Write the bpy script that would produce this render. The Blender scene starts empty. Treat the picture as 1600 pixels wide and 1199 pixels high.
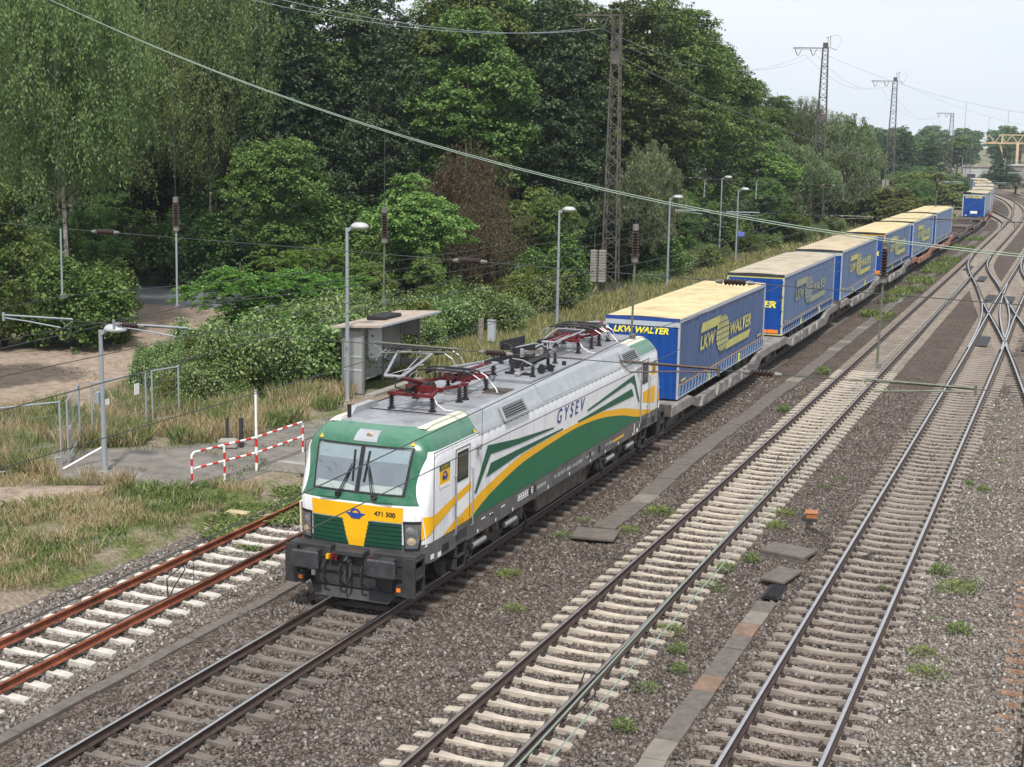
import bpy, bmesh, math, random
import numpy as np
from mathutils import Matrix, Vector, noise as mnoise
random.seed(7); RNG = np.random.default_rng(11)
scene = bpy.context.scene
COL = scene.collection
R = math.radians

# ------------------------------------------------------------------ camera
PITCH, YAW, ROLL = .1703, .3771, .0166
CAM = Vector((13.5587, 0, 9.6712))
cd = bpy.data.cameras.new("camera"); cam = bpy.data.objects.new("camera", cd); COL.objects.link(cam)
fw = Vector((-math.sin(YAW)*math.cos(PITCH), math.cos(YAW)*math.cos(PITCH), -math.sin(PITCH)))
rt = Vector((math.cos(YAW), math.sin(YAW), 0)); up = rt.cross(fw)
r2 = rt*math.cos(ROLL)+up*math.sin(ROLL); u2 = -rt*math.sin(ROLL)+up*math.cos(ROLL)
M = Matrix((r2, u2, -fw)).transposed().to_4x4(); M.translation = CAM
cam.matrix_world = M
cd.sensor_width = 36; cd.lens = 36*2250/1600; cd.clip_start = .5; cd.clip_end = 4000
scene.camera = cam
# ------------------------------------------------------------------ world, sun, exposure
SUN_EL, SUN_AZ = R(56), R(68)          # azimuth measured from +x towards -y
w = bpy.data.worlds.new("World"); scene.world = w; w.use_nodes = True
nt = w.node_tree; nt.nodes.clear()
sky = nt.nodes.new('ShaderNodeTexSky'); sky.sky_type = 'NISHITA'; sky.sun_disc = False
sky.sun_elevation = SUN_EL; sky.dust_density = 4; sky.air_density = 1.0; sky.ozone_density = 1.0
sd = Vector((math.cos(SUN_EL)*math.cos(SUN_AZ), -math.cos(SUN_EL)*math.sin(SUN_AZ), math.sin(SUN_EL)))
sky.sun_rotation = math.atan2(sd.x, sd.y)
tc = nt.nodes.new('ShaderNodeTexCoord'); nz = nt.nodes.new('ShaderNodeTexNoise')
nz.inputs['Scale'].default_value = 2.2; nz.inputs['Detail'].default_value = 4
mp = nt.nodes.new('ShaderNodeMapping'); mp.inputs['Scale'].default_value = (1, 1, 3.5)
cr = nt.nodes.new('ShaderNodeValToRGB'); cr.color_ramp.elements[0].position = .35; cr.color_ramp.elements[1].position = .7
cr.color_ramp.elements[0].color = (7.6, 8.15, 8.9, 1); cr.color_ramp.elements[1].color = (8.6, 8.8, 9.1, 1)
mx = nt.nodes.new('ShaderNodeMix'); mx.data_type = 'RGBA'; mx.inputs['Factor'].default_value = .86
bg = nt.nodes.new('ShaderNodeBackground'); bg.inputs['Strength'].default_value = .105
out = nt.nodes.new('ShaderNodeOutputWorld')
L = nt.links.new
L(tc.outputs['Generated'], mp.inputs['Vector']); L(mp.outputs[0], nz.inputs['Vector']); L(nz.outputs['Fac'], cr.inputs['Fac'])
L(sky.outputs[0], mx.inputs['A']); L(cr.outputs[0], mx.inputs['B']); L(mx.outputs['Result'], bg.inputs['Color']); L(bg.outputs[0], out.inputs['Surface'])
sl = bpy.data.lights.new("sun", 'SUN'); sl.energy = 3.7; sl.angle = R(4); sl.color = (1, .96, .9)
so = bpy.data.objects.new("sun", sl); COL.objects.link(so)
so.rotation_euler = sd.to_track_quat('Z', 'Y').to_euler()
scene.view_settings.view_transform = 'Standard'; scene.view_settings.look = 'None'
scene.view_settings.exposure = 0.27; scene.view_settings.gamma = 1
scene.render.engine = 'CYCLES'
cy = scene.cycles
cy.max_bounces = 6; cy.diffuse_bounces = 3; cy.transparent_max_bounces = 6; cy.volume_bounces = 0

# ------------------------------------------------------------------ helpers
def tag(o, label=None, cat=None, group=None, kind=None):
    if label: o['label'] = label
    if cat: o['category'] = cat
    if group: o['group'] = group
    if kind: o['kind'] = kind
    return o
def empty(name, loc=(0, 0, 0), rz=0, label=None, cat=None, group=None):
    o = bpy.data.objects.new(name, None); COL.objects.link(o); o.location = loc; o.rotation_euler = (0, 0, rz)
    return tag(o, label, cat, group)
def copy_tree(o, parent=None):
    c = o.copy(); COL.objects.link(c)
    if parent is not None: c.parent = parent
    for ch in list(o.children): copy_tree(ch, c)
    return c

def mat(name, col, rough=.6, metal=0, var=.15, scale=3.0, bump=0, bscale=40, spec=.4, col2=None, coord='Object', streak=False):
    m = bpy.data.materials.new(name); m.use_nodes = True; n = m.node_tree; p = n.nodes['Principled BSDF']
    p.inputs['Roughness'].default_value = rough; p.inputs['Metallic'].default_value = metal
    p.inputs['Specular IOR Level'].default_value = spec
    t = n.nodes.new('ShaderNodeTexCoord'); z = n.nodes.new('ShaderNodeTexNoise')
    z.inputs['Scale'].default_value = scale; z.inputs['Detail'].default_value = 6; z.inputs['Roughness'].default_value = .65
    src = t.outputs[coord]
    if streak:
        mpn = n.nodes.new('ShaderNodeMapping'); mpn.inputs['Scale'].default_value = (1, 1, .12)
        n.links.new(src, mpn.inputs[0]); n.links.new(mpn.outputs[0], z.inputs['Vector'])
    else: n.links.new(src, z.inputs['Vector'])
    r = n.nodes.new('ShaderNodeValToRGB'); r.color_ramp.elements[0].position = .32; r.color_ramp.elements[1].position = .68
    a = [max(0, c*(1-var)) for c in col]; b = list(col2) if col2 else [c*(1+var*.6) for c in col]
    r.color_ramp.elements[0].color = (*a, 1); r.color_ramp.elements[1].color = (*b, 1)
    n.links.new(z.outputs['Fac'], r.inputs['Fac']); n.links.new(r.outputs[0], p.inputs['Base Color'])
    if bump:
        z2 = n.nodes.new('ShaderNodeTexNoise'); z2.inputs['Scale'].default_value = bscale; z2.inputs['Detail'].default_value = 4
        n.links.new(t.outputs[coord], z2.inputs['Vector'])
        bp = n.nodes.new('ShaderNodeBump'); bp.inputs['Strength'].default_value = bump; bp.inputs['Distance'].default_value = .02
        n.links.new(z2.outputs['Fac'], bp.inputs['Height']); n.links.new(bp.outputs[0], p.inputs['Normal'])
    return m
class G:
    """tiny node-expression builder"""
    def __init__(s, m): s.n = m.node_tree; s.l = m.node_tree.links.new
    def m(s, op, *a):
        q = s.n.nodes.new('ShaderNodeMath'); q.operation = op
        for i, v in enumerate(a):
            if isinstance(v, (int, float)): q.inputs[i].default_value = v
            else: s.l(v, q.inputs[i])
        return q.outputs[0]
    def mix(s, f, a, b):
        q = s.n.nodes.new('ShaderNodeMix'); q.data_type = 'RGBA'
        for nm, v in (('Factor', f), ('A', a), ('B', b)):
            if isinstance(v, (int, float)): q.inputs[nm].default_value = v
            elif isinstance(v, tuple): q.inputs[nm].default_value = (*v, 1)
            else: s.l(v, q.inputs[nm])
        return q.outputs['Result']
    def noise(s, vec, scale, detail=4, rough=.6):
        q = s.n.nodes.new('ShaderNodeTexNoise'); q.inputs['Scale'].default_value = scale; q.inputs['Detail'].default_value = detail
        q.inputs['Roughness'].default_value = rough; s.l(vec, q.inputs['Vector']); return q.outputs['Fac']
    def ramp(s, f, *stops):
        q = s.n.nodes.new('ShaderNodeValToRGB'); e = q.color_ramp.elements
        while len(e) < len(stops): e.new(.5)
        for i, (p, c) in enumerate(stops): e[i].position = p; e[i].color = (*c, 1)
        s.l(f, q.inputs['Fac']); return q.outputs[0]

class MB:
    def __init__(s, xf=None): s.v = []; s.f = []; s.mi = []; s.mats = []; s.m = 0; s.xf = xf; s.sm = []; s.smooth = False
    def use(s, m):
        if m not in s.mats: s.mats.append(m)
        s.m = s.mats.index(m); return s
    def add(s, vs, fs):
        o = len(s.v)
        for p in vs: s.v.append(s.xf(p) if s.xf else tuple(p))
        for f in fs: s.f.append([o+i for i in f]); s.mi.append(s.m); s.sm.append(s.smooth)
    def box(s, x0, x1, y0, y1, z0, z1, tx=0, ty=0):
        s.add([(x0, y0, z0), (x1, y0, z0), (x1, y1, z0), (x0, y1, z0), (x0+tx, y0+ty, z1), (x1-tx, y0+ty, z1), (x1-tx, y1-ty, z1), (x0+tx, y1-ty, z1)],
              [(0, 3, 2, 1), (4, 5, 6, 7), (0, 1, 5, 4), (1, 2, 6, 5), (2, 3, 7, 6), (3, 0, 4, 7)])
    def rbox(s, x0, x1, y0, y1, z0, z1, b=.02):
        # chamfered box: three stacked rings
        def ring(i, z): return [(x0+b*i, y0, z), (x1-b*i, y0, z), (x1, y0+b*i, z), (x1, y1-b*i, z), (x1-b*i, y1, z), (x0+b*i, y1, z), (x0, y1-b*i, z), (x0, y0+b*i, z)]
        def ins(z): return [(x0+b, y0+b, z), (x1-b, y0+b, z), (x1-b, y0+b, z), (x1-b, y1-b, z), (x1-b, y1-b, z), (x0+b, y1-b, z), (x0+b, y1-b, z), (x0+b, y0+b, z)]
        vs = ins(z0)+ring(1, z0+b)+ring(1, z1-b)+ins(z1); fs = []
        for k in range(3):
            for i in range(8): j = (i+1) % 8; fs.append((k*8+i, k*8+j, k*8+8+j, k*8+8+i))
        fs += [(6, 4, 2, 0), (24, 26, 28, 30)]
        s.add(vs, fs)
    def prism(s, poly, axis, a, b):
        # poly in the plane normal to axis; for axis x poly=(y,z); y:(x,z); z:(x,y)
        def P(p, t): return (t, p[0], p[1]) if axis == 'x' else ((p[0], t, p[1]) if axis == 'y' else (p[0], p[1], t))
        n = len(poly); vs = [P(p, a) for p in poly]+[P(p, b) for p in poly]
        s.add(vs, [tuple(range(n)), tuple(range(2*n-1, n-1, -1))]+[(i, i+n, (i+1) % n+n, (i+1) % n) for i in range(n)])
    def bar(s, a, b, w, h=None, upv=(0, 0, 1)):
        h = h or w; a = Vector(a); b = Vector(b); d = (b-a).normalized(); u = Vector(upv)
        if abs(d.dot(u)) > .95: u = Vector((0, 1, 0))
        r = d.cross(u).normalized(); u = r.cross(d)
        q = [r*sx*w/2+u*sz*h/2 for sx, sz in ((-1, -1), (1, -1), (1, 1), (-1, 1))]
        s.add([a+k for k in q]+[b+k for k in q], [(0, 1, 2, 3), (7, 6, 5, 4)]+[(i, i+4, (i+1) % 4+4, (i+1) % 4) for i in range(4)])
    def tube(s, pts, r, n=6, cap=True):
        pts = [Vector(p) for p in pts]; rs = r if isinstance(r, (list, tuple)) else [r]*len(pts)
        vs = []; pr = None
        for i, p in enumerate(pts):
            d = (pts[min(i+1, len(pts)-1)]-pts[max(i-1, 0)])
            if d.length < 1e-9: d = Vector((0, 0, 1))
            d.normalize()
            if pr is None:
                pr = d.cross(Vector((0, 0, 1)))
                if pr.length < .1: pr = d.cross(Vector((0, 1, 0)))
            pr = (pr-d*pr.dot(d)).normalized(); q = d.cross(pr)
            for k in range(n): t = 2*math.pi*k/n; vs.append(p+(pr*math.cos(t)+q*math.sin(t))*rs[i])
        fs = []
        for i in range(len(pts)-1):
            for k in range(n): j = (k+1) % n; fs.append((i*n+k, i*n+j, (i+1)*n+j, (i+1)*n+k))
        if cap: fs += [tuple(range(n-1, -1, -1)), tuple((len(pts)-1)*n+k for k in range(n))]
        s.add(vs, fs)
    def cyl(s, a, b, r, n=12): s.tube([a, b], r, n)
    def sheet(s, pts): s.add(pts, [tuple(range(len(pts)))])
    def build(s, name, m=None, parent=None, smooth=False, recalc=False):
        me = bpy.data.meshes.new(name); me.from_pydata([tuple(p) for p in s.v], [], s.f)
        if m is not None: me.materials.append(m)
        else:
            for q in s.mats: me.materials.append(q)
            me.polygons.foreach_set('material_index', s.mi)
        if smooth or any(s.sm): me.polygons.foreach_set('use_smooth', [True]*len(s.f) if smooth else s.sm)
        if recalc or s.xf:
            b = bmesh.new(); b.from_mesh(me); bmesh.ops.recalc_face_normals(b, faces=b.faces); b.to_mesh(me); b.free()
        me.update()
        o = bpy.data.objects.new(name, me); COL.objects.link(o)
        if parent is not None: o.parent = parent
        return o
def quick(name, m, parent, fn, **k):
    b = MB(); fn(b); return b.build(name, m, parent, **k)

def text_obj(name, s, m, parent, origin, right, upd, width, height, shear=0, bold=0, extrude=.002):
    c = bpy.data.curves.new(name, 'FONT'); c.body = s; c.size = 1; c.shear = shear; c.offset = bold; c.extrude = 0
    t = bpy.data.objects.new(name, c); COL.objects.link(t)
    dg = bpy.context.evaluated_depsgraph_get(); me = bpy.data.meshes.new_from_object(t.evaluated_get(dg))
    bpy.data.objects.remove(t); 
    co = np.empty(len(me.vertices)*3); me.vertices.foreach_get('co', co); co = co.reshape(-1, 3)
    mn = co.min(0); mxx = co.max(0); sc = ((width/(mxx[0]-mn[0])), (height/(mxx[1]-mn[1])))
    o = Vector(origin); r = Vector(right); u = Vector(upd)
    nc = [o+r*((p[0]-mn[0])*sc[0])+u*((p[1]-mn[1])*sc[1]) for p in co]
    me.vertices.foreach_set('co', [x for p in nc for x in p]); me.materials.clear(); me.materials.append(m); me.name = name; me.update()
    ob = bpy.data.objects.new(name, me); COL.objects.link(ob); ob.parent = parent; return ob

def mesh_np(name, V, F4, m, parent=None, mats=None, mi=None):
    """V (n,3), F4 (k,4) quads"""
    me = bpy.data.meshes.new(name); n = len(V); k = len(F4)
    me.vertices.add(n); me.vertices.foreach_set('co', V.astype(np.float32).ravel())
    me.loops.add(k*4); me.loops.foreach_set('vertex_index', F4.astype(np.int32).ravel())
    me.polygons.add(k); me.polygons.foreach_set('loop_start', np.arange(k, dtype=np.int32)*4)
    try: me.polygons.foreach_set('loop_total', np.full(k, 4, dtype=np.int32))
    except Exception: pass
    for q in (mats or [m]): me.materials.append(q)
    if mi is not None: me.polygons.foreach_set('material_index', mi.astype(np.int32))
    me.update(calc_edges=True); me.validate()
    if name.startswith('_'): return me
    o = bpy.data.objects.new(name, me); COL.objects.link(o)
    if parent is not None: o.parent = parent
    return o

def smooth_path(pts, step=1.0):
    """Catmull-Rom through (x,y) points, resampled"""
    P = [Vector((p[0], p[1], p[2] if len(p) > 2 else 0)) for p in pts]; P = [P[0]*2-P[1]]+P+[P[-1]*2-P[-2]]; o = []
    for i in range(1, len(P)-2):
        a, b, c, d = P[i-1:i+3]; n = max(2, int((c-b).length/step))
        for k in range(n):
            t = k/n; o.append(.5*((2*b)+(c-a)*t+(2*a-5*b+4*c-d)*t*t+(3*b-a-3*c+d)*t**3))
    o.append(P[-2]); return o
def resample(P, ds):
    o = [P[0]]; acc = 0
    for a, b in zip(P[:-1], P[1:]):
        l = (b-a).length; t = ds-acc
        while t <= l: o.append(a+(b-a)*(t/l)); t += ds
        acc = (acc+l) % ds if l >= ds-acc else acc+l
    return o

# ------------------------------------------------------------------ ground materials
def ballast_mat(name, dark=1.0):
    m = bpy.data.materials.new(name); m.use_nodes = True; g = G(m); n = m.node_tree; p = n.nodes['Principled BSDF']
    t = n.nodes.new('ShaderNodeTexCoord'); pos = t.outputs['Object']
    v = n.nodes.new('ShaderNodeTexVoronoi'); v.inputs['Scale'].default_value = 19; v.inputs['Randomness'].default_value = 1
    g.l(pos, v.inputs['Vector'])
    sep = n.nodes.new('ShaderNodeSeparateColor'); g.l(v.outputs['Color'], sep.inputs[0])
    c = g.ramp(sep.outputs[0], (0, (.060, .052, .048)), (.3, (.102, .087, .078)), (.6, (.143, .121, .107)), (.9, (.18, .155, .138)), (1, (.23, .205, .185)))
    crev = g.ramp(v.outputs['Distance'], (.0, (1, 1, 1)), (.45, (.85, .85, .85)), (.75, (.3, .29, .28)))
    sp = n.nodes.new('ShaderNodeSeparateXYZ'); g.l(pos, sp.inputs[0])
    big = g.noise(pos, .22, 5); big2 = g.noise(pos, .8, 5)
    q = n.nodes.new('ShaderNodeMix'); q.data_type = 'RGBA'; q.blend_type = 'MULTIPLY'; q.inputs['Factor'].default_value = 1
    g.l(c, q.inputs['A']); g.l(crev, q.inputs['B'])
    # lighter, greyer ballast on the far right and by the disused siding
    mr = n.nodes.new('ShaderNodeMapRange'); mr.interpolation_type = 'SMOOTHSTEP'
    g.l(g.m('ADD', sp.outputs[0], g.m('MULTIPLY', g.m('SUBTRACT', big, .5), 6)), mr.inputs['Value'])
    mr.inputs['From Min'].default_value = 10.3; mr.inputs['From Max'].default_value = 11.6
    ml = n.nodes.new('ShaderNodeMapRange'); ml.interpolation_type = 'SMOOTHSTEP'; g.l(sp.outputs[0], ml.inputs['Value'])
    ml.inputs['From Min'].default_value = -1.6; ml.inputs['From Max'].default_value = -3.0
    lt = g.m('MAXIMUM', mr.outputs[0], g.m('MULTIPLY', ml.outputs[0], .8))
    def band(c, wd): return g.m('POWER', 2.718, g.m('MULTIPLY', -1, g.m('POWER', g.m('ABSOLUTE', g.m('DIVIDE', g.m('SUBTRACT', sp.outputs[0], c), wd)), 4)))
    tint = g.mix(lt, (1.0, .93, .88), (1.5, 1.45, 1.38))
    bands = g.m('MINIMUM', 1, g.m('ADD', g.m('ADD', band(0, 1.25), g.m('MULTIPLY', band(9.5, 1.2), .8)), band(-4.5, .01)))
    tint = g.mix(g.m('MULTIPLY', bands, g.m('ADD', .45, g.m('MULTIPLY', big2, .6))), tint, (.80, .62, .52))
    tint2 = g.mix(g.ramp(big2, (.35, (0, 0, 0)), (.65, (1, 1, 1))), (.78, .76, .74), (1.12, 1.1, 1.08))
    q2 = n.nodes.new('ShaderNodeMix'); q2.data_type = 'RGBA'; q2.blend_type = 'MULTIPLY'; q2.inputs['Factor'].default_value = 1; q2.clamp_result = False
    g.l(q.outputs['Result'], q2.inputs['A']); g.l(tint, q2.inputs['B'])
    q3 = n.nodes.new('ShaderNodeMix'); q3.data_type = 'RGBA'; q3.blend_type = 'MULTIPLY'; q3.inputs['Factor'].default_value = 1
    g.l(q2.outputs['Result'], q3.inputs['A']); g.l(tint2, q3.inputs['B'])
    g.l(q3.outputs['Result'], p.inputs['Base Color']); p.inputs['Roughness'].default_value = .9; p.inputs['Specular IOR Level'].default_value = .2
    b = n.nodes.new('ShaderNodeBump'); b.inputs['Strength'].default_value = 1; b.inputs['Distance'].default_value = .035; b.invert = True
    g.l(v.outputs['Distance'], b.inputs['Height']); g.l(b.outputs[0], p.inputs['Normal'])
    return m
def island_mat(name, stops, rough=.9, spec=.2, transl=0, objvar=0, bright=1.0):
    m = bpy.data.materials.new(name); m.use_nodes = True; g = G(m); n = m.node_tree; p = n.nodes['Principled BSDF']
    ge = n.nodes.new('ShaderNodeNewGeometry')
    c = g.ramp(ge.outputs['Random Per Island'], *stops)
    if objvar:
        oi = n.nodes.new('ShaderNodeObjectInfo'); hs = n.nodes.new('ShaderNodeHueSaturation')
        g.l(c, hs.inputs['Color'])
        g.l(g.m('ADD', .5, g.m('MULTIPLY', g.m('SUBTRACT', oi.outputs['Random'], .5), objvar*.12)), hs.inputs['Hue'])
        g.l(g.m('ADD', 1, g.m('MULTIPLY', g.m('SUBTRACT', oi.outputs['Random'], .5), objvar)), hs.inputs['Value'])
        c = hs.outputs[0]
    g.l(c, p.inputs['Base Color']); p.inputs['Roughness'].default_value = rough; p.inputs['Specular IOR Level'].default_value = spec
    if transl:
        tr = n.nodes.new('ShaderNodeBsdfTranslucent'); g.l(c, tr.inputs['Color']); ms = n.nodes.new('ShaderNodeMixShader')
        ms.inputs[0].default_value = transl; g.l(p.outputs[0], ms.inputs[1]); g.l(tr.outputs[0], ms.inputs[2])
        g.l(ms.outputs[0], n.nodes['Material Output'].inputs['Surface'])
    return m
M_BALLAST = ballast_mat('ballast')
M_STONE = island_mat('ballast_stone', [(0, (.055, .046, .043)), (.3, (.100, .085, .076)), (.55, (.138, .112, .095)), (.8, (.17, .148, .133)), (.97, (.20, .175, .16)), (1, (.36, .33, .31))])
M_STONE_L = island_mat('pale_ballast_stone', [(0, (.10, .09, .085)), (.3, (.16, .14, .125)), (.65, (.215, .19, .17)), (.92, (.27, .245, .225)), (1, (.46, .44, .41))])

def earth_mat():
    m = bpy.data.materials.new('earth'); m.use_nodes = True; g = G(m); n = m.node_tree; p = n.nodes['Principled BSDF']
    pos = n.nodes.new('ShaderNodeTexCoord').outputs['Object']
    f1 = g.noise(pos, .35, 5); f2 = g.noise(pos, 9, 5, .7); f3 = g.noise(pos, .9, 4)
    soil = g.ramp(f2, (.3, (.14, .11, .085)), (.5, (.23, .185, .145)), (.7, (.34, .285, .23)))
    grass = g.ramp(f2, (.3, (.05, .075, .022)), (.55, (.12, .14, .05)), (.75, (.26, .23, .11)))
    c = g.mix(g.ramp(g.m('ADD', g.m('MULTIPLY', f1, .6), g.m('MULTIPLY', f3, .4)), (.44, (0, 0, 0)), (.56, (1, 1, 1))), soil, grass)
    g.l(c, p.inputs['Base Color']); p.inputs['Roughness'].default_value = 1; p.inputs['Specular IOR Level'].default_value = .1
    b = n.nodes.new('ShaderNodeBump'); b.inputs['Strength'].default_value = .8; b.inputs['Distance'].default_value = .05
    g.l(f2, b.inputs['Height']); g.l(b.outputs[0], p.inputs['Normal']); return m
M_EARTH = earth_mat()
M_ASPHALT = mat('asphalt_path', (.185, .168, .152), .95, var=.36, scale=1.6, bump=.3, bscale=60, spec=.15)
M_SAND = mat('sandy_gravel', (.30, .235, .185), 1, var=.38, scale=3.0, bump=.9, bscale=22, spec=.1)
M_ROAD = mat('road_asphalt', (.13, .14, .15), .95, var=.1, scale=.4, spec=.15)
M_CONC = mat('weathered_concrete', (.30, .285, .26), .95, var=.3, scale=2.5, bump=.3, bscale=35, spec=.15)
M_PLAT = mat('platform_surface', (.2, .19, .175), .95, var=.3, scale=1.0, bump=.3, bscale=40, spec=.15)

def sstep(a, b, x):
    t = np.clip((x-a)/(b-a), 0, 1); return t*t*(3-2*t)
def grid_mesh(name, P, m):
    """P: array (rows, cols, 3)"""
    r, c = P.shape[:2]; idx = np.arange(r*c).reshape(r, c)
    F = np.stack([idx[:-1, :-1], idx[:-1, 1:], idx[1:, 1:], idx[1:, :-1]], -1).reshape(-1, 4)
    o = mesh_np(name, P.reshape(-1, 3), F, m); return tag(o, kind='structure')
# track centre lines (x, y), fitted to the photographed rails
T_TRAIN = [(-.06, 4), (-.03, 20), (.06, 30), (0, 60), (.05, 100), (.35, 140), (.7, 165), (.7, 185), (.25, 200), (-.75, 220), (-2.3, 240), (-4.4, 260), (-7, 280), (-13.5, 320), (-22, 360), (-33, 400)]
T_MID = [(4.95, 2), (5.03, 19), (5.12, 37), (5.06, 100), (5.02, 155), (4.92, 180), (4.7, 200), (4.15, 220), (2.95, 240), (1.15, 260), (-1.3, 280), (-7.6, 320), (-16, 360), (-27, 400)]
T_RIGHT = [(9.58, 4), (9.56, 20), (9.48, 68), (9.33, 90), (9.25, 130), (9.1, 165), (8.7, 200), (7.2, 240), (4.2, 280), (-.5, 315)]
T_RUST = [(-4.15, 4), (-4.4, 20), (-4.58, 31), (-4.75, 48)]
T_FAR = [(14.1, 8), (14.05, 25), (13.9, 50), (13.6, 90), (13.2, 130), (12.4, 190), (10, 250)]
xs = np.concatenate([np.arange(-700, -60, 40), np.arange(-60, -8, 2), np.arange(-8, -5.9, .25), np.arange(-5, 40, 3), np.arange(40, 700, 60)])
ys = np.concatenate([np.arange(-120, 10, 10), np.arange(10, 160, 3), np.arange(160, 500, 15), np.arange(500, 3200, 150)])
X, Y = np.meshgrid(xs, ys)
Zn = -.13*np.ones_like(X); dn = sstep(-7.3, -6.4, X); Zn = Zn*(1-dn)+(-.5)*dn
Zn = np.where(X > 26, -.32, Zn); far = sstep(120, 145, Y); Zn = Zn*(1-far)+np.where(X > 26, -.32, -.42)*far
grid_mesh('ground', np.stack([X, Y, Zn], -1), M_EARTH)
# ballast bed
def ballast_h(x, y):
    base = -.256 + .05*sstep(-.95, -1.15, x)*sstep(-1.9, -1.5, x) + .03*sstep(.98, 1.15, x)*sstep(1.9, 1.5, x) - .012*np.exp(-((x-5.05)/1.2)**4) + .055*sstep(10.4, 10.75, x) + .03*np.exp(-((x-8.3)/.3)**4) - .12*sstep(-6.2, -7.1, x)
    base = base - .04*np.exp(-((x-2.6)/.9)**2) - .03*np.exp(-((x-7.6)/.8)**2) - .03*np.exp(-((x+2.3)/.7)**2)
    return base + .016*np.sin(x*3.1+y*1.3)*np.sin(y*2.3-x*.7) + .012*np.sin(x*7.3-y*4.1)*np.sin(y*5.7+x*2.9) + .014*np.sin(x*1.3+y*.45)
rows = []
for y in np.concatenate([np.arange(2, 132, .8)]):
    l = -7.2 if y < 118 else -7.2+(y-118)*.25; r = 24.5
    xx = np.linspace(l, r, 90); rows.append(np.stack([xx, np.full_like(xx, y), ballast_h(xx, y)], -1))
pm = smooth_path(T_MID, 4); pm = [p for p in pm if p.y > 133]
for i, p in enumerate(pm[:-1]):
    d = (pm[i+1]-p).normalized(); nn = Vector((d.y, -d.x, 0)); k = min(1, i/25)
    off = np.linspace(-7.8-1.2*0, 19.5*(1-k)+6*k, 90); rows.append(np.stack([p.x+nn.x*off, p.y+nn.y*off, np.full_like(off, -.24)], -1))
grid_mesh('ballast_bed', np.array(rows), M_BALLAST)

def flat(name, pts, z, m, sub=None):
    b = MB(); b.sheet([(p[0], p[1], z) for p in pts]); o = b.build(name, m); return tag(o, kind='structure')
flat('sand_path', [(-21, 38.2), (-19.2, 41.8), (-19.8, 45), (-21.5, 49.6), (-24.2, 56), (-25.4, 60), (-27.5, 66), (-30.5, 69), (-38, 71), (-35, 66.5), (-32.5, 61), (-29.2, 56), (-28.4, 53), (-30, 50), (-36, 47), (-44, 43), (-44, 33), (-30, 36)], -.126, M_SAND)
flat('road', [(-20, 69), (-29, 68.2), (-38, 68.4), (-60, 73), (-90, 78), (-90, 86), (-60, 82), (-42, 78), (-30, 76), (-20, 76)], -.122, M_ROAD)
flat('path', [(-12.6, 31.9), (-10.6, 32.4), (-8.9, 33.1), (-8.25, 34.0), (-8.15, 35.7), (-6.3, 35.75), (-6.2, 80), (-8.9, 80), (-9.6, 53.6), (-10.2, 44.7), (-11, 42.2), (-11.2, 38.9), (-12.7, 37.1), (-14.6, 35.9), (-15.6, 34.6), (-14.2, 33.0)], -.118, M_ASPHALT)
# low platform, its kerb wall facing the siding
b = MB(); b.use(M_PLAT); b.box(-8.0, -6.35, 36.0, 150, -.5, .12); b.use(M_CONC); b.box(-6.35, -6.12, 35.75, 150, -.5, .15); b.box(-8.0, -6.35, 35.75, 35.995, -.5, .15)
tag(b.build('platform'), kind='structure')
flat('bare_soil', [(-14, 30.6), (-12.4, 31.6), (-11.2, 32.2), (-10.8, 31.3), (-11.6, 30.2), (-12.6, 28.6), (-13.8, 28.2), (-16, 29.5)], -.124, M_SAND)

# ------------------------------------------------------------------ tracks
M_RSIDE = mat('rail_side_brown', (.075, .05, .042), .75, .3, var=.3, scale=8)
M_RTOP = mat('rail_running_surface', (.62, .60, .60), .28, 1, var=.12, scale=6)
M_RTOP2 = mat('rail_dull_top', (.34, .30, .28), .4, .9, var=.15, scale=6)
M_RUST = mat('rail_rust', (.15, .045, .026), .9, .1, var=.3, scale=2.2, col2=(.30, .095, .045))
M_SL_W = mat('sleeper_pale_concrete', (.52, .49, .44), .9, var=.35, scale=3, bump=.2, spec=.15)
M_SL_B = mat('sleeper_beige_concrete', (.40, .352, .292), .9, var=.4, scale=2, bump=.2, spec=.15)
M_SL_G = mat('sleeper_grey_concrete', (.25, .215, .185), .9, var=.4, scale=1.3, bump=.2, spec=.15)
M_SL_D = mat('sleeper_dark_concrete', (.155, .135, .12), .9, var=.35, scale=3, bump=.2, spec=.15)
M_SL_F = mat('sleeper_brownish_concrete', (.25, .21, .175), .9, var=.3, scale=1.5)
M_SL_WOOD = mat('sleeper_rusty_wood', (.17, .085, .05), .95, var=.4, scale=3, bump=.4, spec=.1, col2=(.3, .19, .13))
M_CLIP = mat('rail_clip_steel', (.05, .04, .035), .7, .4)
def rail_mesh(name, P, off, parent, top, side, z0=0, h=.158):
    prof = [(-.07, -h), (-.07, -h+.015), (-.012, -h+.035), (-.012, -.04), (-.036, -.03), (-.036, -.006), (-.028, 0), (.028, 0), (.036, -.006), (.036, -.03), (.012, -.04), (.012, -h+.035), (.07, -h+.015), (.07, -h)]
    k = len(prof); V = []; F = []; MI = []
    for i, p in enumerate(P):
        d = (P[min(i+1, len(P)-1)]-P[max(i-1, 0)]).normalized(); nn = Vector((d.y, -d.x, 0))
        for (a, z) in prof: V.append((p.x+nn.x*(off+a), p.y+nn.y*(off+a), z0+z))
    for i in range(len(P)-1):
        for j in range(k): F.append((i*k+j, i*k+(j+1) % k, (i+1)*k+(j+1) % k, (i+1)*k+j)); MI.append(0 if j in (5, 6, 7) else 1)
    return mesh_np(name, np.array(V), np.array(F), None, parent, [top, side], np.array(MI))
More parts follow.
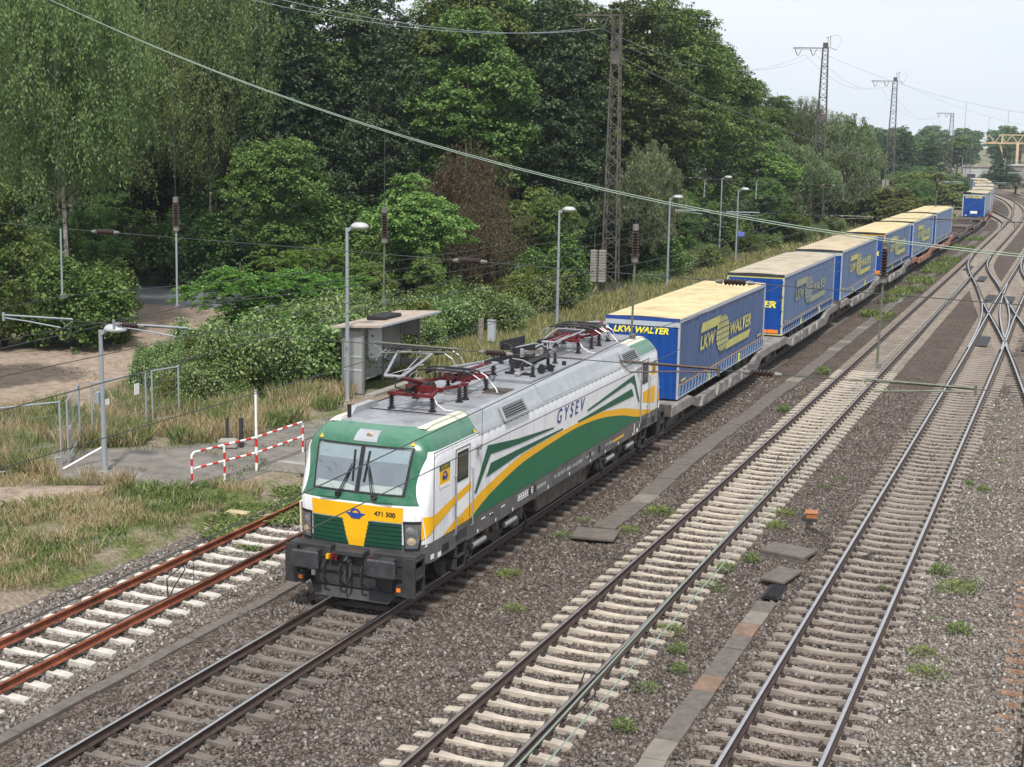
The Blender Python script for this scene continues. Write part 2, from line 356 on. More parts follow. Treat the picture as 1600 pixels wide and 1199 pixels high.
SLP = [(-1.3, -.215, .085), (-1.26, -.195, .10), (-1.05, -.178, .10), (-.75, -.165, .102), (-.52, -.172, .092), (-.3, -.192, .076), (0, -.20, .070), (.3, -.192, .076), (.52, -.172, .092), (.75, -.165, .102), (1.05, -.178, .10), (1.26, -.195, .10), (1.3, -.215, .085)]
def sleeper_geo(clip=True, wood=False):
    b = MB(); b.use('B')
    V = []; k = 0
    for (x, z, hw) in SLP:
        if wood: z = -.168; hw = .12
        V += [(x, -hw-.02, -.36), (x, -hw, z-.012), (x, -hw+.02, z), (x, hw-.02, z), (x, hw, z-.012), (x, hw+.02, -.36)]
    n = len(SLP); F = [tuple(range(6))[::-1], tuple((n-1)*6+i for i in range(6))]
    for i in range(n-1):
        for j in range(5): F.append((i*6+j, i*6+j+1, (i+1)*6+j+1, (i+1)*6+j))
    b.add(V, F)
    if clip:
        b.use('C')
        for s in (-.7525, .7525):
            for o in (-.135, .135): b.box(s+o-.045, s+o+.045, -.06, .06, -.175, -.125, .012, .015); b.cyl((s+o, 0, -.14), (s+o, 0, -.10), .02, 6)
    return b
SLG = {}
def sleeper_mesh(m, wood=False):
    key = m.name
    if key not in SLG:
        b = sleeper_geo(True, wood); me = bpy.data.meshes.new('sleeper'); me.from_pydata([tuple(v) for v in b.v], [], b.f)
        me.materials.append(m); me.materials.append(M_CLIP); me.polygons.foreach_set('material_index', b.mi); me.update()
        bb = bmesh.new(); bb.from_mesh(me); bmesh.ops.recalc_face_normals(bb, faces=bb.faces); bb.to_mesh(me); bb.free(); SLG[key] = me
    return SLG[key]
def track(pts, sm, label, top=M_RTOP, side=M_RSIDE, vis=(5, 400), sleepers=True, phase=0, wood=False, dz=0, group=None, spacing=.6, blades=None, slen=1.0):
    root = empty('railway_track', (0, 0, 0), 0, label, 'railway track', group)
    P = smooth_path(pts, 2.0)
    rail_mesh('rail', P, -.7525, root, top, side); rail_mesh('rail', P, .7525, root, top, side)
    if not sleepers: return root
    Q = resample(smooth_path(pts, .5), spacing); me = sleeper_mesh(sm, wood); far = []; cnt = 0
    for i, p in enumerate(Q[:-1]):
        d = (Q[i+1]-p).normalized(); a = math.atan2(-d.x, d.y)
        if p.y < vis[0] or p.y > vis[1]: continue
        if cnt < 99:
            o = bpy.data.objects.new('sleeper', me); COL.objects.link(o); o.parent = root
            o.location = (p.x+random.uniform(-.012, .012), p.y+phase, dz+random.uniform(-.006, .004)); o.rotation_euler = (0, 0, a+random.uniform(-.008, .008)); o.scale = (slen, 1, 1); cnt += 1
        else: far.append((p, a))
    if far:
        co = np.array([v.co[:] for v in me.vertices]); fc = [list(f.vertices) for f in me.polygons]; mi = [f.material_index for f in me.polygons]
        V = []; F = []; MI = []
        for j, (p, a) in enumerate(far):
            ca, sa = math.cos(a), math.sin(a); o = j*len(co)
            for c in co: V.append((p.x+c[0]*slen*ca-c[1]*sa, p.y+c[0]*slen*sa+c[1]*ca, c[2]+dz))
            F += [[o+q for q in f] for f in fc]; MI += mi
        m2 = bpy.data.meshes.new('distant_sleepers'); m2.from_pydata(V, [], F); m2.materials.append(M_SL_F if sm in (M_SL_B, M_SL_G) else sm); m2.materials.append(M_CLIP); m2.polygons.foreach_set('material_index', MI)
        o = bpy.data.objects.new('distant_sleepers', m2); COL.objects.link(o); o.parent = root; o['kind'] = 'stuff'
    return root
track(T_RUST, M_SL_W, 'disused siding with rusty red rails on pale concrete sleepers beside the meadow', M_RUST, M_RUST, vis=(9, 48), spacing=.63)
track(T_TRAIN, M_SL_D, 'track carrying the freight train, on dark sleepers sunk in brown ballast', vis=(11, 330), dz=-.004)
track(T_MID, M_SL_B, 'track on clean beige sleepers just right of the freight train', M_RTOP2, vis=(4, 330))
track(T_RIGHT, M_SL_G, 'track on grey beige sleepers leading up into the diamond crossing', vis=(10, 300), dz=0)
track(T_FAR, M_SL_WOOD, 'track with rusty wooden sleepers at the right edge of the picture', M_RTOP2, vis=(12, 240), wood=True, dz=-.02)
track([(14.0, 42), (13.2, 52), (12.25, 62), (11.3, 71.3), (10.3, 80), (8.75, 92.5), (7.4, 105), (6.15, 115.5), (5.35, 124.5), (5.08, 133)], M_SL_F, 'crossover track running diagonally from the beige sleeper track to the far right', vis=(42, 133), dz=-.02, slen=.98)
track([(9.4, 72), (9.2, 83), (8.6, 93), (7.5, 104)], M_SL_G, 'left curved slip track of the diamond crossing', sleepers=False)
track([(11.2, 72.5), (10.35, 82), (9.7, 93), (9.35, 107)], M_SL_G, 'right curved slip track of the diamond crossing', sleepers=False)
track([(9.25, 134), (9.5, 124), (10.1, 115), (11.4, 102), (13.3, 84), (15.5, 68)], M_SL_F, 'branch track swinging right beyond the diamond crossing', vis=(60, 132), dz=-.022)
track([(-.8, 226), (.4, 219), (2.4, 206), (4.2, 193), (4.92, 180)], M_SL_F, 'distant crossover linking the train track to the beige sleeper track', vis=(180, 226), dz=-.02)

# ballast stones in the near field: loose stones nobody could count
def stones(name, n, xr, yr, keep, m, size=(.022, .042)):
    x = RNG.uniform(*xr, n*2); u = RNG.random(n*2); y = yr[0]*(yr[1]/yr[0])**u
    k = keep(x, y); x = x[k][:n]; y = y[k][:n]; n = len(x)
    s = RNG.uniform(*size, n); cube = np.array([(a, b, c) for a in (-1, 1) for b in (-1, 1) for c in (-1, 1)], float)
    V = cube[None]*s[:, None, None]*np.stack([RNG.uniform(.7, 1.5, n), RNG.uniform(.6, 1.1, n), RNG.uniform(.4, .9, n)], -1)[:, None]
    V = V*RNG.uniform(.55, 1.1, (n, 8, 1)) + RNG.normal(0, .12, (n, 8, 3))*s[:, None, None]
    q = RNG.normal(size=(n, 4)); q /= np.linalg.norm(q, axis=1)[:, None]; a, b, c, d = q.T
    Rm = np.stack([np.stack([1-2*(c*c+d*d), 2*(b*c-a*d), 2*(b*d+a*c)], -1), np.stack([2*(b*c+a*d), 1-2*(b*b+d*d), 2*(c*d-a*b)], -1), np.stack([2*(b*d-a*c), 2*(c*d+a*b), 1-2*(b*b+c*c)], -1)], -2)
    V = np.einsum('nij,nkj->nki', Rm, V) + np.stack([x, y, ballast_h(x, y)+.004], -1)[:, None]
    Fq = np.array([(0, 1, 3, 2), (4, 6, 7, 5), (0, 4, 5, 1), (2, 3, 7, 6), (0, 2, 6, 4), (1, 5, 7, 3)])
    F = (np.arange(n)[:, None, None]*8+Fq[None]).reshape(-1, 4)
    o = mesh_np(name, V.reshape(-1, 3), F, m); return tag(o, kind='stuff')
NS = 1.0
stones('ballast_stones', int(95000*NS), (-2.6, 10.8), (7, 60), lambda x, y: (x > -2.0+.4*np.sin(y*2)) & (x < 10.6) & (x > 13-y*.85) & (x < 15.5) & ~((x>-1.5)&(x<1.5)&(y>26)), M_STONE)
stones('pale_ballast_stones', int(52000*NS), (-7, 14.6), (16, 60), lambda x, y: ((x > 10.3) & (x < 14)) | ((x < -2.6) & (x > -6.7) & (y < 40)), M_STONE_L)

# ------------------------------------------------------------------ locomotive
LL = 18.98
def livery():
    m = bpy.data.materials.new('locomotive_livery'); m.use_nodes = True; g = G(m); n = m.node_tree; p = n.nodes['Principled BSDF']
    t = n.nodes.new('ShaderNodeTexCoord'); s = n.nodes.new('ShaderNodeSeparateXYZ'); g.l(t.outputs['Object'], s.inputs[0]); x, y, z = s.outputs
    ym = g.m('MINIMUM', y, g.m('SUBTRACT', LL, y)); ax = g.m('ABSOLUTE', x)
    dirt = g.noise(t.outputs['Object'], 1.6, 6, .7); fine = g.noise(t.outputs['Object'], 14, 5, .7)
    mps = n.nodes.new('ShaderNodeMapping'); mps.inputs['Scale'].default_value = (3, 9, .5); g.l(t.outputs['Object'], mps.inputs[0]); strk = g.noise(mps.outputs[0], 1, 5, .7)
    white = g.mix(g.ramp(strk, (.45, (0, 0, 0)), (.8, (1, 1, 1))), (.80, .81, .85), (.66, .67, .69))
    green = g.mix(g.ramp(g.m('ADD', g.m('MULTIPLY', dirt, .5), g.m('MULTIPLY', strk, .5)), (.42, (0, 0, 0)), (.7, (1, 1, 1))), (.008, .105, .052), (.038, .165, .10))
    # sun-bleached, dusty green higher up on the cab roof
    up = n.nodes.new('ShaderNodeMapRange'); g.l(z, up.inputs['Value']); up.inputs['From Min'].default_value = 3.3; up.inputs['From Max'].default_value = 3.62
    green = g.mix(g.m('MULTIPLY', up.outputs[0], .45), green, (.13, .27, .20))
    grey = g.mix(g.ramp(dirt, (.35, (0, 0, 0)), (.7, (1, 1, 1))), (.27, .29, .31), (.36, .375, .39))
    deck = g.mix(g.ramp(g.m('ADD', g.m('MULTIPLY', dirt, .6), g.m('MULTIPLY', fine, .4)), (.38, (0, 0, 0)), (.62, (1, 1, 1))), (.19, .195, .21), (.30, .315, .345))
    skirt = g.mix(g.ramp(dirt, (.4, (0, 0, 0)), (.7, (1, 1, 1))), (.075, .075, .078), (.14, .13, .12))
    cream = g.mix(dirt, (.50, .52, .40), (.62, .60, .50))
    def AND(a, b): return g.m('MULTIPLY', a, b)
    gt = lambda a, b: g.m('GREATER_THAN', a, b); lt = lambda a, b: g.m('LESS_THAN', a, b)
    c = white
    edge = g.m('ADD', 2.2, g.m('MULTIPLY', 1.07, g.m('POWER', g.m('MAXIMUM', 0, g.m('DIVIDE', g.m('SUBTRACT', ym, .80), .42)), .6)))
    c = g.mix(AND(gt(z, edge), lt(ym, 1.25)), c, green)
    c = g.mix(AND(gt(z, 3.25), lt(ym, 3.53)), c, green)
    c = g.mix(AND(gt(z, 3.15), gt(ym, 3.53)), c, grey)
    c = g.mix(AND(AND(gt(z, 3.6), gt(ym, 1.62)), AND(lt(ym, 3.53), gt(ax, .9))), c, cream)
    c = g.mix(AND(AND(gt(z, 3.655), gt(ym, 1.5)), lt(ax, .93)), c, deck)
    c = g.mix(AND(gt(z, 3.655), gt(ym, 3.53)), c, deck)
    grime = g.m('MULTIPLY', g.ramp(g.m('ADD', g.m('MULTIPLY', strk, .65), g.m('MULTIPLY', dirt, .35)), (.40, (0, 0, 0)), (.72, (1, 1, 1))), .38)
    low = n.nodes.new('ShaderNodeMapRange'); g.l(z, low.inputs['Value']); low.inputs['From Min'].default_value = 2.4; low.inputs['From Max'].default_value = 1.3
    c = g.mix(g.m('MULTIPLY', grime, g.m('ADD', .45, low.outputs[0])), c, (.23, .20, .17))
    c = g.mix(lt(z, 1.38), c, skirt)
    g.l(c, p.inputs['Base Color'])
    g.l(g.m('ADD', .28, g.m('MULTIPLY', g.m('ADD', gt(z, 3.5), lt(z, 1.38)), .3)), p.inputs['Roughness'])
    p.inputs['Coat Weight'].default_value = .25
    return m
M_LIV = livery()
M_BLK = mat('black_rubber', (.015, .015, .017), .6, var=.2)
M_DK = mat('dark_grey_steel', (.045, .045, .048), .65, .2, var=.35, scale=4)
M_BUF = mat('buffer_steel', (.06, .062, .068), .5, .3, var=.4, scale=6)
M_UND = mat('dirty_underframe', (.055, .048, .043), .85, .1, var=.5, scale=3, col2=(.14, .12, .10))
M_YEL = mat('yellow_paint', (.82, .43, .008), .35, var=.06, scale=2)
M_GRN = mat('green_paint', (.012, .135, .062), .4, var=.12, scale=1.2)
M_GRN2 = mat('dark_green_paint', (.010, .095, .05), .4, var=.1)
M_GRL = mat('dark_green_grille', (.006, .055, .032), .55, var=.2, scale=6)
M_BLU = mat('blue_paint', (.02, .06, .29), .4, var=.05)
M_NAVY = mat('navy_lettering', (.025, .04, .20), .45, var=.05)
M_WHT = mat('white_paint', (.78, .78, .78), .5, var=.08)
M_RED = mat('red_painted_steel', (.14, .012, .015), .5, .1, var=.4, scale=5)
M_INS = mat('dark_ceramic_insulator', (.035, .030, .032), .25, 0, var=.2)
M_INSB = mat('brown_ceramic_insulator', (.030, .015, .013), .3, 0, var=.2)
M_ALU = mat('dull_aluminium', (.48, .48, .49), .4, .75, var=.2, scale=5)
M_SILV = mat('bare_steel_tube', (.42, .42, .44), .38, .7, var=.2)
M_GALV = mat('galvanised_steel', (.33, .37, .40), .55, .35, var=.18, scale=3, streak=True)
M_ORG = mat('orange_reflector', (.85, .22, .02), .4, var=.1)
M_WHEEL = mat('wheel_steel', (.09, .075, .065), .6, .6, var=.4, scale=4)
M_CREAM = mat('cream_dusty_paint', (.56, .55, .45), .7, var=.12, scale=3)
M_DECK = mat('roof_deck_grey', (.24, .25, .275), .6, .1, var=.2, scale=2.5)
M_ROOFG = mat('roof_side_grey', (.33, .35, .37), .5, .1, var=.15, scale=2)
def glass_mat(name, col, rough=.03, metal=.55):
    m = bpy.data.materials.new(name); m.use_nodes = True; p = m.node_tree.nodes['Principled BSDF']
    p.inputs['Base Color'].default_value = (*col, 1); p.inputs['Roughness'].default_value = rough; p.inputs['Metallic'].default_value = metal
    p.inputs['Specular IOR Level'].default_value = 1; return m
M_GLASS = glass_mat('tinted_windscreen', (.23, .285, .30), .04, .8)
M_GLASSD = glass_mat('dark_side_glass', (.10, .095, .07), .08, .4)
mg_ = bpy.data.materials.new('windscreen_glass'); mg_.use_nodes = True; n_ = mg_.node_tree; n_.nodes.clear(); mo_ = n_.nodes.new('ShaderNodeOutputMaterial'); mm_ = n_.nodes.new('ShaderNodeMixShader'); mm_.inputs[0].default_value = .33
tt_ = n_.nodes.new('ShaderNodeBsdfTransparent'); tt_.inputs[0].default_value = (.80, .88, .88, 1); gg_ = n_.nodes.new('ShaderNodeBsdfGlossy'); gg_.inputs['Roughness'].default_value = .03; gg_.inputs['Color'].default_value = (.9, .95, 1, 1)
n_.links.new(tt_.outputs[0], mm_.inputs[1]); n_.links.new(gg_.outputs[0], mm_.inputs[2]); n_.links.new(mm_.outputs[0], mo_.inputs[0]); M_GLASS = mg_
M_CABIN = mat('cab_interior_grey', (.045, .062, .066), .8, var=.5, scale=2.5); M_SKYREF = mat('pale_sky_reflection', (.28, .34, .35), .8, var=.15)
M_LAMPG = glass_mat('headlight_lens', (.30, .31, .33), .08, .7)
M_LED = mat('unlit_lamp_reflector', (.72, .58, .42), .25, .5, var=.3, scale=40)

def f_of(z):
    return float(np.interp(z, [.9, 1.2, 1.38, 2.2, 2.34, 3.3, 3.42, 3.52, 3.60, 3.66], [.66, .64, .62, .60, .655, .99, 1.06, 1.16, 1.34, 1.60]))
def w_of(z): return float(np.interp(z, [0, 3.15, 3.3, 3.56, 3.62, 3.66], [1.5, 1.5, 1.435, 1.26, 1.19, 1.12]))
def front_y(x, z):
    w = w_of(z); t = min(1, abs(x)/w); return f_of(z)+.6*(1-(1-t**3.2)**(1/3.2))
loco = empty('locomotive', (0, 25, 0), 0, 'green, white and yellow electric locomotive at the head of the freight train', 'locomotive')
def loft():
    b = MB(); zs = [.95, 1.2, 1.38, 1.8, 2.2, 2.26, 2.34, 2.6, 2.9, 3.15, 3.25, 3.3, 3.36, 3.42, 3.47, 3.52, 3.56, 3.60, 3.63, 3.66]
    th = [math.sin(k/14*math.pi/2) for k in range(15)]; n = None
    for z in zs:
        w = w_of(z); half = []
        for t in th: x = t*w; half.append((x, front_y(x, z)))
        for y in (1.6, 2.2, 2.9, 3.53, 5, 7, 9.49): half.append((w, max(y, f_of(z)+.62)))
        ring = half+[(x, LL-y) for x, y in half[::-1]][1:]
        ring = ring+[(-x, y) for x, y in ring[::-1]][1:-1]
        n = len(ring); b.v += [(x, y, z) for x, y in ring]
    for i in range(len(zs)-1):
        for k in range(n): j = (k+1) % n; b.f.append((i*n+k, i*n+j, (i+1)*n+j, (i+1)*n+k)); b.mi.append(0); b.sm.append(True)
    b.f.append(tuple((len(zs)-1)*n+k for k in range(n))); b.mi.append(0); b.sm.append(False)
    b.f.append(tuple(range(n-1, -1, -1))); b.mi.append(0); b.sm.append(False)
    o = b.build('body', M_LIV, loco, recalc=True)
    try: o.data.set_sharp_from_angle(angle=R(28))
    except Exception: pass
    return o
body = loft()
FRONT = lambda p: p
REAR = lambda p: (-p[0], LL-p[1], p[2])
def skin(b, poly, off, zsub=6, xsub=8):
    """a curved panel over the cab front; poly is (x,z) quad bl, br, tr, tl or row list [(z,xl,xr),...]"""
    vs = []; fs = []
    rowz = []
    for i in range(len(poly)-1):
        z0, a0, c0 = poly[i]; z1, a1, c1 = poly[i+1]
        for k in range(zsub): t = k/zsub; rowz.append((z0+(z1-z0)*t, a0+(a1-a0)*t, c0+(c1-c0)*t))
    rowz.append(poly[-1])
    for z, a, c in rowz:
        for k in range(xsub+1): x = a+(c-a)*k/xsub; vs.append((x, front_y(x, z)-off, z))
    n = xsub+1
    for i in range(len(rowz)-1):
        for k in range(xsub): fs.append((i*n+k, i*n+k+1, (i+1)*n+k+1, (i+1)*n+k))
    b.add(vs, fs)
def cab_end(xf, front):
    def Q(name, m, fn, par=loco): b = MB(xf); fn(b); return b.build(name, m, par)
    wf = Q('windscreen_frame', M_BLK, lambda b: skin(b, [(2.37, -1.06, 1.06), (3.33, -1.12, 1.12)], .012))
    for s in (-1, 1):
        a = sorted
        rows = [(2.41, *sorted((s*.05, s*1.01))), (3.29, *sorted((s*.05, s*1.07)))]
        Q('cab_interior', M_CABIN, lambda b: skin(b, rows, .014), wf); Q('dashboard', M_CREAM, lambda b: skin(b, [(2.42, *sorted((s*.07, s*.99))), (2.50, *sorted((s*.07, s*1.0))), (2.56, *sorted((s*.30, s*.95)))], .018), wf)
        Q('sky_reflection_band', M_SKYREF, lambda b: skin(b, [(3.02, *sorted((s*.07, s*1.02))), (3.27, *sorted((s*.06, s*1.05)))], .018), wf); Q('cab_seat', M_BLK, lambda b: skin(b, [(2.56, *sorted((s*.38, s*.78))), (2.78, *sorted((s*.40, s*.76))), (2.9, *sorted((s*.46, s*.70)))], .017), wf)  # pale band paints the sky's reflection into the top of each pane
        o = Q('windscreen_pane', M_GLASS, lambda b: skin(b, rows, .026), wf)
        o['label'] = 'large pane of the windscreen reflecting the sky'
        # wiper: two arms and a blade
        def wiper(b):
            y = lambda x, z, o_=.05: front_y(x, z)-o_
            bx = s*.14 if s > 0 else -.52
            b0 = (bx+.33*(1 if s > 0 else 0), 2.33)
            p0 = (s*.42, 2.34); p1 = (s*.16, 2.95)
            for d in (0, .06): b.tube([(p0[0]-s*d, y(p0[0], p0[1], .07), p0[1]), (p1[0]+s*.02, y(p1[0], p1[1], .07), p1[1])], .012, 5)
            b.tube([(s*.13, y(.1, 2.62, .045), 2.6), (s*.17, y(.1, 3.22, .045), 3.22)], .02, 5)
            b.box(p0[0]-.05, p0[0]+.05, y(*p0, .09), y(*p0, .0), 2.28, 2.37)
        Q('wiper', M_BLK, wiper)
    # yellow front panel: band and tapering centre wedge
    def yp(b):
        skin(b, [(1.84, -1.04, 1.04), (2.16, -1.06, 1.06)], .010, 2, 14)
        skin(b, [(1.26, -.17, .17), (1.78, -.30, .30), (1.84, -.36, .36)], .010, 3, 4)
    Q('front_panel', M_YEL, yp)
    def gr(b, s):
        prev = None
        for k in range(6):
            z0 = 1.27+k*.092; xi = .19+(z0-1.26)*.22
            for (za, zb, o) in ((z0, z0+.022, .004), (z0+.022, z0+.086, .022)):
                skin(b, [(za, *sorted((s*xi, s*1.03))), (zb, *sorted((s*xi, s*1.03)))], o, 1, 6)
            vs = []; zt = z0+.086
            for q in range(7):
                x = s*(xi+(1.03-xi)*q/6); vs += [(x, front_y(x, zt)-.022, zt), (x, front_y(x, zt)-.002, zt+.006)]
            b.add(vs, [(2*q, 2*q+2, 2*q+3, 2*q+1) for q in range(6)])
    for s in (-1, 1):
        Q('front_grille', M_GRL, lambda b: gr(b, s))
        h = Q('headlight', M_BLK, lambda b: skin(b, [(1.26, *sorted((s*1.07, s*1.36))), (1.60, *sorted((s*1.06, s*1.42))), (1.88, *sorted((s*1.05, s*1.44)))], .014, 3, 6))
        Q('lens', M_LAMPG, lambda b: skin(b, [(1.31, *sorted((s*1.10, s*1.33))), (1.60, *sorted((s*1.09, s*1.385))), (1.82, *sorted((s*1.09, s*1.39)))], .022, 3, 6), h)
        def disc(b, x, z, r, o):
            n = 18; c = (x, front_y(x, z)-o-.012, z); vs = [c]
            for k in range(n): t = 2*math.pi*k/n; px = x+s*0+r*math.cos(t); pz = z+r*math.sin(t); vs.append((px, front_y(px, pz)-o, pz))
            b.add(vs, [(0, 1+k, 1+(k+1) % n) for k in range(n)])
        Q('lamp', M_LED, lambda b: disc(b, s*1.22, 1.46, .085, .03), h)
        Q('lamp', M_SILV, lambda b: disc(b, s*1.20, 1.69, .08, .03), h)
        Q('buffer_housing', M_DK, lambda b: (b.rbox(*sorted((s*.50, s*1.46)), .42, .72, .98, 1.24, .015), b.box(*sorted((s*.70, s*1.04)), .16, .5, .90, 1.16)))
        def buf(b):
            b.rbox(s*.875-.32, s*.875+.32, -.01, .06, .83, 1.21, .03); b.tube([(s*.875, .05, 1.03), (s*.875, .34, 1.03)], [.12, .16], 10)
        Q('buffer', M_BUF, buf)
        Q('corner_step', M_DK, lambda b: (b.box(*sorted((s*1.22, s*1.5)), .30, .34, .40, 1.22), b.box(*sorted((s*1.22, s*1.5)), .74, .78, .40, 1.22),
            [b.box(*sorted((s*1.22, s*1.5)), .34, .74, z, z+.04) for z in (.40, .76, 1.14)], b.box(*sorted((s*1.22, s*1.26)), .34, .74, .40, 1.2), b.box(*sorted((s*1.05, s*1.22)), .30, .60, .42, .62)))
        Q('marker_reflector', M_ORG, lambda b: b.box(*sorted((s*1.09, s*1.18)), .288, .302, .50, .58))
        Q('handrail', M_WHT, lambda b: b.tube([(s*1.40, front_y(1.40, 2.02)-.0, 2.02), (s*1.42, front_y(1.42, 2.0)-.07, 2.0), (s*1.47, front_y(1.47, 1.3)-.06, 1.34), (s*1.44, front_y(1.44, 1.3), 1.32)], .014, 6))
        Q('cab_handle', M_GRN2, lambda b: b.tube([(s*.62-.2, front_y(s*.6, 2.24)+.0, 2.24), (s*.62-.2, front_y(s*.6, 2.24)-.05, 2.25), (s*.62+.2, front_y(s*.6, 2.24)-.05, 2.25), (s*.62+.2, front_y(s*.6, 2.24), 2.24)], .013, 5))
        Q('warning_triangle', M_YEL, lambda b: b.add([(s*1.06-.05, front_y(1.0, 3.38)-.02, 3.375), (s*1.06+.05, front_y(1.0, 3.38)-.02, 3.375), (s*1.06, front_y(1.0, 3.43)-.012, 3.45)], [(0, 1, 2)]))
        Q('roof_fairing', M_CREAM, lambda b: b.prism([(1.58, 3.64), (1.85, 3.685), (3.50, 3.685), (3.50, 3.64)], 'x', s*.97, s*1.13))
    tl = Q('top_light', M_ROOFG, lambda b: skin(b, [(3.385, -.27, .27), (3.585, -.25, .25)], .014, 4, 4))
    Q('lamp', M_LED, lambda b: b.tube([(.06, front_y(0, 3.49)-.03, 3.49), (.06, front_y(0, 3.49)+.03, 3.51)], .07, 14), tl)
    Q('buffer_beam', M_DK, lambda b: (b.box(-1.46, 1.46, .44, .72, .72, 1.10), b.rbox(-.32, .32, .28, .60, 1.12, 1.22, .01)))
    Q('snow_plough', M_DK, lambda b: (b.add([(-1.1, .62, .46), (1.1, .62, .46), (.85, .40, .17), (-.85, .40, .17), (-1.1, .72, .46), (1.1, .72, .46), (.85, .50, .17), (-.85, .50, .17), ],
        [(0, 1, 2, 3), (4, 7, 6, 5), (0, 4, 5, 1), (3, 2, 6, 7), (0, 3, 7, 4), (1, 5, 6, 2)]), b.box(-.9, .9, .5, .9, .4, .8)))
    Q('coupling_hook', M_DK, lambda b: (b.tube([(0, .5, 1.0), (0, .2, 1.0), (0, .12, 1.07), (0, .22, 1.12)], [.05, .045, .04, .025], 8), b.tube([(.05, .3, .98), (.06, .22, .7), (.0, .2, .52), (-.06, .22, .7), (-.05, .3, .98)], .028, 6)))
    for x in (-.42, -.33, .42): Q('brake_cock', M_RED, lambda b: (b.box(x-.03, x+.03, .34, .46, .98, 1.10), b.tube([(x, .36, 1.05), (x+.06, .30, 1.08)], .018, 6)))
    Q('brake_cock', M_YEL, lambda b: b.box(-.56, -.50, .34, .46, .98, 1.08))
    for x in (-.62, -.25, .25, .6): Q('air_hose', M_BLK, lambda b: b.tube([(x, .45, .92), (x+.02, .30, .8), (x+.05, .28, .6), (x+.12, .36, .45)], .024, 6))
    # cab doors on both sides
    for s in (-1, 1):
        X = s*1.5
        d = Q('cab_door', M_WHT, lambda b: b.box(*sorted((X, X+s*.004)), 2.28, 3.04, 1.40, 3.10))
        def seam(b, y0, y1, z0, z1, t=.014, o=.012):
            x0, x1 = sorted((X, X+s*o))
            b.box(x0, x1, y0, y0+t, z0, z1); b.box(x0, x1, y1-t, y1, z0, z1); b.box(x0, x1, y0+t, y1-t, z0, z0+t); b.box(x0, x1, y0+t, y1-t, z1-t, z1)
        Q('door_seal', M_DK, lambda b: (seam(b, 2.28, 3.04, 1.40, 3.10), b.box(*sorted((X, X+s*.011)), 1.18, 1.19, 1.38, 3.24), b.box(*sorted((X, X+s*.012)), 1.18, 3.53, 3.235, 3.25)), d)
        Q('door_window_frame', M_BLK, lambda b: b.rbox(*sorted((X+s*.0, X+s*.016)), 2.36, 2.94, 2.37, 3.02, .007), d)
        Q('door_window', M_GLASSD, lambda b: b.box(*sorted((X+s*.0, X+s*.019)), 2.405, 2.895, 2.43, 2.97), d)
        Q('door_handle', M_SILV, lambda b: b.tube([(X+s*.01, 2.36, 1.62), (X+s*.05, 2.4, 1.62), (X+s*.05, 2.58, 1.68)], .011, 5), d)
        for y in (2.22, 3.12): Q('grab_rail', M_GALV, lambda b: b.tube([(X, y, 1.25), (X+s*.05, y, 1.27), (X+s*.05, y, 2.55), (X, y, 2.57)], .014, 6))
        Q('boarding_step', M_DK, lambda b: (b.box(*sorted((X-s*.25, X-s*.0)), 2.36, 2.40, .40, 1.0), b.box(*sorted((X-s*.25, X)), 2.84, 2.88, .40, 1.0), [b.box(*sorted((X-s*.25, X)), 2.36, 2.88, z, z+.03) for z in (.40, .68, .95)], b.box(*sorted((X, X+s*.008)), 2.34, 2.9, 1.08, 1.28)))
        Q('camera_mirror', M_SILV, lambda b: (b.tube([(X, 3.42, 2.95), (X+s*.10, 3.42, 2.95)], [.05, .06], 10), b.box(*sorted((X, X+s*.04)), 3.39, 3.45, 2.74, 2.9)))
        Q('warning_triangle', M_YEL, lambda b: b.add([(s*1.47, 3.32, 3.27), (s*1.47, 3.46, 3.27), (s*1.425, 3.39, 3.36)], [(0, 1, 2)]))
cab_end(FRONT, True); cab_end(REAR, False)
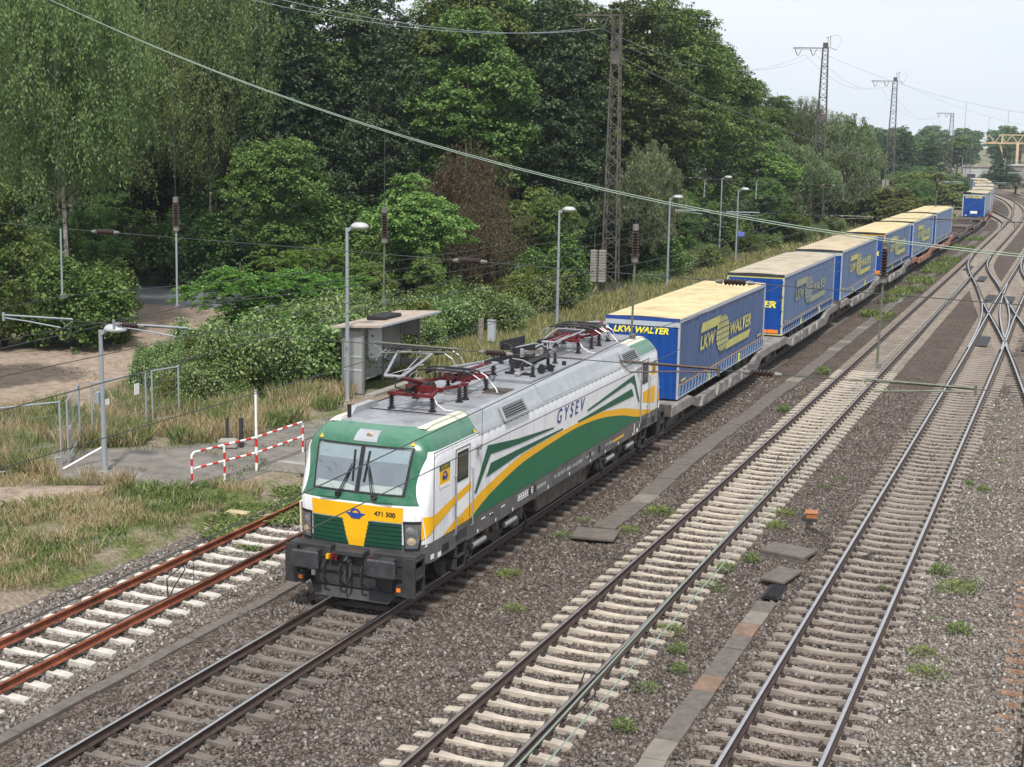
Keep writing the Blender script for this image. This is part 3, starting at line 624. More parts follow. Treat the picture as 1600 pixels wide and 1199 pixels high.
# side livery, both flanks
def tri_decal(name, m, pts, s, off, par=loco):
    b = MB(); c = bmesh.new(); vs = [c.verts.new((s*(1.5+off), p[0], p[1])) for p in pts]; f = c.faces.new(vs)
    bmesh.ops.triangulate(c, faces=[f]); me = bpy.data.meshes.new(name); c.to_mesh(me); c.free(); me.materials.append(m)
    o = bpy.data.objects.new(name, me); COL.objects.link(o); o.parent = par; return o
def curve(pts, n=5):
    P = smooth_path(pts, .35); return [(p.x, p.y) for p in P]
for s in (1, -1):
    fy = (lambda p: p) if s > 0 else (lambda p: (LL-p[0], p[1]))
    up_ = curve([(1.62, 1.385), (2.2, 1.56), (3.0, 1.72), (3.6, 1.86), (4.12, 1.95), (5.84, 2.19), (7.33, 2.25), (9.56, 2.27), (11.2, 2.245), (12.24, 2.20), (14.13, 1.98), (15.6, 1.70), (17.4, 1.385)])
    lo_ = curve([(3.0, 1.385), (3.4, 1.50), (4.13, 1.70), (5.85, 1.98), (7.34, 2.08), (9.57, 2.15), (11.2, 2.11), (12.62, 1.99), (14.15, 1.77), (15.2, 1.55), (16.1, 1.385)])
    tri_decal('yellow_band', M_YEL, [fy(p) for p in up_+lo_[::-1]], s, .007)
    tri_decal('green_flank', M_GRN, [fy(p) for p in [(p[0]+.001, p[1]-.001) for p in lo_]], s, .009)
    tri_decal('yellow_band', M_YEL, [fy(p) for p in [(1.235, 1.66), (2.2, 1.92), (3.10, 2.07), (3.10, 2.23), (2.2, 2.10), (1.235, 1.93)][::-1]], s, .008)
    tri_decal('yellow_band', M_YEL, [fy(p) for p in [(.80, 1.70), (1.235, 1.66), (1.235, 1.93), (.80, 2.08)]] if False else [fy(p) for p in [(1.23, 1.66), (1.235, 1.93), (1.23, 1.93)]], s, .008)
    tri_decal('green_stripe', M_GRN2, [fy(p) for p in [(4.03, 2.86), (5.89, 2.66), (8.32, 2.49), (8.33, 2.45), (5.9, 2.52), (4.2, 2.62), (3.40, 1.90), (3.29, 1.93)]], s, .011)
    tri_decal('green_stripe', M_GRN2, [fy(p) for p in [(4.22, 2.42), (5.9, 2.40), (9.01, 2.34), (9.04, 2.30), (5.97, 2.26), (3.96, 2.14)]], s, .011)
    tri_decal('green_stripe', M_GRN2, [fy(p) for p in [(10.92, 2.48), (15.2, 2.80), (15.82, 1.90), (15.70, 1.90), (15.22, 2.5), (14.86, 2.64), (11.01, 2.43)]], s, .011)
    tri_decal('green_stripe', M_GRN2, [fy(p) for p in [(10.15, 2.31), (15.0, 2.42), (15.2, 2.17), (10.25, 2.26)]], s, .011)
    tri_decal('yellow_band', M_YEL, [fy(p) for p in [(16.15, 2.12), (17.45, 2.16), (17.45, 1.62), (16.15, 1.80)]], s, .008)
    rd = (0, s, 0)
    text_obj('lettering', 'G Y S E V', M_NAVY, loco, (s*1.512, fy((8.57, 0))[0], 2.52), rd, (0, 0, 1), 2.15, .36, shear=.25, bold=.01)
    for yy in (1.46, LL-1.46-.52):
        y0 = yy if s > 0 else yy+.52
        f = quick('logo_plate', M_YEL, loco, lambda b: b.box(*sorted((s*1.5, s*1.506)), yy, yy+.52, 2.43, 2.92)); f['label'] = 'yellow plate with blue winged wheel emblem'
        quick('header', M_GRN2, f, lambda b: b.box(*sorted((s*1.5, s*1.509)), yy, yy+.52, 2.80, 2.92))
        text_obj('lettering', 'GYSEV', M_YEL, f, (s*1.511, y0+s*.08, 2.825), rd, (0, 0, 1), .36, .07)
        quick('footer', M_WHT, f, lambda b: b.box(*sorted((s*1.5, s*1.509)), yy, yy+.52, 2.43, 2.50))
        def emb(b, cy, cz, r, X=s*1.511):
            n = 20; vs = []
            for k in range(n+1):
                t = R(-50)+R(280)*k/n; vs += [(X, cy+r*math.cos(t), cz+r*math.sin(t)), (X, cy+r*.66*math.cos(t), cz+r*.66*math.sin(t))]
            b.add(vs, [(2*k, 2*k+2, 2*k+3, 2*k+1) for k in range(n)])
            b.sheet([(X, cy-r*1.3, cz+r*.12), (X, cy+r*1.3, cz+r*.12), (X, cy+r*.2, cz-r*.55), (X, cy-r*.2, cz-r*.55)])
        quick('emblem', M_BLU, f, lambda b: emb(b, yy+.26, 2.65, .12))
    # small white stencilled markings on the skirt
    for (txt, y, z, ww, hh) in [('91 55 0471 500-1 H-GYSEV', 8.45, 1.13, 2.2, .09), ('SIEMENS', 7.2, 1.13, .62, .085), ('H-GYSEV', 10.95, 1.14, .7, .07), ('471 500', 12.6, 1.15, .6, .07)]:
        text_obj('lettering', txt, M_WHT, loco, (s*1.506, fy((y, 0))[0], z), rd, (0, 0, 1), ww, hh)
    def marks(b):
        X0, X1 = sorted((s*1.5, s*1.505))
        b.box(X0, X1, 5.95, 6.95, 1.12, 1.135); b.box(X0, X1, 5.95, 6.95, 1.255, 1.27); b.box(X0, X1, 5.95, 5.965, 1.135, 1.255); b.box(X0, X1, 6.935, 6.95, 1.135, 1.255)
        for k in range(7): b.box(X0, X1, 6.02+k*.13, 6.09+k*.13, 1.16, 1.23)
        for y in (3.5, 4.55, 5.6, 8.0, 9.6, 11.3, 12.6, 13.8, 15.2): b.box(X0, X1, y, y+.05, 1.0, 1.05); b.box(X0, X1, y+.01, y+.04, .965, 1.0)
        for y in (3.72, 4.2, 4.9): b.box(X0, X1, y, y+.22, 1.22, 1.245)
        for y, z in ((1.05, 1.02), (1.4, .98), (15.6, 1.0), (15.9, 1.1)): b.box(X0, X1, y, y+.16, z, z+.10)
        for k in range(6): b.box(X0, X1, 15.35, 15.42, .99+k*.055, 1.02+k*.055)
    quick('stencil_marking', M_WHT, loco, marks)
    quick('skirt_opening', M_BLK, loco, lambda b: [b.rbox(*sorted((s*1.49, s*1.507)), y, y+w_, z, z+h_, .006) for y, w_, z, h_ in ((1.62, .34, 1.02, .17), (7.0-.35, .16, 1.1, .18), (6.98, .14, 1.1, .18), (12.0, .16, 1.08, .2), (11.2, .16, 1.06, .2), (17.2, .3, 1.0, .2), (15.95, .3, 1.04, .16), (4.28, .05, 1.14, .14), (4.4, .05, 1.14, .14))])
    quick('gold_lettering', M_YEL, loco, lambda b: ([b.box(*sorted((s*1.5, s*1.505)), 13.3+k*.12, 13.38+k*.12, 1.13, 1.19) for k in range(9)], b.box(*sorted((s*1.5, s*1.503)), 13.3, 14.34, 1.125, 1.132)))
    # roof edge gutter with brackets
    def gut(b):
        b.use(M_BLK); b.prism([(s*1.50, 3.145), (s*1.445, 3.145), (s*1.43, 3.19), (s*1.465, 3.20)], 'y', 3.6, LL-3.6)
        b.use(M_GALV)
        for k in range(34): y = 3.7+k*.345; b.box(*sorted((s*1.44, s*1.512)), y, y+.05, 3.15, 3.205)
    b = MB(); gut(b); b.build('roof_gutter', None, loco)
    def roofslope(b, y0, y1, o=.02):
        b.add([(s*(1.455+o*.6), y0, 3.215+o), (s*(1.455+o*.6), y1, 3.215+o), (s*(1.26+o*.6), y1, 3.56+o), (s*(1.26+o*.6), y0, 3.56+o), (s*(1.16), y0, 3.655+o), (s*(1.16), y1, 3.655+o), (s*1.30, y0, 3.2), (s*1.30, y1, 3.2)],
              [(0, 1, 2, 3), (3, 2, 5, 4), (0, 3, 4, 6), (1, 7, 5, 2), (0, 6, 7, 1)])
    for (y0, y1) in ((3.58, 7.62), (7.66, 11.38), (11.42, LL-3.58)): quick('roof_side_panel', M_ROOFG, loco, lambda b: roofslope(b, y0, y1, .03 if y0 == 7.66 else .018))
    for yc in (5.75, LL-4.1):
        def vent(b):
            b.use(M_BLK); f0 = lambda z: 1.50-(z-3.2)*.60+.03
            b.add([(s*f0(3.22), yc-.72, 3.23), (s*f0(3.22), yc+.72, 3.23), (s*f0(3.5), yc+.66, 3.52), (s*f0(3.5), yc-.66, 3.52)], [(0, 1, 2, 3)])
            b.use(M_ROOFG); A = [(s*(f0(3.22)+.01), yc-.74, 3.23), (s*(f0(3.22)+.01), yc+.74, 3.23), (s*(f0(3.5)+.01), yc+.68, 3.52), (s*(f0(3.5)+.01), yc-.68, 3.52)]
            for k in range(4): b.bar(A[k], A[(k+1) % 4], .05)
            for k in range(1, 6): t = k/6; b.bar([A[0][i]+(A[3][i]-A[0][i])*t for i in range(3)], [A[1][i]+(A[2][i]-A[1][i])*t for i in range(3)], .012)
        b = MB(); vent(b); b.build('roof_vent', None, loco)
# yellow band wrapping the cab corner in front of the panel seam
for xf in (FRONT, REAR):
    for s in (1, -1):
        b = MB(xf); vs = []
        n = 10
        for k in range(n+1):
            t = k/n; x = 1.38+.118*math.sin(t*math.pi/2)
            yy_ = front_y(x, 1.8); zt = np.interp(yy_, [.6, 1.2], [1.98, 1.93]); zb = np.interp(yy_, [.7, 1.2], [1.42, 1.66])
            vs += [(s*(x+.012), yy_-.004, zb), (s*(x+.012), yy_-.004, zt)]
        vs += [(s*1.509, 1.235, 1.66), (s*1.509, 1.235, 1.93)]
        b.add(vs, [(2*k, 2*k+2, 2*k+3, 2*k+1) for k in range(n+1)]); b.build('yellow_band', M_YEL, loco)
# front emblem and running number
def fr_emb(b):
    cx_, cz, r = 0, 1.93, .13; n = 22; vs = []
    for k in range(n+1):
        t = R(-50)+R(280)*k/n
        for q in (1, .66): x = cx_+r*q*math.cos(t); z = cz+r*q*math.sin(t); vs.append((x, front_y(x, z)-.016, z))
    b.add(vs, [(2*k, 2*k+2, 2*k+3, 2*k+1) for k in range(n)])
    b.sheet([(x, front_y(x, z)-.018, z) for x, z in ((-.24, 1.965), (.24, 1.965), (.05, 1.84), (-.05, 1.84))])
quick('emblem', M_BLU, loco, fr_emb)
text_obj('lettering', '471 500', M_BLK, loco, (.43, f_of(2.0)-.016, 1.95), (.997, .062, 0), (0, 0, 1), .47, .10, bold=.03)
# underframe, bogies and wheels
quick('underframe_tank', M_UND, loco, lambda b: (b.rbox(-1.35, 1.35, 7.6, 11.4, .42, .98, .04), b.box(-1.42, 1.42, 7.2, 11.8, .85, .96)))
def bogie(cy):
    bg_ = MB(); bg_.use(M_UND)
    for s in (-1, 1):
        bg_.prism([(cy-2.1, .62), (cy-1.9, .80), (cy-.7, .80), (cy-.45, .60), (cy+.45, .60), (cy+.7, .80), (cy+1.9, .80), (cy+2.1, .62), (cy+1.0, .55), (cy+.5, .42), (cy-.5, .42), (cy-1.0, .55)], 'x', s*1.02, s*1.20)
        for d in (-1.5, 1.5): bg_.rbox(*sorted((s*1.12, s*1.36)), cy+d-.19, cy+d+.19, .42, .78, .04); bg_.cyl((s*1.30, cy+d-.32, .55), (s*1.30, cy+d-.32, .86), .09, 8); bg_.cyl((s*1.30, cy+d+.32, .55), (s*1.30, cy+d+.32, .86), .09, 8)
        bg_.cyl((s*1.24, cy-.3, .6), (s*1.24, cy-.3, 1.0), .14, 10); bg_.cyl((s*1.24, cy+.3, .6), (s*1.24, cy+.3, 1.0), .14, 10)
    bg_.box(-1.0, 1.0, cy-.4, cy+.4, .5, .9); bg_.box(-.9, .9, cy-2.2, cy-2.0, .5, .7); bg_.box(-.9, .9, cy+2.0, cy+2.2, .5, .7)
    o = bg_.build('bogie', None, loco)
    for d in (-1.5, 1.5):
        for s in (-1, 1):
            b = MB(); b.use(M_WHEEL); b.cyl((s*.69, cy+d, .625), (s*.83, cy+d, .625), .625, 32); b.cyl((s*.67, cy+d, .625), (s*.69, cy+d, .625), .655, 32); b.use(M_DK); b.cyl((s*.83, cy+d, .625), (s*.86, cy+d, .625), .3, 20); b.build('wheel', None, o)
    for s in (-1, 1):
        for d in (-.95, .95):
            b = MB(); b.use(M_ALU); b.cyl((s*1.38, cy+d-.36, .68), (s*1.38, cy+d+.36, .68), .075, 12); b.use(M_DK); b.cyl((s*1.38, cy+d-.5, .68), (s*1.38, cy+d-.36, .68), .05, 10); b.cyl((s*1.38, cy+d+.36, .68), (s*1.38, cy+d+.5, .68), .05, 10); b.build('damper', None, o)
        b = MB(); b.tube([(s*1.36, cy-1.9, .85), (s*1.4, cy-1.7, .5), (s*1.38, cy-1.5, .35), (s*1.34, cy-1.2, .5), (s*1.3, cy-1.0, .85)], .025, 5); b.build('air_hose', M_BLK, o); b = MB(); b.tube([(s*1.3, cy+1.9, .85), (s*1.42, cy+2.0, .45), (s*1.3, cy+2.1, .2)], .03, 5); b.build('sand_pipe', M_BLK, o)
bogie(4.74); bogie(LL-4.74)
# roof equipment
def insul(b, x, y, z0, h, r=.055, m=None):
    b.use(M_INS if m is None else m); b.cyl((x, y, z0), (x, y, z0+.03), r*1.7, 10); n = max(3, int(h/.06)); prof = [(x, y, z0+.03)]; rs = [r*.7]
    for k in range(n):
        z = z0+.04+(h-.06)*k/n; dz = (h-.06)/n; prof += [(x, y, z), (x, y, z+dz*.35), (x, y, z+dz*.5), (x, y, z+dz*.95)]; rs += [r*.65, r*1.25, r*1.2, r*.65]
    prof.append((x, y, z0+h)); rs.append(r*.7); b.tube(prof, rs, 10)
quick('roof_block', M_DECK, loco, lambda b: b.rbox(-1.15, 1.15, 7.66, 11.38, 3.64, 3.76, .03))
quick('roof_seam', M_BLK, loco, lambda b: (b.box(-.93, .93, 3.02, 3.05, 3.66, 3.675), b.box(-.93, .93, LL-3.05, LL-3.02, 3.66, 3.675)))
quick('roof_grating', M_UND, loco, lambda b: ([b.box(.55, 1.05, 5.9+k*.06, 5.93+k*.06, 3.661, 3.68) for k in range(14)], b.box(.55, 1.05, 5.9, 6.74, 3.655, 3.662)))
quick('roof_grating', M_UND, loco, lambda b: b.box(-.9, -.4, 12.4, 13.1, 3.661, 3.68)); quick('roof_grating', M_UND, loco, lambda b: b.box(.25, .95, 11.6, 12.0, 3.661, 3.69))
quick('aerial', M_BLK, loco, lambda b: b.cyl((-.86, 1.95, 3.66), (-.86, 1.95, 3.94), .045, 10))
quick('roof_hatch', M_ALU, loco, lambda b: (b.cyl((.55, 2.0, 3.66), (.55, 2.0, 3.685), .1, 12), b.cyl((-.45, 2.0, 3.66), (-.45, 2.0, 3.68), .08, 12)))
quick('roof_hood', M_ROOFG, loco, lambda b: b.prism([(LL-3.3, 3.66), (LL-3.1, 3.84), (LL-2.1, 3.84), (LL-1.7, 3.66)], 'x', -.9, -.7)); quick('roof_hood', M_ROOFG, loco, lambda b: b.prism([(2.2, 3.66), (2.4, 3.80), (3.3, 3.80), (3.5, 3.66)], 'x', -1.1, -.93))
def pantograph(yb, d, raised, kd=2.3):
    """single-arm pantograph; base centre yb, knee towards direction d (-1 = front)"""
    r = empty('pantograph', (0, yb, 0)); r.parent = loco
    r['label'] = 'raised pantograph touching the contact wire' if raised else 'folded pantograph lying flat on the roof'
    zb = 4.02; P = lambda x, y, z: (x, d*y, z)
    for (x, y) in ((-.5, .95), (.5, .95), (-.55, -.75), (.55, -.75)):
        b = MB(); insul(b, x, d*y, 3.66, .33); b.build('insulator', None, r)
    def frame(b):
        b.bar(P(-.55, 1.02, zb), P(.55, 1.02, zb), .09, .07)
        for s in (-1, 1): b.bar(P(s*.5, 1.02, zb), P(s*.28, .2, zb), .07); b.bar(P(s*.28, .2, zb), P(s*.58, -.8, zb), .06)
        b.bar(P(-.4, .2, zb), P(.4, .2, zb), .08, .1); b.box(-.32, .32, min(d*.35, d*.62), max(d*.35, d*.62), zb-.02, zb+.15)
    quick('base_frame', M_RED, r, frame)
    quick('drive', M_BLK, r, lambda b: (b.cyl(P(-.3, .45, zb+.12), P(.3, .45, zb+.12), .10, 10), b.cyl(P(-.15, .85, zb+.06), P(-.15, .4, zb+.1), .07, 8)))
    if raised: knee = (0, 1.85, 4.56); base = (0, .1, zb+.1); head = (0, .55, 4.98)
    else: knee = (0, kd, 4.10); base = (0, .35, zb+.08); head = (0, -.1, 4.27)
    def arm(b): b.tube([P(*base), P(*knee)], [.055, .045], 10)
    quick('lower_arm', M_RED, r, arm)
    quick('push_rod', M_BLK, r, lambda b: b.tube([P(.1, .95, zb), P(.08, knee[1]+.08, knee[2]-.22), P(0.04, knee[1]+.05, knee[2])], .018, 6))
    def ua(b):
        for s in (-1, 1): b.tube([P(s*.2, knee[1]+.02, knee[2]), P(s*.42, head[1]+.25, head[2]-.05)], [.034, .026], 8)
        b.tube([P(-.21, knee[1]+.02, knee[2]), P(.21, knee[1]+.02, knee[2])], .035, 8)
        b.tube([P(.1, knee[1], knee[2]-.06), P(.12, head[1]+.2, head[2]-.1)], .014, 6)
        b.tube([P(-.2, knee[1], knee[2]), P(.4, (knee[1]+head[1])/2, (knee[2]+head[2])/2-.02)], .008, 5); b.tube([P(-.42, head[1]+.25, head[2]-.05), P(.42, head[1]+.25, head[2]-.05)], .022, 8)
    quick('upper_arm', M_SILV, r, ua)
    def hd(b):
        for q in (-.22, .22):
            pts = [(-.98, -.30), (-.88, -.13), (-.7, -.03), (-.5, .02), (0, .03), (.5, .02), (.7, -.03), (.88, -.13), (.98, -.30)]
            b.use(M_BLK); b.tube([P(x, head[1]+q, head[2]+z) for x, z in pts[2:7]], .024, 6)
            b.use(M_SILV); b.tube([P(x, head[1]+q, head[2]+z) for x, z in pts[:3]], .013, 6); b.tube([P(x, head[1]+q, head[2]+z) for x, z in pts[6:]], .013, 6)
        b.use(M_BLK)
        for s in (-1, 1): b.bar(P(s*.48, head[1]-.24, head[2]-.05), P(s*.48, head[1]+.24, head[2]-.05), .05, .07); b.bar(P(s*.3, head[1]-.2, head[2]-.02), P(s*.3, head[1]+.2, head[2]-.02), .02)
        b.use(M_ALU)
        for s in (-1, 0, 1): b.bar(P(s*.25-.1, head[1]-.2, head[2]-.04), P(s*.25+.1, head[1]+.2, head[2]-.04), .022)
    b = MB(); hd(b); b.build('collector_head', None, r)
    if not raised:
        b = MB(); b.use(M_INS)
        for k in range(7): b.cyl((-.36+k*.12, d*(-.1), zb+.05), (-.36+k*.12, d*(-.1), zb+.2), .03, 6)
        b.build('rest_springs', None, r)
    quick('shunt_cable', M_WHT, r, lambda b: b.tube([P(.5, .9, zb-.02), P(.62, .98, 3.85), P(.78, .9, 3.72), P(.9, .7, 3.67)], .014, 6))
    return r
pantograph(4.2, -1, True); pantograph(5.35, 1, False, 2.35); pantograph(13.95, -1, False, 2.1); pantograph(14.75, 1, False, 1.9)
def hv(b):
    for (x, y) in ((.25, 8.6), (.62, 8.35), (1.0, 8.1), (.1, 9.2), (-.35, 8.8), (-.5, 9.7), (.3, 10.0), (.75, 10.4), (-.2, 10.5), (.85, 9.6), (.0, 7.95), (-.6, 10.9)): insul(b, x, y, 3.76, random.choice([.3, .36, .42]), .05)
    b.use(M_BLK); b.bar((.0, 7.4, 4.12), (.1, 9.3, 4.14), .06, .14); b.bar((-.5, 9.7, 4.2), (.3, 10.1, 4.2), .05, .16); b.bar((-.6, 9.9, 4.22), (-.6, 11.6, 4.15), .05, .22)
    b.cyl((.1, 9.2, 3.78), (.1, 9.2, 4.3), .12, 12); b.box(-.2, .35, 9.5, 9.9, 3.8, 4.05); b.cyl((.45, 9.0, 3.9), (.95, 9.4, 4.15), .08, 8)
    b.tube([(-.5, 9.7, 4.2), (-.3, 9.4, 4.35), (.0, 9.1, 4.35), (.25, 8.6, 4.14)], .025, 6); b.tube([(.3, 10, 4.15), (.6, 9.8, 4.3), (.85, 9.6, 4.1)], .025, 6); b.box(.2, .9, 8.22, 8.28, 3.77, 3.82)
    b.use(M_ALU); b.rbox(.55, .7, 7.95, 8.5, 3.77, 3.86, .02); b.tube([(.25, 8.6, 4.1), (.62, 8.35, 4.12), (1.0, 8.1, 4.05)], .02, 6); b.cyl((.2, 9.3, 4.05), (.2, 9.3, 4.25), .1, 10); b.cyl((.55, 9.9, 3.9), (.55, 9.9, 4.2), .05, 8)
    b.tube([(.1, 9.2, 4.3), (.4, 9.8, 4.35), (.75, 10.4, 4.12)], .018, 6)
b = MB(); hv(b); b.build('high_voltage_gear', None, loco)
for (x, y, l) in ((1.02, 8.62, .5), (.94, 8.9, .4), (1.12, 9.05, .3)):
    quick('horn', M_BLK, loco, lambda b: b.tube([(x, y, 3.86), (x, y+.06, 3.86), (x, y+.12, 3.86), (x, y+l, 3.86)], [.10, .075, .04, .03], 14))
quick('roof_busbar', M_BLK, loco, lambda b: (b.bar((.05, 5.3, 4.0), (0, 7.5, 4.1), .05, .1), b.bar((-.2, 11.6, 4.12), (-.1, 13.4, 4.05), .05, .1), b.cyl((1.06, 10.25, 3.76), (1.06, 10.25, 3.86), .06, 8)))

# ------------------------------------------------------------------ wagons and trailers
PTRAIN = smooth_path(T_TRAIN, 1.0)
def on_train(y):
    for a, b in zip(PTRAIN[:-1], PTRAIN[1:]):
        if a.y <= y <= b.y or (b.y <= y <= a.y): t = (y-a.y)/(b.y-a.y); return a+(b-a)*t
    return PTRAIN[-1]
M_WAG = mat('grey_wagon_steel', (.15, .142, .135), .75, .1, var=.5, scale=2.5, col2=(.33, .31, .29))
M_WAGD = mat('dark_wagon_steel', (.060, .045, .040), .8, .1, var=.5, scale=2.5, col2=(.14, .11, .095))
M_WAGO = mat('faded_orange_wagon_steel', (.22, .075, .045), .8, .1, var=.4, scale=2.5, col2=(.38, .19, .13))
M_TYRE = mat('tyre_rubber', (.02, .02, .02), .85)
def wheelset(b, y, x=.75, r=.46):
    for s in (-1, 1): b.cyl((s*(x-.06), y, r), (s*(x+.07), y, r), r, 22)
    b.cyl((-x, y, r), (x, y, r), .08, 8)
def pocket_wagon(y0, length, m, md, label, empty_=False):
    a = on_train(y0); c = on_train(y0+length); d = (c-a).normalized(); rz = math.atan2(-d.x, d.y)
    r = empty('pocket_wagon', (a.x, a.y, 0), rz, label, 'freight wagon', 'wagons of the freight train')
    U = length/2-.15
    for u in range(2):
        o = .15+u*(U)
        for s in (-1, 1):
            x0, x1 = sorted((s*1.18, s*1.38))
            P = [(0, 1.0), (2.5, 1.0), (3.3, .78), (U-4.4, .74), (U-3.2, 1.02), (U, 1.04), (U, .74), (U-2.6, .72), (U-3.6, .36), (3.9, .36), (2.6, .68), (0, .70)]
            sb = quick('side_beam', m, r, lambda b: b.prism([(o+p[0], p[1]) for p in P], 'x', x0, x1))
            xx0, xx1 = sorted((s*1.34, s*1.46))
            def plates(b):
                k = 0
                for (ya, yb) in ((3.5, 5.6), (5.75, 7.6), (7.75, 9.6), (9.75, 11.7)):
                    ya = ya/16.7*U+.2; yb = yb/16.7*U+.2; zt = .83 if k % 2 else .77; k += 1
                    b.prism([(o+ya, .46), (o+ya+.25, zt), (o+yb-.25, zt), (o+yb, .46)], 'x', xx0, xx1)
            quick('side_plate', m, sb, plates)
        quick('end_platform', m if not empty_ else md, r, lambda b: (b.rbox(-1.3, 1.3, o+.0, o+2.4, .93, 1.035, .02), b.rbox(-1.3, 1.3, o+U-3.0, o+U, .95, 1.055, .02)))
        quick('cross_member', md, r, lambda b: [b.box(-1.2, 1.2, o+y, o+y+.3, .3, .52) for y in (3.6, U*.4, U*.6, U-4.2)]+[b.box(-.2, .2, o+3.4, o+U-3.4, .28, .46)])
        if u == 0: quick('hitch', md, r, lambda b: (b.box(-.4, .4, o+2.0, o+2.6, 1.03, 1.1), b.bar((-.35, o+2.2, 1.03), (0, o+2.4, 1.1), .08), b.bar((.35, o+2.2, 1.03), (0, o+2.4, 1.1), .08)))
        if empty_:
            quick('floor_grid', md, r, lambda b: [b.box(-1.15, 1.15, o+y, o+y+.35, .78, .88) for y in np.arange(3.4, U-3, 1.9)]+[b.box(x-.12, x+.12, o+3.2, o+U-3.2, .72, .8) for x in (-.5, .5)])
    for yb in (1.35, length/2, length-1.35):
        b = MB(); b.use(md)
        for s in (-1, 1):
            b.prism([(yb-1.35, .5), (yb-1.2, .66), (yb+1.2, .66), (yb+1.35, .5), (yb+.9, .4), (yb+.5, .28), (yb-.5, .28), (yb-.9, .4)], 'x', s*.98, s*1.10)
            for q in (-.9, .9): b.rbox(*sorted((s*1.08, s*1.22)), yb+q-.15, yb+q+.15, .32, .6, .03)
        b.box(-1.0, 1.0, yb-.25, yb+.25, .45, .7); bo = b.build('bogie', None, r)
        for q in (-.9, .9): quick('wheelset', M_WHEEL, bo, lambda b: wheelset(b, yb+q))
    for ye, sg in ((0, -1), (length, 1)):
        for s in (-1, 1): quick('buffer', md, r, lambda b: (b.cyl((s*.875, ye, 1.0), (s*.875, ye+sg*.5, 1.0), .10, 10), b.cyl((s*.875, ye+sg*.5, 1.0), (s*.875, ye+sg*.56, 1.0), .23, 16)))
        quick('headstock', md, r, lambda b: b.box(-1.35, 1.35, *sorted((ye, ye-sg*.2)), .72, 1.1))
    return r
pocket_wagon(44.75, 33.6, M_WAG, M_UND, 'grey pocket wagon coupled right behind the locomotive')
pocket_wagon(79.1, 32.2, M_WAG, M_UND, 'grey pocket wagon under the third and fourth trailers')
pocket_wagon(111.9, 32.2, M_WAGO, M_WAGD, 'faded orange pocket wagon under the fifth and sixth trailers')
pocket_wagon(144.9, 33.6, M_WAGD, M_WAGD, 'dark empty wagon in the gap between the two rows of trailers', True)
pocket_wagon(179.2, 33.6, M_WAGO, M_WAGD, 'distant orange wagon under the first trailer beyond the empty wagon')
pocket_wagon(213.6, 33.0, M_WAGD, M_WAGD, 'distant dark wagon where the train starts to curve away left')
pocket_wagon(247.0, 32.0, M_WAGD, M_WAGD, 'farthest wagon of the train, half hidden on the left curve')

def curtain_mat(name, a, b_):
    m = bpy.data.materials.new(name); m.use_nodes = True; g = G(m); n = m.node_tree; p = n.nodes['Principled BSDF']
    t = n.nodes.new('ShaderNodeTexCoord').outputs['Object']; mpn = n.nodes.new('ShaderNodeMapping'); mpn.inputs['Scale'].default_value = (1, 1.7, .25); g.l(t, mpn.inputs[0])
    f = g.noise(mpn.outputs[0], 1.2, 6, .7); g.l(g.ramp(f, (.3, a), (.7, b_)), p.inputs['Base Color']); p.inputs['Roughness'].default_value = .55
    wv = n.nodes.new('ShaderNodeTexWave'); wv.bands_direction = 'Y'; wv.inputs['Scale'].default_value = .55; wv.inputs['Distortion'].default_value = 1.5; g.l(t, wv.inputs['Vector'])
    b = n.nodes.new('ShaderNodeBump'); b.inputs['Strength'].default_value = .6; b.inputs['Distance'].default_value = .05; g.l(wv.outputs['Fac'], b.inputs['Height']); g.l(b.outputs[0], p.inputs['Normal']); return m
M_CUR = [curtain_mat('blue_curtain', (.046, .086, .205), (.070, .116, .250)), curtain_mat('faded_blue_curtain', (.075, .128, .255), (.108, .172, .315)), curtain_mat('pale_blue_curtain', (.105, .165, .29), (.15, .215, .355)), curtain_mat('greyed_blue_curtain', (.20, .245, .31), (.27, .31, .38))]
M_TBL = mat('deep_blue_paint', (.006, .058, .27), .35, var=.15, scale=1.5)
M_ROOFC = [mat('cream_tarpaulin', (.52, .41, .205), .75, var=.2, scale=1.2, col2=(.62, .52, .31)), mat('dusty_tarpaulin', (.34, .30, .225), .85, var=.2, scale=1.2, col2=(.47, .41, .30)), mat('sandy_tarpaulin', (.40, .32, .21), .8, var=.22, scale=1.2, col2=(.54, .45, .31))]
M_LY = mat('yellow_lettering', (.80, .72, .06), .5, var=.06); M_LYF = mat('faded_yellow_print', (.50, .48, .16), .6, var=.12, scale=2); M_LYP = mat('washed_out_print', (.30, .31, .24), .6, var=.12, scale=2)
M_OLINE = mat('ochre_line', (.50, .28, .08), .6); M_BAND = mat('blue_side_board', (.05, .13, .36), .5, var=.3, scale=5); M_STRAP = mat('grey_blue_strap', (.22, .32, .50), .6, var=.3, scale=8)
M_RAIL = mat('pale_grey_rail', (.50, .54, .58), .45, .3, var=.1); M_NVY = mat('navy_edge', (.02, .06, .25), .45)
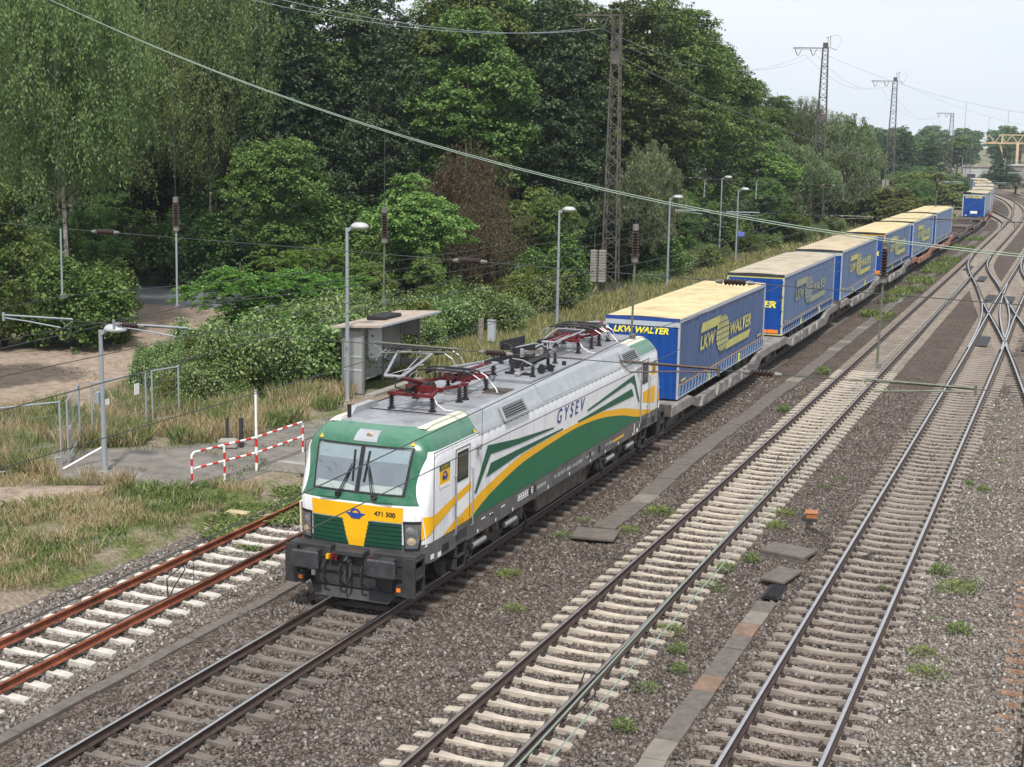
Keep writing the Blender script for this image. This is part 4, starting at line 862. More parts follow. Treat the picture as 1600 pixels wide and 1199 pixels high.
def trailer(y0, flip, cu, ro, lg, label, x=None, z0=1.1, z1=3.82, logo=True, far=False):
    a = on_train(y0); c = on_train(y0+13.6); d = (c-a).normalized()
    r = empty('curtain_trailer', (a.x, a.y, 0), math.atan2(-d.x, d.y), label, 'semi-trailer', 'trailers on the freight train')
    Lt = 13.6; W = 1.275; xf = (lambda p: (-p[0], Lt-p[1], p[2])) if flip else None
    def Q(name, m, fn, par=r, loc=False):
        b = MB(None if loc else xf); fn(b); return b.build(name, m, par)
    # roof, slightly crowned
    def roof(b):
        n = 14; vs = []
        for i in range(2): vs += [(-W+2*W*k/n, i*Lt, z1-.03+.045*math.sin(math.pi*k/n)) for k in range(n+1)]
        b.add(vs, [(k, k+1, n+2+k, n+1+k) for k in range(n)]); b.box(-W+.01, W-.01, .01, Lt-.01, z1-.12, z1-.031)
    Q('roof', M_ROOFC[ro], roof)
    Q('roof_edge', M_NVY if cu == 0 else M_DK, lambda b: (b.box(-W-.015, W+.015, -.025, 0, z1-.14, z1-.01), b.box(-W-.015, W+.015, Lt, Lt+.02, z1-.14, z1-.01)))
    for s in (-1, 1):
        Q('roof_rail', M_RAIL, lambda b: b.box(*sorted((s*W, s*(W+.02))), 0, Lt, z1-.16, z1-.035))
        def cur(b):
            n = 68; vs = []
            for k in range(n+1):
                y = .1+(Lt-.2)*k/n; o = .012*math.sin(y*4.9)+.006*math.sin(y*11.3+1)
                vs += [(s*(W-.01+o), y, z0+.40), (s*(W-.015+o), y, z1-.16)]
            b.add(vs, [(2*k, 2*k+2, 2*k+3, 2*k+1) for k in range(n)])
        Q('curtain', M_CUR[cu], cur)
        Q('lower_line', M_OLINE, lambda b: b.box(*sorted((s*(W+.002), s*(W+.014))), .1, Lt-.1, z0+.43, z0+.47))
        bd = Q('side_board', M_BAND, lambda b: b.box(*sorted((s*(W-.03), s*W)), .06, Lt-.06, z0+.02, z0+.41))
        def straps(b):
            k = 0
            for y in np.arange(.25, Lt-.3, .42):
                b.use(M_STRAP); b.box(*sorted((s*W, s*(W+.022))), y, y+.05, z0+.05, z0+.42); b.box(*sorted((s*W, s*(W+.016))), y+.06, y+.30, z0+.10, z0+.22)
                b.use(M_BLK); b.bar((s*(W+.026), y+.02, z0+.12), (s*(W+.026), y+.16, z0+.34), .035)
            b.use(M_LY)
            for y in (4.1, 9.0): b.box(*sorted((s*W, s*(W+.035))), y, y+.2, z0+.04, z0+.34)
            b.use(M_RAIL); b.box(*sorted((s*W, s*(W+.02))), .05, Lt-.05, z0+.02, z0+.06)
        if not far: b = MB(xf); straps(b); b.build('strap_buckles', None, bd)
        for ya_, yb_ in ((-.005, .07), (Lt-.07, Lt+.005)): Q('corner_post', M_RAIL, lambda b: b.box(*sorted((s*(W-.10), s*(W+.018))), ya_, yb_, z0, z1-.14))
        # side print, always reading along the train side
        if logo:
            # pos(u): distance from left end as one looks at this side
            Y = (lambda u: u) if s > 0 else (lambda u: Lt-u)
            X = s*(W+.030); sg = s; rr = (0, s, 0)
            o_ = 0 if not far else 0
            lm = [M_LYF, M_LYF, M_LYP][lg] if lg < 3 else M_LYF
            root = r
            def pl(pts): 
                b = MB(); b.sheet([(X, Y(u), z) for u, z in pts]); return b.build('printed_bar', lm, root)
            pl([(2.75, 3.0), (5.3, 3.0), (5.75, 3.33), (2.98, 3.33)]); pl([(6.6, 1.93), (10.55, 1.93), (10.95, 2.22), (6.9, 2.22)])
            n = 32; b = MB(); b.use(lm); b.add([(X, Y(6.12+1.0*math.cos(2*math.pi*k/n)), 2.62+.68*math.sin(2*math.pi*k/n)) for k in range(n)], [tuple(range(n))])
            b.use(M_CUR[cu])
            for q in (-.66, -.33, .33, .66, 0):
                P = [(X+s*.006, Y(6.12+q*math.cos(math.pi*(k/12-.5))), 2.62+.68*math.sin(math.pi*(k/12-.5))) for k in range(13)]
                for i in range(12): a_, c_ = P[i], P[i+1]; b.add([(a_[0], a_[1]-.018, a_[2]), (a_[0], a_[1]+.018, a_[2]), (c_[0], c_[1]+.018, c_[2]), (c_[0], c_[1]-.018, c_[2])], [(0, 1, 2, 3)])
            for q in (-.42, -.21, 0, .21, .42): h = math.sqrt(1-(q/.68)**2); b.add([(X+s*.007, Y(6.12-h), 2.62+q-.014), (X+s*.007, Y(6.12+h), 2.62+q-.014), (X+s*.007, Y(6.12+h), 2.62+q+.014), (X+s*.007, Y(6.12-h), 2.62+q+.014)], [(0, 1, 2, 3)])
            b.build('globe_emblem', None, root)
            if not far:
                text_obj('lettering', 'LKW', lm, root, (X, Y(2.75), 2.38), rr, (0, 0, 1), 2.2, .50, shear=.2, bold=.035)
                text_obj('lettering', 'WALTER', lm, root, (X, Y(7.3), 2.36), rr, (0, 0, 1), 3.6, .50, shear=.2, bold=.035)
            else:
                text_obj('lettering', 'LKW WALTER', lm, root, (X, Y(2.75), 2.38), rr, (0, 0, 1), 8.1, .50, shear=.2, bold=.035)
            if not far: pl([(.25, 1.66), (.9, 1.66), (.95, 1.74), (.3, 1.74)]); pl([(12.2, 1.72), (12.9, 1.72), (12.95, 1.80), (12.25, 1.80)])
    # front bulkhead, corrugated
    def front(b):
        n = 34; vs = []; fs = []
        for k in range(n+1):
            x = -W+.04+(2*W-.08)*k/n; o = -.0 if k % 4 in (0, 1) else -.028; vs += [(x, o, z0), (x, o, z1-.28)]
        b.add(vs, [(2*k, 2*k+2, 2*k+3, 2*k+1) for k in range(n)]); b.box(-W+.02, W-.02, .004, .06, z0, z1-.14)
    Q('front_wall', M_TBL, front); Q('front_header', M_RAIL, lambda b: (b.box(-W, W, -.035, 0, z1-.30, z1-.14), b.tube([(W-.14, -.05, z1-.24), (W-.14, -.03, z1-.24)], .035, 10)))
    fx = lambda x, y, z: (-x, Lt-y, z) if flip else (x, y, z); fr = (-1, 0, 0) if flip else (1, 0, 0)
    text_obj('lettering', 'LKW WALTER', M_LY, r, fx(-1.0, -.036, z1-.56), fr, (0, 0, 1), 1.92, .22, shear=.25, bold=.04)
    Q('front_label_plate', M_WHT, lambda b: b.box(-.95, -.72, -.034, -.029, z0+.10, z0+.18))
    # rear doors
    Q('rear_door', M_TBL, lambda b: (b.box(-W+.06, -.006, Lt-.04, Lt+.006, z0+.05, z1-.20), b.box(.006, W-.06, Lt-.04, Lt+.006, z0+.05, z1-.20)))
    Q('door_frame', M_LYF if lg == 2 else M_YEL, lambda b: (b.box(-W, W, Lt+.0, Lt+.014, z1-.20, z1-.15), b.box(-W, W, Lt, Lt+.014, z0+.0, z0+.05), b.box(-W, -W+.05, Lt, Lt+.014, z0+.05, z1-.2), b.box(W-.05, W, Lt, Lt+.014, z0+.05, z1-.2)))
    def locks(b):
        for q in (-.62, .62, -.1, .1): b.tube([(q, Lt+.03, z0+.05), (q, Lt+.03, z1-.22)], .014, 5)
        for k in range(4): z = z0+.4+k*.65; [b.box(q-.06, q+.06, Lt, Lt+.03, z, z+.06) for q in (-W+.08, W-.08)]
    Q('lock_rods', M_TBL, locks)
    text_obj('lettering', 'LKW', M_LY, r, fx(.95, Lt+.012, 2.86), (1, 0, 0) if flip else (-1, 0, 0), (0, 0, 1), 1.35, .30, shear=.25, bold=.045)
    text_obj('lettering', 'WALTER', M_LY, r, fx(.97, Lt+.012, 2.32), (1, 0, 0) if flip else (-1, 0, 0), (0, 0, 1), 1.94, .30, shear=.25, bold=.045)
    for s in (-1, 1): Q('rear_reflector', M_ORG, lambda b: b.box(*sorted((s*.48, s*1.10)), Lt+.01, Lt+.03, z0+.09, z0+.24))
    # chassis and running gear
    Q('chassis', M_UND, lambda b: (b.box(-.5, -.38, .8, Lt-.2, .88, z0+.015), b.box(.38, .5, .8, Lt-.2, .88, z0+.015), [b.box(-W+.06, W-.06, y, y+.1, z0-.12, z0+.015) for y in np.arange(.4, Lt, 1.1)]))
    if not far:
        for s in (-1, 1):
            Q('landing_leg', M_UND, lambda b: (b.box(*sorted((s*.55, s*.68)), 2.5, 2.66, .5, 1.05), b.box(*sorted((s*.5, s*.74)), 2.4, 2.76, .46, .5)))
        for y in (8.2, 9.5, 10.8):
            for s in (-1, 1): Q('wheel', M_TYRE, lambda b: (b.tube([(s*.80, y, .82), (s*.84, y, .82), (s*1.14, y, .82), (s*1.18, y, .82)], [.44, .49, .49, .44], 24)))
    return r
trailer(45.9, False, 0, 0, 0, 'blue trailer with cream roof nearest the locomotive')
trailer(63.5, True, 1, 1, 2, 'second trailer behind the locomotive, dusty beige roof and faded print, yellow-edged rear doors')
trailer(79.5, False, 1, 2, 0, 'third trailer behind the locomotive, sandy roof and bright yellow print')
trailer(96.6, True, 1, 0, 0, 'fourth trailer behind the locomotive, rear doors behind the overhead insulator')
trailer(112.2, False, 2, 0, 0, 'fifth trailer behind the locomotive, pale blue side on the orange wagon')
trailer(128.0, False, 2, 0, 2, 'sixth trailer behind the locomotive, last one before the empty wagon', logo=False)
lbl = ['first trailer beyond the empty wagon, bright blue front with a white plate', 'second trailer beyond the empty wagon, grey blue side', 'third trailer beyond the empty wagon, starting on the curve', 'fourth trailer beyond the empty wagon, yellowish roof on the curve', 'last visible trailer far away on the left curve']
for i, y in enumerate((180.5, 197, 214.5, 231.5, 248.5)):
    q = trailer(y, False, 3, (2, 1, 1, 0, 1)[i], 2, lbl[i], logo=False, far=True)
    if i == 0:
        quick('coupling_plate', M_WHT, q, lambda b: b.box(-.35, .45, -.06, -.03, 1.45, 1.75)); quick('front_connectors', M_BLK, q, lambda b: [b.cyl((x, -.08, z), (x, -.03, z), .09, 10) for x, z in ((-.6, 1.6), (-.85, 1.75), (.65, 1.6), (.7, 1.85))])
quick_ = empty('tail_marker', (on_train(62.9).x+.3, 62.95, 1.05), 0, 'small orange marker standing on the wagon deck before the second trailer', 'marker')
quick('marker_cone', M_ORG, quick_, lambda b: (b.tube([(0, 0, .0), (0, 0, .16)], [.06, .015], 8), b.box(-.08, .08, -.08, .08, 0, .03)))

# ------------------------------------------------------------------ masts, catenary, lamps
M_MAST = mat('weathered_mast_steel', (.085, .082, .072), .8, .2, var=.35, scale=2, col2=(.14, .125, .105))
M_WIRE = mat('dark_wire', (.055, .06, .06), .6, .3); M_WIREL = mat('bright_patinated_wire', (.22, .28, .23), .5, .2)
M_ROD = mat('greenish_steel_rod', (.16, .17, .13), .6, .4, var=.3, scale=8); M_RODB = mat('brown_steel_tube', (.12, .085, .07), .65, .4, var=.3, scale=8)
M_WAGI = mat('insulator_cap', (.20, .19, .18), .6, .4, var=.3)
def hinsul(b, x, y, z, l=.5, m=None, r=.075):
    b.use(M_WAGI); b.tube([(x-l*.75, y, z), (x-l*.5, y, z)], [.03, .05], 8); b.tube([(x+l*.5, y, z), (x+l*.75, y, z)], [.05, .03], 8)
    b.use(m or M_INSB); n = 6; P = []; rs = []
    for k in range(n): q = x-l*.42+l*.84*k/n; d = l*.84/n; P += [(q, y, z), (q+d*.4, y, z), (q+d*.5, y, z), (q+d*.95, y, z)]; rs += [r*.55, r*1.1, r*1.05, r*.55]
    b.tube(P, rs, 10)
def lattice_mast(x, y, h, wb, wt, label, arm=0, extra=False, plate=None):
    r = empty('lattice_mast', (x, y, -.35), 0, label, 'mast', 'lattice masts along the railway'); H = h
    W = lambda z: (wb+(wt-wb)*z/H)/2
    def legs(b):
        for sx in (-1, 1):
            for sy in (-1, 1): b.bar((sx*W(0), sy*W(0)*.7, 0), (sx*W(H), sy*W(H)*.7, H), .085 if wb > .9 else .07)
    quick('leg_frame', M_MAST, r, legs)
    def lac(b):
        z = .3; k = 0
        while z < H-.5:
            st = max(.45, W(z)*1.5); z2 = min(z+st, H-.1)
            for sy in (-1, 1): s = 1 if (k+(sy > 0)) % 2 else -1; b.bar((s*W(z), sy*W(z)*.7, z), (-s*W(z2), sy*W(z2)*.7, z2), .045)
            for sx in (-1, 1): s = 1 if k % 2 else -1; b.bar((sx*W(z), s*W(z)*.7, z), (sx*W(z2), -s*W(z2)*.7, z2), .045)
            if k % 6 == 5:
                for sy in (-1, 1): b.bar((-W(z), sy*W(z)*.7, z), (W(z), sy*W(z)*.7, z), .05)
            z = z2; k += 1
    quick('lacing', M_MAST, r, lac)
    if plate: quick('splice_plate', M_MAST, r, lambda b: b.box(-W(plate)-.05, W(plate)+.05, -W(plate)*.7-.05, W(plate)*.7+.05, plate-.4, plate+.4))
    if arm:
        quick('crossarm', M_MAST, r, lambda b: (b.bar((wt/2, 0, H-.08), (-arm, 0, H-.02), .10), b.bar((0, 0, H-.4), (-arm, 0, H-.1), .03)))
        for k in (0, 1):
            xa = -arm*(.93-.47*k)
            for s in (-1, 1):
                b = MB(); b.use(M_INS); a = Vector((xa+.32+s*.36, 0, H-.15)); c = Vector((xa+.32+s*.05, 0, H-.85)); n = 9; P = []; rs = []
                for q in range(n): P += [a+(c-a)*(q/n), a+(c-a)*((q+.5)/n), a+(c-a)*((q+.9)/n)]; rs += [.03, .06, .03]
                b.tube(P, rs, 7); b.build('strain_insulator', None, r)
    if extra:
        b = MB(); b.use(M_MAST); b.rbox(-.25, .25, -.25, .25, H, H+.5, .04); b.bar((.2, 0, H+.1), (1.2, 0, H-.3), .05); b.bar((.2, .2, H+.2), (.2, .2, H+1.1), .05); b.bar((.5, 0, H+.1), (.5, 0, H+1.2), .05); b.bar((.0, 0, H+1.0), (.6, 0, H+1.15), .04)
        b.tube([(.5, 0, H+1.2), (1.3, 0, H+1.3), (1.7, 0, H+.7), (1.3, 0, H-.1), (.9, 0, H-.3)], .012, 4); b.build('switch_gear', None, r)
    return r
MX = -14.3
lattice_mast(MX, 86.9, 17.5, .98, .44, 'tall rusty lattice mast behind the nearest blue trailer', arm=2.7, plate=14.9)
lattice_mast(MX, 160.8, 20.0, 1.5, .55, 'tallest lattice mast, with a loop of cable at its top', arm=3.5, extra=True, plate=12.5)
lattice_mast(MX, 220.7, 18.9, 1.45, .6, 'lattice mast with twin weights at its foot, right of the tallest mast', arm=3.4, extra=True, plate=11.5)
lattice_mast(-12.6, 296, 15.8, 1.2, .55, 'lattice mast with a slim crossarm left of the far blue trailer', arm=3.0)
lattice_mast(-12.0, 335, 12.0, 1.3, .5, 'farthest and shortest lattice mast', arm=3.2)
def weights(x, y, z0, z1, label, n=2):
    r = empty('tension_weights', (x, y, z0), 0, label, 'counterweight', 'counterweights of the catenary')
    for k in range(n):
        def st(b):
            for q in range(12): zz = (z1-z0)*q/12; b.rbox(k*.55-.2, k*.55+.2, -.2, .2, zz, zz+(z1-z0)/12-.015, .02)
        quick('weight_stack', M_CONC, r, st); quick('hanger_rod', M_MAST, r, lambda b: b.cyl((k*.55, 0, z1-z0), (k*.55, 0, z1-z0+1.2), .02, 6))
    return r
weights(-14.95, 85.6, .75, 2.75, 'pair of pale concrete weight stacks on the mast behind the nearest trailer'); weights(-14.9, 219.3, .6, 4.2, 'pair of concrete weight stacks on the mast right of the tallest mast')
SPANS = [(27, 15.1, 7.6, 7.42, 5.28, [(-8.35, 7.5, 5.85), (-5.2, 7.6, 5.78), (-.05, 7.55, 6.2), (5.4, 7.4, 5.83), (10.15, 7.25, 5.6)]),
         (86.9, 14.7, 6.95, 7.3, 5.3, [(-8.4, 7.3, 6.2), (-5.2, 7.3, 6.2), (0, 7.25, 6.3), (5.3, 7.0, 6.1), (9.6, 6.9, 6.1)]),
         (160.8, 18.9, 12.2, 8.2, 5.6, [(0.7, 8.4, 7.0), (5.0, 8.4, 7.0), (9.2, 8.4, 7.0)]), (220.7, 18.6, 11.2, 8.2, 5.6, [(-.8, 8.4, 7.0), (4.1, 8.4, 7.0), (8.2, 8.4, 7.0)])]
SL = ['nearest cross-span, its bright twin wires slanting across the whole picture', 'second cross-span, hung from the rusty mast behind the nearest trailer', 'third cross-span, drawn against the sky from the tallest mast', 'fourth cross-span, hung from the mast right of the tallest one']
for (Y, H, zm, zu, zl, drops), lab in zip(SPANS, SL):
    r = empty('cross_span', (0, Y, 0), 0, lab, 'overhead line', 'cross-spans over the tracks'); near = Y < 40
    hz = lambda x: zm+(H-zm)*((16-x)/30.3)**2
    rr = .0095 if near else .013
    XR = 31
    for dy in (-.12, .12): quick('head_span_wire', M_WIREL if near else (M_WIRE if Y < 100 else M_GALV), r, lambda b: b.tube([(MX+(XR-MX)*k/40, dy, hz(MX+(XR-MX)*k/40)+(.0 if dy > 0 else .06)) for k in range(41)], rr, 5))
    ze = lambda x, z: z-.026*(x+9)
    for z in (zu, zl): quick('steady_rope', M_WIRE, r, lambda b: b.tube([(MX, 0, ze(MX, z)+.1)]+[(x, 0, ze(x, z) if z == zu else z) for x in (-9, -3, 2.5, 8, 13, 20)]+[(XR, 0, z)], .009 if near else .015, 4))
    for xi in ((-7.1, 1.9, 7.4) if near else (-9.0, -.9, 7.0)):
        for z, xo in ((ze(xi, zu), 0), (zl, .6)):
            b = MB(); hinsul(b, xi+xo, 0, z, .5, M_INSB, .065); b.build('span_insulator', None, r)
    for i, (x, zi, zb) in enumerate(drops):
        b = MB(); b.use(M_WIRE); b.tube([(x, 0, hz(x)), (x, 0, zi+.55)], .008 if near else .014, 4)
        if not (near and i == 0):
            insul(b, x, 0, zi, .5, .06, M_INSB); b.use(M_WAGI); b.cyl((x, 0, zi-.12), (x, 0, zi), .07, 8); b.cyl((x, 0, zi+.5), (x, 0, zi+.62), .06, 8)
        b.use(M_GALV if i < 2 else M_ROD); b.tube([(x, 0, zi-.1), (x-.02, 0, zb)], .022 if near else .03, 6); b.use(M_WAGI); b.box(x-.05, x+.05, -.06, .06, zb-.06, zb+.04); b.build('suspension_rod', None, r)
        # registration arms near the contact wire
        b = MB(); b.use(M_RODB if i == 3 else (M_ROD if i in (2, 4) else M_GALV)); sgn = 1 if i not in (0, 1) else -1
        b.tube([(x+sgn*1.75, 0, zl+.02), (x-sgn*.25, 0, zl+.04)], .022 if near else .03, 6); b.tube([(x+sgn*1.7, 0, zl-.05), (x+sgn*1.0, -.05, zl-.08), (x-.02, -.1, zl-.16)], .017, 6); b.bar((x+sgn*1.75, 0, zl+.08), (x+sgn*1.75, 0, zl-.12), .045)
        b.tube([(x-sgn*.25, 0, zl), (x-.02, 0, zl-.18)], .01, 4); b.build('registration_arm', None, r)
SUP = [-33, 27, 86.9, 160.8, 220.7, 285, 345]
def catenary(path, xoff, label, zs, bright=False):
    P = smooth_path(path, 1.0); Px = lambda y: float(np.interp(y, [p.y for p in P], [p.x for p in P]))
    r = empty('catenary', (0, 0, 0), 0, label, 'overhead line', 'contact and carrying wires over the tracks'); m = M_WIREL if bright else M_WIRE
    ymax = min(345, P[-1].y); C = []; Mm = []; b = MB(); b.use(M_WIRE); drp = []
    for i in range(len(SUP)-1):
        y0, y1 = SUP[i:i+2]
        if y0 > ymax: break
        st0 = .28*(1 if i % 2 else -1); st1 = -st0; m0, m1 = zs[min(i, len(zs)-1)], zs[min(i+1, len(zs)-1)]
        n = 16
        for k in range(n+1):
            t = k/n; y = y0+(y1-y0)*t; x0 = Px(y0)+xoff[min(i, len(xoff)-1)]; x1 = Px(y1)+xoff[min(i+1, len(xoff)-1)]
            x = x0+(x1-x0)*t if y1 < 200 else Px(y)
            cz = 5.08+(.22*(1-t) if i == -1 else 0)
            mz = m0+(m1-m0)*t-(.45+.1*(zs[0] > 5.9))*4*t*(1-t)*(1 if i < 1 else 1.25); mz = max(mz, cz+.15)
            if k or not C: C.append((x, y, cz)); Mm.append((x, y, mz))
            if 0 < k < n and k % 2 == 0: drp.append(((x, y, mz), (x, y, cz)))
    quick('contact_wire', m, r, lambda b: b.tube(C, .0085, 4)); quick('carrying_wire', m, r, lambda b: b.tube(Mm, .0085, 4))
    quick('droppers', M_WIRE, r, lambda b: [b.tube([p, q], .004, 3, cap=False) for p, q in drp])
catenary([(-8.35, 0), (-8.35, 90), (-8.4, 160)], [0, 0, 0], 'contact and carrying wires left of the disused siding', [6, 5.85, 6.2])
catenary(T_RUST+[(-5, 90), (-5.2, 130)], [-.5, -.6, -.2], 'contact and carrying wires over the disused siding', [6, 5.78, 6.2])
catenary(T_TRAIN, [0, 0, 0], 'contact and carrying wires over the freight train', [6.3, 6.2, 6.3, 7.0])
catenary(T_MID, [.2, .3, .25, 0], 'contact and carrying wires over the beige sleeper track', [5.9, 5.83, 6.1, 7.0])
catenary(T_RIGHT, [.55, .58, .2, 0], 'bright greenish contact and carrying wires over the right track', [5.9, 5.6, 6.1, 7.0], True)
catenary([(13.9, 0), (13.9, 90), (13.3, 165)], [0, 0, 0], 'contact and carrying wires over the track at the right edge', [5.9, 5.8, 6.1])
fe = empty('feeder_line', (0, 0, 0), 0, 'pair of thin feeder wires hung from the mast crossarms above the trees', 'power line')
for xo, zo in ((-2.2, 0), (-1.0, 0)):
    def fd(b):
        pts = [(25, 16.2), (86.9, 16.3), (160.8, 18.9), (220.7, 17.8), (296, 14.7), (335, 11)]; P = []
        for (ya, za), (yb, zb) in zip(pts[:-1], pts[1:]):
            for k in range(13): t = k/12; P.append((MX+xo, ya+(yb-ya)*t, za+(zb-za)*t-2.0*4*t*(1-t)*((yb-ya)/70)))
        b.tube(P, .014, 4)
    quick('feeder_wire', M_GALV, fe, fd)
M_DOME = mat('lamp_dome_grey', (.42, .43, .44), .5, .1, var=.12, scale=6)
def lamp(x, y, h, label, num=None, box=False, sz=1.0):
    r = empty('platform_lamp', (x, y, -.12), 0, label, 'street lamp', 'platform lamps')
    quick('pole', M_GALV, r, lambda b: (b.tube([(0, 0, 0), (0, 0, h*.45), (0, 0, h)], [.085, .07, .055], 12), b.rbox(-.12, .12, -.12, .12, 0, .04, .01)))
    quick('bracket_arm', M_GALV, r, lambda b: b.prism([(-.06, h-.02), (.12, h+.02), (.30, h+.13), (.45, h+.13), (.45, h+.02), (.25, h-.02), (.06, h-.14)], 'y', -.05, .05))
    def dome(b):
        n = 18; vs = []; R0 = .28*sz; cx_ = .52
        rings = [(0, .16), (.5, .145), (.8, .10), (.97, .03), (1.0, -.02), (.9, -.05)]
        for q, z in rings: vs += [(cx_+R0*q*math.cos(2*math.pi*k/n)*1.25, R0*q*math.sin(2*math.pi*k/n), h+.06+z) for k in range(n)]
        b.smooth = True; b.add(vs, [(i*n+k, i*n+(k+1) % n, (i+1)*n+(k+1) % n, (i+1)*n+k) for i in range(len(rings)-1) for k in range(n)])
    hd = quick('lamp_head', M_DOME, r, dome, recalc=True)
    quick('lens', M_CREAM, hd, lambda b: b.tube([(.52, 0, h+.03), (.52, 0, h-.03)], [.22*sz, .14*sz], 14))
    if num: text_obj('number', num, M_BLK, r, (-.02, -.082, 1.9), (1, 0, 0), (0, 0, 1), .07, .13)
    if box: quick('junction_box', M_GALV, r, lambda b: b.rbox(-.20, -.07, -.09, .09, 2.0, 2.36, .01))
    return r
lamp(-12.32, 33.45, 4.15, 'short platform lamp with a junction box, standing alone in front of the wire fence', box=True)
lamp(-11.45, 46.6, 6.4, 'platform lamp with a black number, at the left corner of the grey shelter', num='5')
lamp(-11.4, 69.15, 6.1, 'platform lamp rising behind the locomotive roof, left of the rusty lattice mast')
lamp(-11.7, 91.0, 6.0, 'platform lamp just right of the rusty lattice mast')
l4 = lamp(-12.1, 112.3, 5.9, 'platform lamp carrying a small blue sign plate')
quick('sign_plate', mat('blue_sign', (.16, .20, .62), .5), l4, lambda b: b.box(.09, .62, -.03, .0, 2.3, 2.65))
lamp(-15.2, 119.6, 6.6, 'platform lamp in front of the overgrown hut roof')

# ------------------------------------------------------------------ shelter, barrier, fence and lineside things
M_SHG = mat('shelter_grey_panel', (.29, .295, .29), .6, .1, var=.15, scale=2, streak=True); M_SHR = mat('shelter_roof_felt', (.36, .30, .25), .9, var=.2, scale=2)
M_SHP = mat('poster_white', (.62, .66, .68), .35, var=.08, scale=1); M_FRM = mat('shelter_frame', (.22, .225, .225), .5, .3)
sh = empty('platform_shelter', (-12.35, 47.95, -.1), 0, 'grey open waiting shelter with a flat brown roof at the end of the platform', 'shelter')
SW, SLn, SH = .85, 4.9, 2.58
quick('roof', M_SHR, sh, lambda b: b.add([(-.35, -.35, 2.52), (1.65, -.2, 2.62), (1.65, SLn+.35, 2.62), (-.35, SLn+.45, 2.52), (-.35, -.35, 2.58), (1.65, -.2, 2.70), (1.65, SLn+.35, 2.70), (-.35, SLn+.45, 2.58)], [(0, 3, 2, 1), (4, 5, 6, 7), (0, 1, 5, 4), (1, 2, 6, 5), (2, 3, 7, 6), (3, 0, 4, 7)]))
quick('roof_trim', M_RAIL, sh, lambda b: b.bar((1.67, -.2, 2.66), (1.67, SLn+.35, 2.66), .03, .07))
quick('roof_vent', M_BLK, sh, lambda b: b.rbox(.15, .95, 1.6, 3.1, 2.62, 2.80, .03))
for (x, y) in ((0, 0), (SW, 0), (0, SLn), (SW, SLn), (0, 1.65), (0, 3.3)): quick('post', M_FRM, sh, lambda b: b.box(x-.04, x+.04, y-.04, y+.04, 0, 2.58))
quick('end_wall', M_SHG, sh, lambda b: b.box(.045, SW-.045, -.012, .012, .02, .88)); quick('upper_end_wall', M_SHG, sh, lambda b: b.box(.045, SW-.045, -.012, .012, 1.45, 2.4))
M_SHGL = glass_mat('scratched_shelter_glass', (.30, .31, .30), .35, .15)
quick('end_window', M_SHGL, sh, lambda b: b.box(.045, SW-.045, -.008, .008, .95, 1.4))
quick('end_rail', M_RAIL, sh, lambda b: (b.box(.04, SW-.04, -.03, .03, .88, .95), b.box(.04, SW-.04, -.03, .03, 1.40, 1.45)))
for k in range(3): quick('back_panel', M_SHG, sh, lambda b: b.box(-.012, .012, .045+k*1.65, 1.605+k*1.65, .25, 2.45))
quick('far_end_wall', M_SHG, sh, lambda b: b.box(.045, SW-.045, SLn-.012, SLn+.012, 1.7, 2.5)); quick('lower_far_end_wall', M_SHG, sh, lambda b: b.box(.045, SW-.045, SLn-.012, SLn+.012, .05, .7))
quick('poster_case', M_RAIL, sh, lambda b: b.box(.016, .07, 1.9, 3.15, .95, 2.2)); quick('poster', M_SHP, sh, lambda b: b.box(.07, .078, 1.97, 3.08, 1.02, 2.13))
quick('bench', M_SHG, sh, lambda b: (b.rbox(.1, .55, .3, 1.7, .42, .47, .01), b.box(.1, .14, .4, .46, 0, .42), b.box(.1, .14, 1.5, 1.56, 0, .42)))
def scr(b):
    for cy_, cz in ((.55, 1.95), (.75, 1.8), (.62, 1.65)): b.tube([(.02, cy_-.15, cz), (.02, cy_, cz+.12), (.02, cy_+.1, cz-.05), (.02, cy_+.2, cz+.08)], .012, 4)
quick('scrawl', M_BLK, sh, scr)
tag(quick('path_edging', M_CONC, None, lambda b: b.box(-11.25, -10.9, 47.6, 55, -.2, -.02)), kind='structure')
b = MB(); b.tube([(0, 0, 0), (0, 0, 1.45)], [.15, .13], 10); o = b.build('wooden_post', mat('grey_weathered_wood', (.22, .19, .155), .95, var=.35, scale=6)); o.location = (-12.15, 60.9, -.12); tag(o, 'thick weathered wooden post beside the grey cable cabinet', 'post')
cb = empty('cable_cabinet', (-11.78, 61.3, -.12), 0, 'slim grey cable cabinet on the wooden post behind the locomotive', 'cabinet')
quick('case', M_RAIL, cb, lambda b: b.rbox(-.17, .17, -.15, .15, .35, 1.32, .03)); quick('stand', M_GALV, cb, lambda b: b.box(-.05, .05, -.05, .05, 0, .36)); quick('lid', M_GALV, cb, lambda b: b.box(-.19, .19, -.17, .17, 1.32, 1.36))
M_RW_R = mat('barrier_red', (.55, .03, .03), .45, var=.1); M_RW_W = mat('barrier_white', (.80, .80, .78), .45, var=.06)
ba = empty('pedestrian_barrier', (0, 0, 0), 0, 'red and white striped tube barrier with one tall post beside the locomotive', 'barrier')
def striped(name, pts, n, first=1, r_=.032):
    L_ = [0]; P = [Vector(p) for p in pts]
    for a, c in zip(P[:-1], P[1:]): L_.append(L_[-1]+(c-a).length)
    at_ = lambda t: Vector([float(np.interp(t, L_, [p[i] for p in P])) for i in range(3)])
    b = MB(); tot = L_[-1]; seg = tot/n
    for k in range(n):
        b.use(M_RW_R if (k+first) % 2 == 0 else M_RW_W); ks = [t for t in L_ if k*seg < t < (k+1)*seg]; b.tube([at_(k*seg)]+[at_(t) for t in ks]+[at_((k+1)*seg)], r_, 10, cap=(k in (0, n-1)))
    o = b.build(name, None, ba); return o
